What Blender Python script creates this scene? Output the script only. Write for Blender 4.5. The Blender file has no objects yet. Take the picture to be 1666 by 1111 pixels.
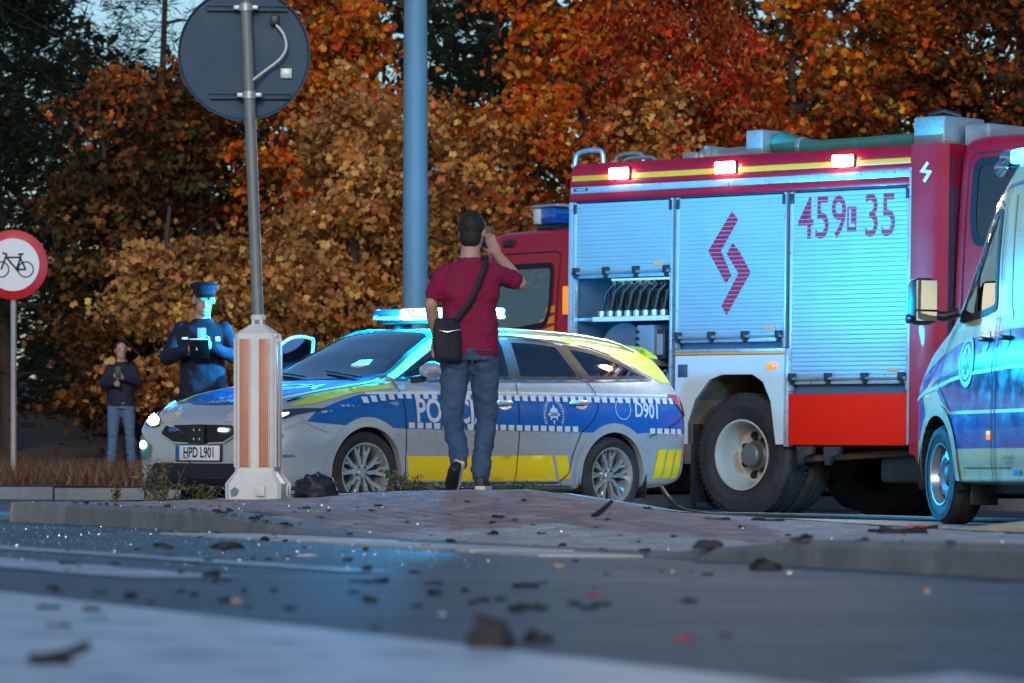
import bpy, bmesh, math, random
import numpy as np
from mathutils import Vector, Matrix, Euler, noise as mnoise
from mathutils.bvhtree import BVHTree
from mathutils.geometry import delaunay_2d_cdt

random.seed(7)
np.random.seed(7)
scene = bpy.context.scene
COL = scene.collection
R = math.radians

# ------------------------------------------------------------------ camera
FPX, HOR, CAMH = 7000.0, 780.0, 0.28          # focal length in photo pixels, horizon row, camera height
cam_d = bpy.data.cameras.new("camera")
cam = bpy.data.objects.new("camera", cam_d)
COL.objects.link(cam)
cam.location = (0, 0, CAMH)
cam.rotation_euler = (R(90), 0, 0)
cam_d.sensor_width = 36
cam_d.lens = FPX / 1666 * 36
cam_d.shift_y = (HOR - 555.5) / 1666
cam_d.clip_start = 0.5
cam_d.clip_end = 3000
cam_d.dof.use_dof = True
cam_d.dof.focus_distance = 30.5
cam_d.dof.aperture_fstop = 6.0
scene.camera = cam

# ------------------------------------------------------------------ world, sun, exposure
SUN_EL, SUN_AZ = R(17), R(183)                # azimuth clockwise from +Y (the view direction): behind the camera
world = bpy.data.worlds.new("World")
scene.world = world
world.use_nodes = True
wn = world.node_tree
bg = wn.nodes["Background"]
sky = wn.nodes.new("ShaderNodeTexSky")
sky.sky_type = 'NISHITA'
sky.sun_disc = False
sky.sun_elevation = SUN_EL
sky.sun_rotation = SUN_AZ
sky.air_density = 1.3
sky.dust_density = 0.6
sky.ozone_density = 6.0
wn.links.new(sky.outputs[0], bg.inputs[0])
bg.inputs[1].default_value = 0.10
sun_d = bpy.data.lights.new("sun", 'SUN')
sun_d.energy = 0.95
sun_d.angle = R(14)
sun_d.color = (1.0, 0.90, 0.80)
sun = bpy.data.objects.new("sun", sun_d)
COL.objects.link(sun)
sv = Vector((math.sin(SUN_AZ) * math.cos(SUN_EL), math.cos(SUN_AZ) * math.cos(SUN_EL), math.sin(SUN_EL)))
sun.rotation_euler = sv.to_track_quat('Z', 'Y').to_euler()
sun.location = (0, -10, 30)
scene.view_settings.view_transform = 'Standard'
scene.view_settings.look = 'None'
scene.view_settings.gamma = 1
scene.view_settings.exposure = 0.52
scene.render.engine = 'CYCLES'
scene.cycles.use_denoising = True
scene.cycles.max_bounces = 5
scene.cycles.adaptive_threshold = 0.02
scene.cycles.transparent_max_bounces = 12
scene.cycles.sample_clamp_indirect = 6
scene.cycles.caustics_reflective = False
scene.cycles.caustics_refractive = False

# ------------------------------------------------------------------ helpers
def G(x):                                     # the road falls gently towards the right
    return -0.012 * max(-14.0, min(14.0, x))
SLOPE = math.atan(0.012)

def PX(px, Y): return (px - 833) * Y / FPX
def PZ(py, Y): return CAMH + (HOR - py) * Y / FPX
def ground_pt(px, py, lift=0.0):
    """point of the sloping road seen at a pixel"""
    Y = 20.0
    for _ in range(12):
        z = G(PX(px, Y)) + lift
        Y = (CAMH - z) * FPX / max(py - HOR, 2)
    return Vector((PX(px, Y), Y, G(PX(px, Y)) + lift))

def pchip(xs, ys, x):
    xs = np.asarray(xs, float); ys = np.asarray(ys, float); x = np.asarray(x, float)
    h = np.diff(xs); d = np.diff(ys) / h
    m = np.zeros(len(xs))
    for i in range(1, len(xs) - 1):
        if d[i - 1] * d[i] > 0:
            w1 = 2 * h[i] + h[i - 1]; w2 = h[i] + 2 * h[i - 1]
            m[i] = (w1 + w2) / (w1 / d[i - 1] + w2 / d[i])
    m[0], m[-1] = d[0], d[-1]
    k = np.clip(np.searchsorted(xs, x) - 1, 0, len(xs) - 2)
    t = (x - xs[k]) / h[k]
    return ((2*t**3-3*t**2+1)*ys[k] + (t**3-2*t**2+t)*h[k]*m[k] + (-2*t**3+3*t**2)*ys[k+1] + (t**3-t**2)*h[k]*m[k+1])

def catmull(pts, m, closed=False):
    P = [Vector(p) for p in pts]; n = len(P); out = []
    segs = n if closed else n - 1
    for i in range(segs):
        if closed:
            a, b, c, d = P[(i-1) % n], P[i], P[(i+1) % n], P[(i+2) % n]
        else:
            a, b, c, d = P[max(i-1, 0)], P[i], P[i+1], P[min(i+2, n-1)]
        for k in range(m):
            t = k / m
            out.append(0.5*((2*b) + (c-a)*t + (2*a-5*b+4*c-d)*t*t + (3*b-a-3*c+d)*t**3))
    if not closed: out.append(P[-1].copy())
    return out

def tag(o, label=None, cat=None, group=None, kind=None):
    if label: o["label"] = label
    if cat: o["category"] = cat
    if group: o["group"] = group
    if kind: o["kind"] = kind
    return o

def thing(name, label, cat, loc=(0, 0, 0), rotz=0.0, group=None, slope=False):
    o = bpy.data.objects.new(name, None)
    COL.objects.link(o)
    o.empty_display_size = 0.2
    o.location = loc
    if slope:
        o.rotation_euler = (Matrix.Rotation(SLOPE, 3, 'Y') @ Matrix.Rotation(rotz, 3, 'Z')).to_euler()
    else:
        o.rotation_euler = (0, 0, rotz)
    return tag(o, label, cat, group)

def link_mesh(name, me, mats, parent=None):
    if not isinstance(mats, (list, tuple)): mats = [mats]
    for m in mats: me.materials.append(m)
    o = bpy.data.objects.new(name, me)
    COL.objects.link(o)
    if parent is not None: o.parent = parent
    return o

def mk(name, verts, faces, mat, parent=None, smooth=None, mi=None):
    me = bpy.data.meshes.new(name)
    me.from_pydata([tuple(v) for v in verts], [], faces)
    if mi is not None: me.polygons.foreach_set("material_index", mi)
    if smooth is not None:
        me.polygons.foreach_set("use_smooth", [True] * len(me.polygons))
        if smooth < 180: me.set_sharp_from_angle(angle=R(smooth))
    me.update()
    return link_mesh(name, me, mat, parent)

class MB:
    """collects shapes; build() links them as one mesh object"""
    def __init__(s): s.v = []; s.f = []
    def add(s, v, f, M=None):
        o = len(s.v)
        s.v += [(M @ Vector(p)) if M is not None else Vector(p) for p in v]
        s.f += [[i + o for i in q] for q in f]
        return s
    def box(s, lo, hi, bev=0.0, M=None):
        (x0, y0, z0), (x1, y1, z1) = lo, hi
        if bev <= 0:
            v = [(x0,y0,z0),(x1,y0,z0),(x1,y1,z0),(x0,y1,z0),(x0,y0,z1),(x1,y0,z1),(x1,y1,z1),(x0,y1,z1)]
            f = [[0,3,2,1],[4,5,6,7],[0,1,5,4],[1,2,6,5],[2,3,7,6],[3,0,4,7]]
            return s.add(v, f, M)
        bm = bmesh.new()
        bmesh.ops.create_cube(bm, size=1)
        for q in bm.verts:
            q.co = ((x0+x1)/2 + q.co.x*(x1-x0), (y0+y1)/2 + q.co.y*(y1-y0), (z0+z1)/2 + q.co.z*(z1-z0))
        b = min(bev, .49*min(abs(x1-x0), abs(y1-y0), abs(z1-z0)))
        bmesh.ops.bevel(bm, geom=bm.edges[:], offset=b, segments=2, profile=0.5, affect='EDGES')
        bm.verts.index_update()
        v = [q.co.copy() for q in bm.verts]; f = [[q.index for q in p.verts] for p in bm.faces]
        bm.free()
        return s.add(v, f, M)
    def tube(s, pts, r, n=8, caps=True, M=None, flat=1.0):
        pts = [Vector(p) for p in pts]; N = len(pts)
        rs = r if isinstance(r, (list, tuple)) else [r] * N
        v = []; f = []
        up = None
        for i, p in enumerate(pts):
            t = (pts[min(i+1, N-1)] - pts[max(i-1, 0)])
            t = t.normalized() if t.length > 1e-9 else Vector((0, 0, 1))
            if up is None:
                up = Vector((0, 0, 1)) if abs(t.z) < .9 else Vector((1, 0, 0))
            a = t.cross(up)
            if a.length < 1e-6: a = t.orthogonal()
            a.normalize(); b = a.cross(t).normalized(); up = b
            for k in range(n):
                w = 2 * math.pi * k / n
                v.append(p + a * math.cos(w) * rs[i] + b * math.sin(w) * rs[i] * flat)
        for i in range(N - 1):
            for k in range(n):
                k2 = (k + 1) % n
                f.append([i*n+k, i*n+k2, (i+1)*n+k2, (i+1)*n+k])
        if caps:
            f.append(list(range(n))); f.append([(N-1)*n + k for k in reversed(range(n))])
        return s.add(v, f, M)
    def lathe(s, prof, n=32, axis='Y', c=(0, 0, 0), closed=False, M=None):
        """prof: (radius, along-axis) pairs"""
        v = []; f = []; L = len(prof)
        for r, h in prof:
            for k in range(n):
                w = 2 * math.pi * k / n
                a, b = r*math.cos(w), r*math.sin(w)
                p = {'Y': (a, h, b), 'Z': (a, b, h), 'X': (h, a, b)}[axis]
                v.append((p[0]+c[0], p[1]+c[1], p[2]+c[2]))
        for i in range(L if closed else L - 1):
            i2 = (i + 1) % L
            for k in range(n):
                k2 = (k + 1) % n
                f.append([i*n+k, i*n+k2, i2*n+k2, i2*n+k])
        return s.add(v, f, M)
    def prism(s, poly, plane, d0, d1, M=None):
        """poly 2-D; plane 'XZ' extrudes along Y, 'XY' along Z, 'YZ' along X"""
        n = len(poly); v = []
        for d in (d0, d1):
            for a, b in poly:
                v.append({'XZ': (a, d, b), 'XY': (a, b, d), 'YZ': (d, a, b)}[plane])
        f = [list(range(n)), list(range(2*n-1, n-1, -1))]
        f += [[i, i+n, (i+1) % n + n, (i+1) % n] for i in range(n)]
        return s.add(v, f, M)
    def build(s, name, mat, parent=None, smooth=35):
        o = mk(name, s.v, s.f, mat, parent)
        bm = bmesh.new(); bm.from_mesh(o.data)
        bmesh.ops.recalc_face_normals(bm, faces=bm.faces[:])
        bm.to_mesh(o.data); bm.free()
        if smooth is not None:
            o.data.polygons.foreach_set("use_smooth", [True]*len(o.data.polygons))
            o.data.set_sharp_from_angle(angle=R(smooth))
        return o

def text_tris(s, size=1.0, xs=1.0, bold=0.0, shear=0.0):
    cu = bpy.data.curves.new("lettering", 'FONT')
    cu.body = s; cu.size = size; cu.align_x = 'CENTER'; cu.align_y = 'CENTER'
    cu.offset = bold; cu.shear = shear; cu.resolution_u = 3
    o = bpy.data.objects.new("lettering", cu)
    COL.objects.link(o)
    dg = bpy.context.evaluated_depsgraph_get()
    me = o.evaluated_get(dg).to_mesh()
    v = [(p.co.x * xs, p.co.y) for p in me.vertices]
    f = [list(p.vertices) for p in me.polygons]
    o.evaluated_get(dg).to_mesh_clear()
    bpy.data.objects.remove(o); bpy.data.curves.remove(cu)
    return v, f

def split_long(v, f, lim):
    v = list(v); tri = []
    for q in f: tri += [(q[0], q[i], q[i+1]) for i in range(1, len(q)-1)]
    for _ in range(4):
        mid = {}; out = []; again = False
        def m(a, b):
            k = (min(a, b), max(a, b))
            if k not in mid:
                if math.hypot(v[a][0]-v[b][0], v[a][1]-v[b][1]) <= lim: mid[k] = None
                else: mid[k] = len(v); v.append(((v[a][0]+v[b][0])/2, (v[a][1]+v[b][1])/2))
            return mid[k]
        for a, b, c in tri:
            x, y, z = m(a, b), m(b, c), m(c, a)
            P = [a] + ([x] if x is not None else []) + [b] + ([y] if y is not None else []) + [c] + ([z] if z is not None else [])
            if len(P) == 3: out.append((a, b, c)); continue
            again = True
            if len(P) == 6: out += [(a, x, z), (x, b, y), (z, y, c), (x, y, z)]
            elif len(P) == 5:
                if x is None: out += [(a, b, y), (a, y, z), (y, c, z)]
                elif y is None: out += [(b, c, z), (b, z, x), (z, a, x)]
                else: out += [(c, a, x), (c, x, y), (x, b, y)]
            else:
                if x is not None: out += [(a, x, c), (x, b, c)]
                elif y is not None: out += [(b, y, a), (y, c, a)]
                else: out += [(c, z, b), (z, a, b)]
        tri = out
        if not again: break
    return v, [list(t) for t in tri]

def in_poly(p, poly):
    x, y = p; c = False; n = len(poly); j = n - 1
    for i in range(n):
        xi, yi = poly[i]; xj, yj = poly[j]
        if (yi > y) != (yj > y) and x < (xj-xi)*(y-yi)/(yj-yi)+xi: c = not c
        j = i
    return c

def resample(poly, step):
    out = []; n = len(poly)
    for i in range(n):
        a = Vector(poly[i][:2]); b = Vector(poly[(i+1) % n][:2]); k = max(1, int(math.ceil((b-a).length/step)))
        for t in range(k): out.append(tuple(a + (b-a)*t/k))
    return out

def rounded(poly, r, k=4):
    """round the corners of a 2-D polygon"""
    out = []; n = len(poly)
    for i in range(n):
        p0, p1, p2 = Vector(poly[i-1]), Vector(poly[i]), Vector(poly[(i+1) % n])
        a = p0-p1; b = p2-p1
        d = min(r, .45*a.length, .45*b.length)
        a = p1 + a.normalized()*d; b = p1 + b.normalized()*d
        for t in range(k+1):
            t /= k
            out.append(tuple((1-t)**2*a + 2*t*(1-t)*p1 + t*t*b))
    res = RPoly(out); res.raw = [tuple(p) for p in poly]; res.r = r
    return res

class RPoly(list): pass

def ring_pts(cx, cz, r, n=40, a0=0, a1=360, sz=1.0):
    full = abs(a1-a0) >= 360
    return [(cx + r*math.cos(R(a0+(a1-a0)*i/(n if full else n-1))), cz + r*sz*math.sin(R(a0+(a1-a0)*i/(n if full else n-1)))) for i in range(n)]

def shrink(poly, d):
    """inset of a 2-D polygon (rounded ones are inset before rounding)"""
    if hasattr(poly, "raw"): return rounded(shrink(poly.raw, d), max(.008, poly.r-d*.6))
    n = len(poly); out = []
    area = sum(poly[i][0]*poly[(i+1) % n][1]-poly[(i+1) % n][0]*poly[i][1] for i in range(n))
    sg = 1 if area > 0 else -1
    for i in range(n):
        p0, p1, p2 = Vector(poly[i-1]), Vector(poly[i]), Vector(poly[(i+1) % n])
        e1 = (p1-p0); e2 = (p2-p1)
        if e1.length < 1e-9 or e2.length < 1e-9: out.append(tuple(p1)); continue
        n1 = Vector((-e1.y, e1.x)).normalized()*sg; n2 = Vector((-e2.y, e2.x)).normalized()*sg
        m = (n1+n2)
        m = m.normalized() if m.length > 1e-6 else n1
        c = max(.35, m.dot(n1))
        out.append(tuple(p1 + m*d/c))
    return out

class Shell:
    """lofted vehicle skin: sections along x, mirrored about y = 0; patches are laid on it by rays"""
    def __init__(s, xs, secs, m=5):
        g = []
        for x, sec in zip(xs, secs):
            half = [Vector((x, p.x, p.y)) for p in catmull([Vector((a, b, 0)) for a, b in sec], m)]
            for p in half: p.y = max(p.y, 0.0)
            g.append(half + [Vector((p.x, -p.y, p.z)) for p in half[-2:0:-1]])
        s.n = n = len(g[0]); N = len(g)
        s.v = [p for row in g for p in row]
        s.f = []
        for i in range(N-1):
            for k in range(n):
                k2 = (k+1) % n
                s.f.append((i*n+k, (i+1)*n+k, (i+1)*n+k2, i*n+k2))
        s.f.append(tuple(range(n))); s.f.append(tuple((N-1)*n + k for k in reversed(range(n))))
        tri = []
        for q in s.f:
            if len(q) == 4: tri += [(q[0], q[1], q[2]), (q[0], q[2], q[3])]
            else: tri += [(q[0], q[i], q[i+1]) for i in range(1, len(q)-1)]
        s.bvh = BVHTree.FromPolygons(s.v, tri)
    def cast(s, axis, a, b):
        o, d = {'L': ((a, 6, b), (0, -1, 0)), 'R': ((a, -6, b), (0, 1, 0)), 'F': ((9, a, b), (-1, 0, 0)),
                'B': ((-9, a, b), (1, 0, 0)), 'T': ((a, b, 9), (0, 0, -1))}[axis]
        loc, nrm, _, _ = s.bvh.ray_cast(Vector(o), Vector(d))
        if loc is None: return None
        if nrm.dot(Vector(d)) > 0: nrm = -nrm
        return loc, nrm
    def body(s, name, mat, parent, cut, thick=None, lmat=None):
        keep = []
        for q in s.f:
            c = Vector((0, 0, 0))
            for i in q: c += s.v[i]
            c /= len(q)
            if not cut(c): keep.append(q)
        o = mk(name, s.v, keep, mat, parent, smooth=40)
        bm = bmesh.new(); bm.from_mesh(o.data)
        bmesh.ops.recalc_face_normals(bm, faces=bm.faces[:])
        bm.to_mesh(o.data); bm.free()
        o.data.polygons.foreach_set("use_smooth", [True]*len(o.data.polygons)); o.data.set_sharp_from_angle(angle=R(40))
        if thick:
            nv = [Vector((0, 0, 0)) for _ in s.v]
            for p in o.data.polygons:
                for i in p.vertices: nv[i] += p.normal
            ctr = Vector((sum(p.x for p in s.v)/len(s.v), 0, .8))
            vv = []
            for p, q in zip(s.v, nv):
                if q.length > 0:
                    q = q.normalized()
                    if q.dot(p - Vector((p.x, 0, .8))) < 0 and abs(p.y) > .3: q = -q
                vv.append(p - q*thick)
            mk("inner_lining", vv, keep, lmat, o, smooth=60)
        return o
    def _emit(s, name, pts2, faces, axis, mat, parent, off, smooth=60, thick=0.0):
        vs = []; ok = []
        for a, b in pts2:
            h = s.cast(axis, a, b)
            if h is None: vs.append(Vector((0, 0, 0))); ok.append(False)
            else: vs.append(h[0] + h[1]*off); ok.append(True)
        fs = []
        dv = {'L': (0, 1, 0), 'R': (0, -1, 0), 'F': (1, 0, 0), 'B': (-1, 0, 0), 'T': (0, 0, 1)}[axis]
        for q in faces:
            if not all(ok[i] for i in q): continue
            if any((vs[q[k]]-vs[q[k-1]]).length > 3.5*math.hypot(pts2[q[k]][0]-pts2[q[k-1]][0], pts2[q[k]][1]-pts2[q[k-1]][1]) + .05 for k in range(len(q))): continue
            nn = (vs[q[1]]-vs[q[0]]).cross(vs[q[2]]-vs[q[0]])
            fs.append(q if nn.dot(Vector(dv)) >= 0 else list(reversed(q)))     # faces look outwards
        # drop triangles stretched over an edge
        used = sorted({i for q in fs for i in q}); mp = {i: k for k, i in enumerate(used)}
        return mk(name, [vs[i] for i in used], [[mp[i] for i in q] for q in fs], mat, parent, smooth=smooth)
    def patch(s, name, loops, axis, mat, parent, off=.003, step=.05):
        if not isinstance(loops[0][0], (tuple, list, Vector)): loops = [loops]
        pts = []; edges = []
        for lp in loops:
            lp = resample(lp, step); o = len(pts)
            pts += lp; edges += [(o+i, o+(i+1) % len(lp)) for i in range(len(lp))]
        lo = [min(p[i] for p in loops[0]) for i in (0, 1)]; hi = [max(p[i] for p in loops[0]) for i in (0, 1)]
        nx = int((hi[0]-lo[0])/step)+1; ny = int((hi[1]-lo[1])/step)+1
        for i in range(1, nx):
            for j in range(1, ny):
                p = (lo[0]+(hi[0]-lo[0])*i/nx + (j % 2)*.001, lo[1]+(hi[1]-lo[1])*j/ny)
                if sum(in_poly(p, l) for l in loops) % 2 == 1: pts.append(p)
        r = delaunay_2d_cdt([Vector(p) for p in pts], edges, [], 0, 1e-6)
        V2 = [tuple(p) for p in r[0]]; F2 = []
        for q in r[2]:
            c = (sum(V2[i][0] for i in q)/3, sum(V2[i][1] for i in q)/3)
            if sum(in_poly(c, l) for l in loops) % 2 == 1: F2.append(list(q))
        return s._emit(name, V2, F2, axis, mat, parent, off)
    def strip(s, name, line, w, axis, mat, parent, off=.004, step=.03, closed=False):
        P = [Vector(p[:2]) for p in line]
        if closed: P.append(P[0])
        Q = []
        for a, b in zip(P, P[1:]):
            k = max(1, int(math.ceil((b-a).length/step)))
            Q += [a+(b-a)*t/k for t in range(k)]
        Q.append(P[-1])
        pts = []; fs = []
        for i, p in enumerate(Q):
            t = Q[min(i+1, len(Q)-1)] - Q[max(i-1, 0)]
            if closed and i in (0, len(Q)-1): t = Q[1]-Q[-2]
            nrm = Vector((-t.y, t.x)).normalized()*w/2
            pts += [tuple(p+nrm), tuple(p-nrm)]
            if i: fs.append([2*i-2, 2*i-1, 2*i+1, 2*i])
        return s._emit(name, pts, fs, axis, mat, parent, off)
    def text(s, name, body, size, at, axis, mat, parent, off=.006, xs=1.0, bold=0.0, rot=0.0, shear=0.0):
        v, f = split_long(*text_tris(body, size, xs, bold, shear), .035)
        c, sn = math.cos(rot), math.sin(rot)
        out = []
        for x, y in v:
            x, y = x*c-y*sn, x*sn+y*c
            out.append({'L': (at[0]-x, at[1]+y), 'R': (at[0]+x, at[1]+y), 'F': (at[0]+x, at[1]+y), 'B': (at[0]-x, at[1]+y), 'T': (at[0]-y, at[1]+x)}[axis])
        return s._emit(name, out, f, axis, mat, parent, off)

def flat_text(name, body, size, fn, mat, parent, xs=1.0, bold=0.0, shear=0.0, rot=0.0):
    """lettering laid by fn(x, y) -> local 3-D point"""
    v, f = text_tris(body, size, xs, bold, shear)
    c, sn = math.cos(rot), math.sin(rot)
    return mk(name, [fn(x*c-y*sn, x*sn+y*c) for x, y in v], f, mat, parent)

# ------------------------------------------------------------------ materials
MATS = {}
def mat(name, col=(.5, .5, .5), rough=.5, metal=0.0, var=.12, scale=6.0, bump=0.0, bscale=None, coat=0.0, emit=None, es=0.0,
        trans=0.0, ior=1.45, alpha=1.0, rvar=.1, spec=.5, dirt=None, dirt_amt=.35, dirt_scale=1.5):
    if name in MATS: return MATS[name]
    m = bpy.data.materials.new(name); m.use_nodes = True
    nt = m.node_tree; N = nt.nodes; L = nt.links
    b = N["Principled BSDF"]
    b.inputs["Metallic"].default_value = metal
    b.inputs["IOR"].default_value = ior
    b.inputs["Specular IOR Level"].default_value = spec
    b.inputs["Coat Weight"].default_value = coat
    b.inputs["Coat Roughness"].default_value = .06
    b.inputs["Transmission Weight"].default_value = trans
    b.inputs["Alpha"].default_value = alpha
    b.inputs["Roughness"].default_value = rough
    b.inputs["Base Color"].default_value = (*col, 1)
    tc = N.new("ShaderNodeTexCoord")
    if var > 0 or dirt:
        nz = N.new("ShaderNodeTexNoise"); nz.inputs["Scale"].default_value = scale; nz.inputs["Detail"].default_value = 7
        nz.inputs["Roughness"].default_value = .65
        L.new(tc.outputs["Object"], nz.inputs["Vector"])
        rp = N.new("ShaderNodeMapRange"); rp.inputs[1].default_value = .25; rp.inputs[2].default_value = .75
        rp.inputs[3].default_value = 1-var; rp.inputs[4].default_value = 1+var
        L.new(nz.outputs["Fac"], rp.inputs[0])
        mul = N.new("ShaderNodeVectorMath"); mul.operation = 'SCALE'
        mul.inputs[0].default_value = col
        L.new(rp.outputs[0], mul.inputs["Scale"])
        last = mul.outputs[0]
        if dirt:
            n2 = N.new("ShaderNodeTexNoise"); n2.inputs["Scale"].default_value = dirt_scale; n2.inputs["Detail"].default_value = 9
            n2.inputs["Roughness"].default_value = .7
            L.new(tc.outputs["Object"], n2.inputs["Vector"])
            r2 = N.new("ShaderNodeMapRange"); r2.inputs[1].default_value = .45; r2.inputs[2].default_value = .75
            r2.inputs[3].default_value = 0; r2.inputs[4].default_value = dirt_amt
            L.new(n2.outputs["Fac"], r2.inputs[0])
            mx = N.new("ShaderNodeMix"); mx.data_type = 'RGBA'
            L.new(r2.outputs[0], mx.inputs["Factor"]); L.new(last, mx.inputs["A"]); mx.inputs["B"].default_value = (*dirt, 1)
            last = mx.outputs["Result"]
        L.new(last, b.inputs["Base Color"])
        rr = N.new("ShaderNodeMapRange"); rr.inputs[1].default_value = .3; rr.inputs[2].default_value = .7
        rr.inputs[3].default_value = max(.02, rough-rvar); rr.inputs[4].default_value = min(1, rough+rvar)
        L.new(nz.outputs["Fac"], rr.inputs[0]); L.new(rr.outputs[0], b.inputs["Roughness"])
    if bump > 0:
        nb = N.new("ShaderNodeTexNoise"); nb.inputs["Scale"].default_value = bscale or scale*6; nb.inputs["Detail"].default_value = 5
        L.new(tc.outputs["Object"], nb.inputs["Vector"])
        bp = N.new("ShaderNodeBump"); bp.inputs["Strength"].default_value = bump; bp.inputs["Distance"].default_value = .01
        L.new(nb.outputs["Fac"], bp.inputs["Height"]); L.new(bp.outputs[0], b.inputs["Normal"])
    if emit:
        b.inputs["Emission Color"].default_value = (*emit, 1); b.inputs["Emission Strength"].default_value = es
    MATS[name] = m
    return m

def glass(name, tint, mixf=.25, rough=.02):
    """thin pane: mostly clear, tinted, with a sharp reflection"""
    if name in MATS: return MATS[name]
    m = bpy.data.materials.new(name); m.use_nodes = True
    nt = m.node_tree; N = nt.nodes; L = nt.links
    for n in list(N): N.remove(n)
    out = N.new("ShaderNodeOutputMaterial")
    tr = N.new("ShaderNodeBsdfTransparent"); tr.inputs[0].default_value = (*tint, 1)
    gl = N.new("ShaderNodeBsdfGlossy"); gl.inputs["Roughness"].default_value = rough; gl.inputs[0].default_value = (.9, .95, 1, 1)
    fr = N.new("ShaderNodeFresnel"); fr.inputs[0].default_value = 1.6
    ad = N.new("ShaderNodeMath"); ad.operation = 'ADD'; ad.inputs[1].default_value = mixf; ad.use_clamp = True
    L.new(fr.outputs[0], ad.inputs[0])
    mx = N.new("ShaderNodeMixShader")
    L.new(ad.outputs[0], mx.inputs[0]); L.new(tr.outputs[0], mx.inputs[1]); L.new(gl.outputs[0], mx.inputs[2]); L.new(mx.outputs[0], out.inputs[0])
    MATS[name] = m
    return m

def glow(name, col, s):
    if name in MATS: return MATS[name]
    m = bpy.data.materials.new(name); m.use_nodes = True
    N = m.node_tree.nodes; b = N["Principled BSDF"]
    b.inputs["Base Color"].default_value = (*[min(1, c) for c in col], 1)
    b.inputs["Emission Color"].default_value = (*col, 1); b.inputs["Emission Strength"].default_value = s
    b.inputs["Roughness"].default_value = .2
    MATS[name] = m
    return m

def lamp(name, kind, parent, loc, power, col, aim=None, size=.1, spot=100, blend=.6):
    d = bpy.data.lights.new(name, kind); d.energy = power; d.color = col
    if kind == 'AREA': d.size = size
    else: d.shadow_soft_size = size
    if kind == 'SPOT': d.spot_size = R(spot); d.spot_blend = blend
    o = bpy.data.objects.new(name, d); COL.objects.link(o)
    o.parent = parent; o.location = loc
    if aim is not None:
        o.rotation_euler = Vector(aim).to_track_quat('-Z', 'Y').to_euler()
    return o

RUB = mat("tyre rubber", (.022, .021, .021), .75, var=.3, scale=14, bump=.25, bscale=60, dirt=(.10, .085, .07), dirt_amt=.35, dirt_scale=5)
BLK = mat("black plastic", (.02, .021, .023), .45, var=.25, scale=9)
DARK = mat("dark cavity", (.012, .012, .013), .85, var=.2)
SEAL = mat("window seal black", (.015, .016, .018), .6, spec=.2)
CHROME = mat("chrome", (.75, .76, .78), .12, 1.0, var=.06)
ALU = mat("aluminium", (.55, .57, .58), .35, .8, var=.12, scale=10)
GALV = mat("galvanised steel", (.42, .45, .47), .45, .55, var=.25, scale=18, bump=.08, dirt=(.25, .24, .22), dirt_amt=.3, dirt_scale=6)
LENSW = mat("clear lens", (.75, .78, .8), .08, 0, var=.05, coat=1)
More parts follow.
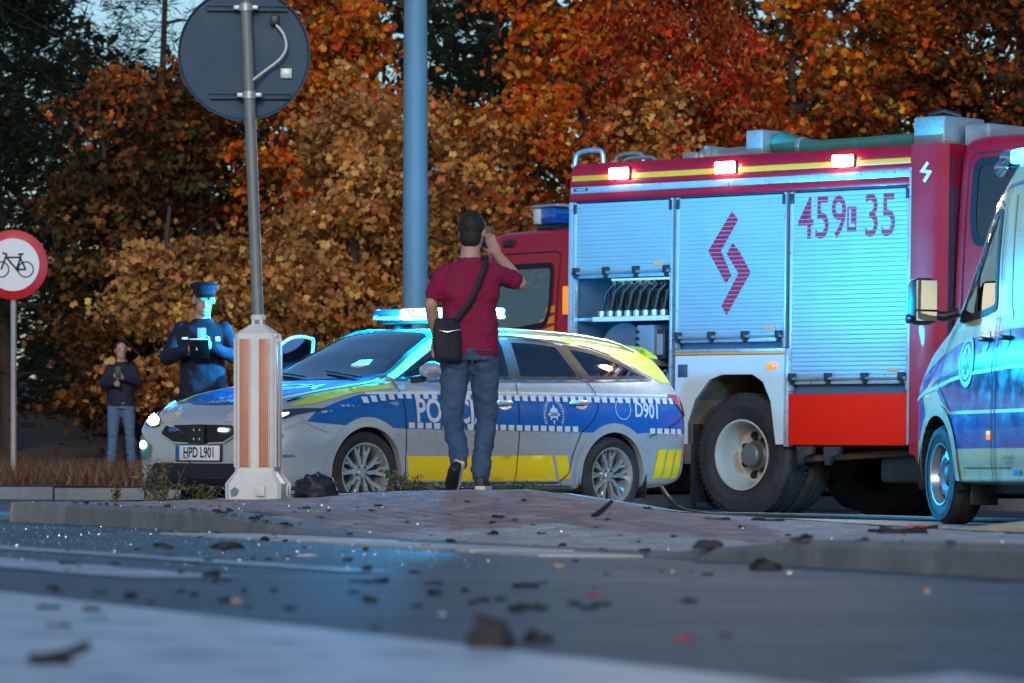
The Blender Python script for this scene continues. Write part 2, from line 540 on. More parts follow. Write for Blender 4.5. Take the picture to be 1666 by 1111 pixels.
# ================================================================== GROUND
def asphalt_mat():
    m = bpy.data.materials.new("asphalt"); m.use_nodes = True
    nt = m.node_tree; N = nt.nodes; L = nt.links; b = N["Principled BSDF"]
    tc = N.new("ShaderNodeTexCoord")
    def nz(s, d=6, r=.6):
        n = N.new("ShaderNodeTexNoise"); n.inputs["Scale"].default_value = s; n.inputs["Detail"].default_value = d
        n.inputs["Roughness"].default_value = r; L.new(tc.outputs["Object"], n.inputs["Vector"]); return n
    big, mid, fine = nz(.45, 8, .65), nz(5, 6), nz(75, 4, .75)
    mp = N.new("ShaderNodeMapping"); mp.inputs["Rotation"].default_value = (0, 0, math.atan2(.942, .336)); mp.inputs["Scale"].default_value = (.10, 2.2, 1)
    L.new(tc.outputs["Object"], mp.inputs["Vector"])
    trk = N.new("ShaderNodeTexNoise"); trk.inputs["Scale"].default_value = 1.2; trk.inputs["Detail"].default_value = 4; L.new(mp.outputs[0], trk.inputs["Vector"])
    cv = N.new("ShaderNodeTexVoronoi"); cv.feature = 'DISTANCE_TO_EDGE'; cv.inputs["Scale"].default_value = .55
    wob = N.new("ShaderNodeVectorMath"); wob.operation = 'MULTIPLY_ADD'; wob.inputs[1].default_value = (.5, .5, 0); L.new(mid.outputs["Color"], wob.inputs[0]); L.new(tc.outputs["Object"], wob.inputs[2]); L.new(wob.outputs[0], cv.inputs["Vector"])
    ck = N.new("ShaderNodeMapRange"); ck.inputs[1].default_value = .004; ck.inputs[2].default_value = .016; ck.inputs[3].default_value = .35; ck.inputs[4].default_value = 1.0; L.new(cv.outputs["Distance"], ck.inputs[0])
    tk = N.new("ShaderNodeMapRange"); tk.inputs[1].default_value = .3; tk.inputs[2].default_value = .7; tk.inputs[3].default_value = .65; tk.inputs[4].default_value = 1.35; L.new(trk.outputs["Fac"], tk.inputs[0])
    ckt = N.new("ShaderNodeMath"); ckt.operation = 'MULTIPLY'; L.new(ck.outputs[0], ckt.inputs[0]); L.new(tk.outputs[0], ckt.inputs[1])
    vor = N.new("ShaderNodeTexVoronoi"); vor.inputs["Scale"].default_value = 85; L.new(tc.outputs["Object"], vor.inputs["Vector"])
    cr = N.new("ShaderNodeValToRGB"); e = cr.color_ramp.elements
    e[0].position = .25; e[0].color = (.046, .052, .060, 1); e[1].position = .75; e[1].color = (.120, .128, .138, 1)
    mixa = N.new("ShaderNodeMath"); mixa.operation = 'MULTIPLY_ADD'; mixa.inputs[1].default_value = .45
    L.new(mid.outputs["Fac"], mixa.inputs[0])
    m2 = N.new("ShaderNodeMath"); m2.operation = 'MULTIPLY'; m2.inputs[1].default_value = .55; L.new(big.outputs["Fac"], m2.inputs[0])
    L.new(m2.outputs[0], mixa.inputs[2]); L.new(mixa.outputs[0], cr.inputs[0])
    st = N.new("ShaderNodeMapRange"); st.inputs[1].default_value = .3; st.inputs[2].default_value = .75; st.inputs[3].default_value = .45; st.inputs[4].default_value = 1.9
    L.new(fine.outputs["Fac"], st.inputs[0])
    st2 = N.new("ShaderNodeMath"); st2.operation = 'MULTIPLY'; L.new(st.outputs[0], st2.inputs[0]); L.new(ckt.outputs[0], st2.inputs[1])
    sc_ = N.new("ShaderNodeVectorMath"); sc_.operation = 'SCALE'; L.new(cr.outputs[0], sc_.inputs[0]); L.new(st2.outputs[0], sc_.inputs["Scale"])
    L.new(sc_.outputs[0], b.inputs["Base Color"])
    rr = N.new("ShaderNodeMapRange"); rr.inputs[3].default_value = .42; rr.inputs[4].default_value = .85; L.new(big.outputs["Fac"], rr.inputs[0]); L.new(rr.outputs[0], b.inputs["Roughness"])
    bp = N.new("ShaderNodeBump"); bp.inputs["Strength"].default_value = .55; bp.inputs["Distance"].default_value = .006
    L.new(vor.outputs["Distance"], bp.inputs["Height"]); L.new(bp.outputs[0], b.inputs["Normal"])
    return m
ASPH = asphalt_mat()

def sheet(name, poly, lift, m, parent=None, step=None):
    """flat polygon lying on the road at a height above it"""
    pts = resample(poly, step) if step else poly
    return mk(name, [(x, y, G(x)+lift) for x, y in pts], [list(range(len(pts)))], m, parent)

gx = [-700, -60, -14] + [i for i in range(-12, 13, 2)] + [14, 60, 700]
gy = [-60, 0, 5, 10, 15, 20, 25, 30, 35, 40, 47.2, 60, 900]
gv = [(x, y, G(x)) for y in gy for x in gx]
gf = [[j*len(gx)+i, j*len(gx)+i+1, (j+1)*len(gx)+i+1, (j+1)*len(gx)+i] for j in range(len(gy)-1) for i in range(len(gx)-1)]
tag(mk("road", gv, gf, ASPH), kind="structure")

# worn white paint
def paint_mat(name, col, lo, hi):
    m = bpy.data.materials.new(name); m.use_nodes = True
    nt = m.node_tree; N = nt.nodes; L = nt.links; b = N["Principled BSDF"]
    tc = N.new("ShaderNodeTexCoord")
    n1 = N.new("ShaderNodeTexNoise"); n1.inputs["Scale"].default_value = 3.5; n1.inputs["Detail"].default_value = 12; n1.inputs["Roughness"].default_value = .75
    L.new(tc.outputs["Object"], n1.inputs["Vector"])
    mr = N.new("ShaderNodeMapRange"); mr.inputs[1].default_value = lo; mr.inputs[2].default_value = hi; L.new(n1.outputs["Fac"], mr.inputs[0])
    mx = N.new("ShaderNodeMix"); mx.data_type = 'RGBA'; mx.inputs["A"].default_value = (.085, .09, .095, 1); mx.inputs["B"].default_value = (*col, 1)
    L.new(mr.outputs[0], mx.inputs["Factor"]); L.new(mx.outputs["Result"], b.inputs["Base Color"])
    b.inputs["Roughness"].default_value = .55
    n2 = N.new("ShaderNodeTexNoise"); n2.inputs["Scale"].default_value = 90; L.new(tc.outputs["Object"], n2.inputs["Vector"])
    bp = N.new("ShaderNodeBump"); bp.inputs["Strength"].default_value = .3; bp.inputs["Distance"].default_value = .004
    L.new(n2.outputs["Fac"], bp.inputs["Height"]); L.new(bp.outputs[0], b.inputs["Normal"])
    return m
PAINT = paint_mat("worn road paint", (.62, .63, .62), .30, .52)
PAINT2 = paint_mat("very worn road paint", (.56, .57, .57), .34, .58)
CONC = mat("kerb concrete", (.21, .21, .205), .85, var=.25, scale=7, bump=.5, bscale=60, dirt=(.10, .095, .09), dirt_amt=.6, dirt_scale=2.5)
CONC2 = mat("pale gutter concrete", (.52, .51, .49), .8, var=.2, scale=9, bump=.4, bscale=70, dirt=(.16, .15, .14), dirt_amt=.5, dirt_scale=3)

KA = Vector((-2.40, 23.9)); KD = Vector((.336, -.942)).normalized(); KN = Vector((-KD.y, KD.x))   # kerb line and inward normal
def K(a, b): return KA + KD*a + KN*b                                                              # along, inward
marks = [("road_marking", [K(2.2, -1.62), K(11.4, -1.62), K(11.4, -1.95), K(2.2, -1.95)], PAINT2),
         ("road_marking", [K(9.3, -2.45), K(12.4, -2.55), K(12.2, -2.95), K(9.0, -2.9)], PAINT)]
kk = lambda x, y: Vector((x, y))
marks = [("road_marking", [kk(-1.62, 11.15), kk(.23, 6.35), kk(.5, 5.6), kk(.5, 4.0), kk(-1.0, 4.0), kk(-2.6, 10.8)], PAINT),
         ("road_marking", [kk(-2.5, 16.2), kk(-.72, 11.75), kk(-1.02, 11.55), kk(-3.0, 16.0)], PAINT2),
         ("road_marking", [kk(-2.0, 16.6), kk(-.35, 12.75), kk(-.50, 12.66), kk(-2.2, 16.5)], PAINT2),
         ("road_marking", [kk(-4.6, 27.2), kk(-2.95, 24.0), kk(-3.15, 23.8), kk(-4.9, 26.7)], PAINT),
         ("road_marking", [kk(.66, 6.3), kk(1.2, 4.6), kk(.9, 4.4), kk(.45, 5.95)], PAINT2)]
for n, p, m in marks:
    tag(sheet(n, [tuple(q) for q in p], .004, m), kind="structure")

# ------------------------------------------------------------------ traffic island
def sm(t): t = max(0., min(1., t)); return t*t*(3-2*t)
ZK = ([4, 13, 14.4, 15.7, 17, 19, 20.3, 21.4, 24, 26], [.10, .10, .09, .02, .012, .015, .055, .105, .115, .11])
HR = ([-3.2, -2.6, -2.2, -1.5, -.8, -.3, .12, .5, 1.0, 1.9, 5], [.10, .14, .165, .178, .20, .213, .212, .16, .075, .05, .04])
def HI(x, y):
    d = (Vector((x, y)) - KA).dot(KN)
    zk = float(np.interp(y, *ZK)); hr = float(np.interp(x, *HR)) - G(x)
    return G(x) + zk + (hr - zk) * sm((d-.15)/2.3)
island = [tuple(K(17.5, .16)), tuple(K(-.35, .16)), (-2.78, 24.9), (-2.86, 25.7), (-2.75, 26.6), (-2.35, 27.6), (-1.7, 28.4), (-.9, 29.2), (-.2, 29.6), (.3, 29.5), (.75, 28.7), (1.15, 26.5), (1.75, 21.5), (2.2, 18.2), (3.9, 12.0), (4.6, 8.5)]
def grid_in(poly, step):
    xs = [p[0] for p in poly]; ys = [p[1] for p in poly]
    return [(x, y) for x in np.arange(min(xs), max(xs), step) for y in np.arange(min(ys), max(ys), step) if in_poly((x, y), poly)]
ipts = resample(island, .25); ne = len(ipts)
allp = ipts + grid_in(island, .3)
rr_ = delaunay_2d_cdt([Vector(p) for p in allp], [(i, (i+1) % ne) for i in range(ne)], [], 1, 1e-4)
BED = mat("jointing sand", (.085, .07, .06), .95, var=.3, scale=12, bump=.4, bscale=80)
iv = [Vector((p.x, p.y, HI(p.x, p.y) - .006)) for p in rr_[0]]
isl = mk("pavement", iv, [list(f) for f in rr_[2]], BED, smooth=60)
tag(isl, "raised traffic island of brick pavers edged with concrete kerb", kind="structure")
# far rim so that the island has a side all round
rv = []; rf = []
for i in range(2, len(island)):
    a, b = island[i-1], island[i]; k = max(1, int((Vector(b)-Vector(a)).length/.5))
    for t in range(k):
        p = Vector(a)+(Vector(b)-Vector(a))*t/k; q = Vector(a)+(Vector(b)-Vector(a))*(t+1)/k
        nrm = (q-p).normalized(); nrm = Vector((-nrm.y, nrm.x)); o = len(rv)
        c = Vector(((p.x+q.x)/2, (p.y+q.y)/2))
        out = -1 if in_poly(tuple(c+nrm*.1), island) else 1
        w = nrm*out*.12; g = (q-p)*.02
        p1, q1 = p+g, q-g
        for s_ in (p1, q1):
            h = HI(s_.x, s_.y)+.004
            rv += [(s_.x, s_.y, h), (s_.x+w.x, s_.y+w.y, h-.006), (s_.x+w.x*1.1, s_.y+w.y*1.1, G(s_.x)-.05), (s_.x, s_.y, G(s_.x)-.05)]
        rf += [[[0, 4, 5, 1], [1, 5, 6, 2], [2, 6, 7, 3], [0, 1, 2, 3], [4, 7, 6, 5]]]
        st = mk("kerb_stone", rv[o:o+8], rf[-1], CONC, isl)
# near kerb: one stone per metre
for i in range(19):
    a0, a1 = -.35 + i*.95, -.35 + (i+1)*.95 - .010
    mb = MB(); n = 6
    v = []; f = []
    for j in range(n+1):
        a = a0 + (a1-a0)*j/n; y = K(a, 0).y
        zk = max(.006, float(np.interp(y, *ZK)))
        x0 = K(a, 0); x1 = K(a, .16); xb = K(a, .022); g0 = G(x0.x)
        v += [(x0.x, x0.y, g0-.05), (x0.x+KN.x*.004, x0.y+KN.y*.004, g0+max(.003, zk-.022)), (xb.x, xb.y, g0+zk), (x1.x, x1.y, g0+zk+.001), (x1.x, x1.y, g0-.05)]
        if j:
            o = (j-1)*5
            f += [[o+k, o+5+k, o+6+k, o+1+k] for k in range(4)]
    f += [[0, 1, 2, 3, 4], [n*5+4, n*5+3, n*5+2, n*5+1, n*5]]
    mk("kerb_stone", v, f, CONC, isl)
# gutter strip of pale slabs along the dropped kerb
for i in range(7):
    a0, a1 = 3.6 + i*.72, 3.6 + (i+1)*.72 - .01
    p = [K(a0, -.02), K(a1, -.02), K(a1, -.50+.012*i), K(a0, -.50+.012*i)]
    mb = MB(); mb.v = [Vector((q.x, q.y, G(q.x)+z)) for z in (-.03, .009+.002*(i % 3)) for q in p]
    mb.f = [[4, 5, 6, 7], [0, 1, 5, 4], [1, 2, 6, 5], [2, 3, 7, 6], [3, 0, 4, 7]]
    mb.build("gutter_slab", CONC2, isl, None)
# pavers in running bond
PVR = [mat("brick paver red", (.33, .20, .175), .85, var=.22, scale=14, bump=.35, bscale=120, dirt=(.14, .12, .11), dirt_amt=.5, dirt_scale=4),
       mat("brick paver brown", (.28, .20, .185), .85, var=.22, scale=14, bump=.35, bscale=120, dirt=(.14, .12, .11), dirt_amt=.5, dirt_scale=4),
       mat("brick paver pale", (.40, .29, .265), .85, var=.22, scale=14, bump=.35, bscale=120, dirt=(.16, .14, .13), dirt_amt=.5, dirt_scale=4)]
PVG = [mat("grey paver", (.38, .365, .35), .85, var=.2, scale=14, bump=.35, bscale=120, dirt=(.16, .15, .14), dirt_amt=.5, dirt_scale=4),
       mat("grey paver pale", (.46, .44, .42), .85, var=.2, scale=14, bump=.35, bscale=120, dirt=(.18, .17, .16), dirt_amt=.5, dirt_scale=4)]
PL, PW, JT = .205, .105, .013
def paver_shape(m):
    b = .009; x, y = (PL-JT)/2, (PW-JT)/2
    v = [(sx*x, sy*y, z) for z in (-.05, -.004) for sx, sy in ((-1,-1),(1,-1),(1,1),(-1,1))] + [(sx*(x-b), sy*(y-b), 0) for sx, sy in ((-1,-1),(1,-1),(1,1),(-1,1))]
    f = [[8, 9, 10, 11]] + [[4+i, 4+(i+1) % 4, 8+(i+1) % 4, 8+i] for i in range(4)] + [[i, (i+1) % 4, 4+(i+1) % 4, 4+i] for i in range(4)]
    me = bpy.data.meshes.new("paver"); me.from_pydata(v, [], f); me.materials.append(m); me.update()
    return me, v, f
shapes = {m.name: paver_shape(m) for m in PVR+PVG}
inner = [tuple(p) for p in island]
spots = []
for ib in range(0, 80):
    b = .16 + (ib+.5)*PW
    for ia in range(-10, 100):
        a = -.6 + (ia + .5*(ib % 2))*PL
        p = K(a, b)
        if p.y < 8 or abs(p.x) > .128*p.y + .25: continue
        if all(in_poly(tuple(K(a+da, b+db)), inner) for da in (-PL/2, PL/2) for db in (-PW/2, PW/2)):
            grey = (b < .95 and p.y < 19.5) or p.y < 16.5 or p.x > 1.15
            spots.append((p.y, p, grey))
spots.sort(key=lambda q: q[0])
rest = {}
ang = math.atan2(KD.y, KD.x)
rnd = random.Random(3)
nvis = 0
for k, (yy, p, grey) in enumerate(spots):
    m = rnd.choice(PVG if grey else PVR)
    e = .03
    nx = -(HI(p.x+e, p.y)-HI(p.x-e, p.y))/(2*e); ny = -(HI(p.x, p.y+e)-HI(p.x, p.y-e))/(2*e)
    q = Vector((nx+rnd.gauss(0, .008), ny+rnd.gauss(0, .008), 1)).to_track_quat('Z', 'X')
    zax = Vector((nx+rnd.gauss(0, .008), ny+rnd.gauss(0, .008), 1)).normalized()
    xax = Vector((KD.x, KD.y, 0)); xax = (xax - zax*xax.dot(zax)).normalized(); yax = zax.cross(xax)
    M = Matrix(((xax.x, yax.x, zax.x, p.x), (xax.y, yax.y, zax.y, p.y), (xax.z, yax.z, zax.z, HI(p.x, p.y)+rnd.uniform(0, .004)), (0, 0, 0, 1)))
    me, v, f = shapes[m.name]
    if k % 4 == 0 and nvis < 290:
        o = bpy.data.objects.new("paver", me); COL.objects.link(o); o.parent = isl; o.matrix_basis = M; nvis += 1
    elif nvis < 290 and k < 290:
        o = bpy.data.objects.new("paver", me); COL.objects.link(o); o.parent = isl; o.matrix_basis = M; nvis += 1
    else:
        rest.setdefault(m.name, MB()).add(v, f, M)
for n, mb in rest.items():
    o = mk("paver_field", mb.v, mb.f, MATS[n], isl); o["kind"] = "stuff"

# ------------------------------------------------------------------ far kerb and verge
def vz(x, y):
    return float(np.interp(y, [47, 47.3, 50, 54, 58, 64, 72, 100, 900], [.17, .17, .28, .34, .41, .6, 1.0, 2.5, 6])) + G(x)*.6
vxs = [-300, -40, -20] + list(np.arange(-12, 12.1, 1.0)) + [20, 40, 300]
vys = [47.25, 48, 49, 50, 51, 52, 54, 56, 58, 61, 64, 68, 72, 80, 100, 900]
vv = [(x, y, vz(x, y) + (mnoise.noise(Vector((x*.9, y*.9, 0)))*.05 if 47.5 < y < 80 else 0)) for y in vys for x in vxs]
vf = [[j*len(vxs)+i, j*len(vxs)+i+1, (j+1)*len(vxs)+i+1, (j+1)*len(vxs)+i] for j in range(len(vys)-1) for i in range(len(vxs)-1)]
EARTH = mat("verge soil and leaf litter", (.13, .075, .045), .95, var=.5, scale=5, bump=.8, bscale=25, dirt=(.05, .045, .025), dirt_amt=.7, dirt_scale=1.2)
tag(mk("verge", vv, vf, EARTH, smooth=60), kind="structure")
fk = mk("kerb", [(-300, 47.02, G(-14)-.05), (-300, 47.02, .12), (-300, 47.27, .12), (-9, 47.27, G(-9)+.13), (-9, 47.02, G(-9)+.13), (-9, 47.02, G(-9)-.05)], [[0, 5, 4, 1], [1, 4, 3, 2]], CONC)
tag(fk, kind="structure")
for i in range(19):
    x0 = -9 + i*1.0; x1 = x0+.985
    mb = MB(); mb.box((x0, 47.0, min(G(x0), G(x1))-.05), (x1, 47.26, (G(x0)+G(x1))/2+.135), .015)
    mb.build("kerb_stone", CONC, fk, 30)

def blades(name, pts, h, w, cols, label, cat, lean=.4, zfun=None):
    n = len(pts); V = np.zeros((n*3, 3)); C = np.zeros((n*3, 4)); rg = np.random.RandomState(5)
    ang_ = rg.uniform(0, 6.28, n); hh = h*rg.uniform(.4, 1.2, n); ln = rg.normal(0, lean, (n, 2))*hh[:, None]
    ci = rg.randint(0, len(cols), n)
    P = np.array(pts)
    for k, s in ((0, -1), (1, 1)):
        V[k::3, 0] = P[:, 0] + s*np.cos(ang_)*w; V[k::3, 1] = P[:, 1] + s*np.sin(ang_)*w; V[k::3, 2] = P[:, 2]
    V[2::3, 0] = P[:, 0] + ln[:, 0]; V[2::3, 1] = P[:, 1] + ln[:, 1]; V[2::3, 2] = P[:, 2] + hh
    cc = np.array(cols)[ci] * rg.uniform(.7, 1.3, (n, 1))
    for k in range(3): C[k::3, :3] = cc
    C[:, 3] = 1
    me = bpy.data.meshes.new(name)
    me.vertices.add(n*3); me.vertices.foreach_set("co", V.ravel())
    me.loops.add(n*3); me.loops.foreach_set("vertex_index", np.arange(n*3, dtype=np.int32))
    me.polygons.add(n); me.polygons.foreach_set("loop_start", np.arange(0, n*3, 3, dtype=np.int32))
    me.update(calc_edges=True)
    at = me.color_attributes.new("leaf", 'FLOAT_COLOR', 'POINT'); at.data.foreach_set("color", C.ravel())
    return link_mesh(name, me, LEAF)

def leaf_mat():
    m = bpy.data.materials.new("leaf"); m.use_nodes = True
    nt = m.node_tree; N = nt.nodes; L = nt.links
    b = N["Principled BSDF"]; out = N["Material Output"]
    at = N.new("ShaderNodeAttribute"); at.attribute_name = "leaf"
    L.new(at.outputs["Color"], b.inputs["Base Color"]); b.inputs["Roughness"].default_value = .6; b.inputs["Specular IOR Level"].default_value = .2
    tl = N.new("ShaderNodeBsdfTranslucent"); L.new(at.outputs["Color"], tl.inputs[0])
    mx = N.new("ShaderNodeMixShader"); mx.inputs[0].default_value = .35
    L.new(b.outputs[0], mx.inputs[1]); L.new(tl.outputs[0], mx.inputs[2]); L.new(mx.outputs[0], out.inputs[0])
    return m
LEAF = leaf_mat()
BARK = mat("bark", (.055, .042, .035), .9, var=.4, scale=8, bump=.8, bscale=30)
rg0 = np.random.RandomState(11)
gp = []
for _ in range(15000):
    y = 47.35 + abs(rg0.normal(0, 3.2)); x = rg0.uniform(-9, 10)
    gp.append((x, y, vz(x, y)))
tag(blades("verge_grass", gp, .20, .012, [(.22, .09, .05), (.28, .13, .07), (.16, .06, .04), (.12, .10, .04), (.30, .18, .10)], "", ""),
    "dry reddish grass and fallen leaves along the far verge", "grass", kind="stuff")

# ================================================================== TREES
MAPLE = np.array([(0, 0), (.46, .10), (.25, .33), (.42, .72), (.0, 1.05), (-.40, .70), (-.24, .32), (-.47, .12)])
CHERRY = np.array([(0, 0), (.2, .35), (.12, .75), (0, 1.1), (-.12, .75), (-.2, .35)])
NEEDLE = np.array([(0, 0), (.05, .5), (0, 1), (-.05, .5)])
def leaves(name, P, size, shape, cols, parent, droop, rg, colfun=None, cid=None):
    n = len(P); k = len(shape)
    d = rg.normal(0, 1, (n, 3)); d[:, 2] = d[:, 2]*.55 - droop
    d /= np.linalg.norm(d, axis=1)[:, None]
    t = rg.normal(0, 1, (n, 3)); s = np.cross(d, t); s /= np.linalg.norm(s, axis=1)[:, None]
    nrm = np.cross(s, d)
    sz = size*rg.uniform(.45, 1.5, n)
    V = np.zeros((n, k, 3))
    for i, (a, b) in enumerate(shape):
        curl = -.35*abs(a) - .12*b*b
        V[:, i] = P + sz[:, None]*(s*a + d*b + nrm*curl)
    ci = rg.randint(0, len(cols), n)
    c = np.array(cols)[ci]
    if colfun is not None: c = colfun(P, c, rg)
    if cid is not None:                       # sprays of one twig turn together; wide brightness range also paints shaded gaps into crowns
        nc_ = cid.max()+1; cc_ = np.array(cols)[rg.randint(0, len(cols), nc_)]; br = rg.uniform(.40, 1.6, nc_)
        mixw = .5 if colfun is None else .22
        c = (c*(1-mixw) + cc_[cid]*mixw)*br[cid][:, None]
    c = c*rg.uniform(.65, 1.35, (n, 1))
    C = np.ones((n, k, 4)); C[:, :, :3] = c[:, None, :]
    me = bpy.data.meshes.new(name)
    me.vertices.add(n*k); me.vertices.foreach_set("co", V.ravel())
    nt = k-2; tri = np.array([(0, i, i+1) for i in range(1, k-1)])
    idx = (np.arange(n)[:, None, None]*k + tri[None]).reshape(-1)
    me.loops.add(len(idx)); me.loops.foreach_set("vertex_index", idx.astype(np.int32))
    me.polygons.add(n*nt); me.polygons.foreach_set("loop_start", np.arange(0, n*nt*3, 3, dtype=np.int32))
    me.update(calc_edges=True)
    at = me.color_attributes.new("leaf", 'FLOAT_COLOR', 'POINT'); at.data.foreach_set("color", np.clip(C, 0, .9).ravel().astype(np.float32))
    return link_mesh(name, me, LEAF, parent)

PAL = {
 'orange': [(.74, .14, .010), (.76, .23, .015), (.66, .07, .010), (.80, .36, .035), (.50, .045, .01), (.20, .13, .02)],
 'red': [(.62, .045, .014), (.46, .025, .014), (.68, .13, .018), (.34, .022, .014), (.17, .14, .03), (.62, .22, .025)],
 'tan': [(.68, .36, .10), (.62, .28, .08), (.72, .44, .14), (.48, .18, .06), (.34, .19, .06), (.66, .24, .06)],
 'rust': [(.48, .10, .014), (.36, .07, .016), (.22, .06, .016), (.11, .07, .02), (.55, .15, .02)],
 'dark': [(.030, .040, .014), (.045, .048, .015), (.06, .05, .016), (.022, .030, .012)],
 'pine': [(.014, .024, .014), (.020, .030, .016), (.010, .018, .011), (.03, .034, .016)]}

def limb_pts(p, q, sag, k, rg):
    out = []
    for i in range(k+1):
        t = i/k
        v = p*(1-t)+q*t + np.array([0, 0, sag*math.sin(math.pi*t)]) + rg.normal(0, .03, 3)*(0 < i < k)
        out.append(Vector(v))
    return out

def tree(name, label, px, Y, h, rad, kind, nclump, per, size=.13, z0=.6, shape='maple', low=None, seed=0, trunk_r=.11, group="autumn trees behind the road", flat=1.0, X=None):
    rg = np.random.RandomState(100+seed)
    X = PX(px, Y) if X is None else X; zb = vz(X, Y)
    t = thing(name, label, "tree", (X, Y, zb-.03), 0, group)
    # trunk with limbs
    mb = MB()
    top = np.array([rg.normal(0, .25), rg.normal(0, .25), h*.94])
    tr = limb_pts(np.zeros(3), top, 0, 8, rg)
    mb.tube(tr, [trunk_r*(1-.86*i/8)+.008 for i in range(9)], 8)
    tips = []
    nl = 16 if shape != 'needle' else 26
    for i in range(nl):
        f = rg.uniform(.12, .92); b = np.array(tr[int(f*8)])
        a = rg.uniform(0, 6.28); L = rad*(1.05-.65*max(0, f-.35))*rg.uniform(.6, 1.0)
        if shape == 'needle': L = rad*(1.1-f)*rg.uniform(.7, 1.1)+.3
        up = L*rg.uniform(.25, .8) if shape != 'needle' else -L*rg.uniform(-.1, .25)
        q = b + np.array([math.cos(a)*L, math.sin(a)*L*flat, up])
        lp = limb_pts(b, q, .12, 5, rg)
        r0 = trunk_r*.42*(1-.6*f)
        mb.tube(lp, [r0*(1-.8*k/5)+.004 for k in range(6)], 5)
        tips += [np.array(lp[3]), np.array(lp[4]), np.array(lp[5])]
        for _ in range(3):
            c = np.array(lp[rg.randint(2, 5)]); q2 = c + rg.normal(0, .45, 3) + np.array([0, 0, .15])
            mb.tube([Vector(c), Vector((c+q2)/2 + rg.normal(0, .04, 3)), Vector(q2)], [r0*.35, r0*.25, .004], 4)
            tips.append(q2)
    mb.build("trunk", BARK, t, 60)
    # clumps round the branch ends and through an uneven crown volume
    P = []
    for i in range(nclump):
        if i < len(tips)*1.2:
            c = tips[i % len(tips)] + rg.normal(0, .12, 3)
        else:
            u = rg.uniform(z0/h, 1.0); a = rg.uniform(0, 6.28)
            if shape == 'needle': rr = rad*(1.04-u)
            else: rr = rad*math.sin(math.pi*min(1, .18+.80*u**.9))**.7
            rr *= .72+.40*mnoise.noise(Vector((math.cos(a)*1.3+seed, math.sin(a)*1.3, u*3)))
            rr *= rg.uniform(.35, 1.0)**.5
            c = np.array([math.cos(a)*rr, math.sin(a)*rr*flat, u*h])
        if c[2] < z0*.6: continue
        n = max(3, int(per*rg.uniform(.5, 1.4)))
        sp = rg.uniform(.09, .20)
        out = np.array([c[0], c[1], 0]); out /= (np.linalg.norm(out)+1e-6)
        q = rg.normal(0, 1, (n, 3))*np.array([sp, sp, sp*.7])
        q += np.outer(rg.normal(0, sp*1.1, n), out)
        q[:, 2] -= .25*np.abs(q[:, 0]*out[0]+q[:, 1]*out[1])
        P.append(c+q)
    cid = np.concatenate([np.full(len(p_), i_) for i_, p_ in enumerate(P)])
    P = np.concatenate(P); ok_ = P[:, 2] > .12; P = P[ok_]; cid = cid[ok_]
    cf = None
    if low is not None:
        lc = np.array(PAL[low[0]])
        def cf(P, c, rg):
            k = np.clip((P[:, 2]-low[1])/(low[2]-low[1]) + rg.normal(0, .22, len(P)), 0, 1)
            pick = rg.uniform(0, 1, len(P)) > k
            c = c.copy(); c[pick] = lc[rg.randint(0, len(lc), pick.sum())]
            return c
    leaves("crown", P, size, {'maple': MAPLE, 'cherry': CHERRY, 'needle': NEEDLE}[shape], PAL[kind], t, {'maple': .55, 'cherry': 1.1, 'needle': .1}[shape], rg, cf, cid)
    return t

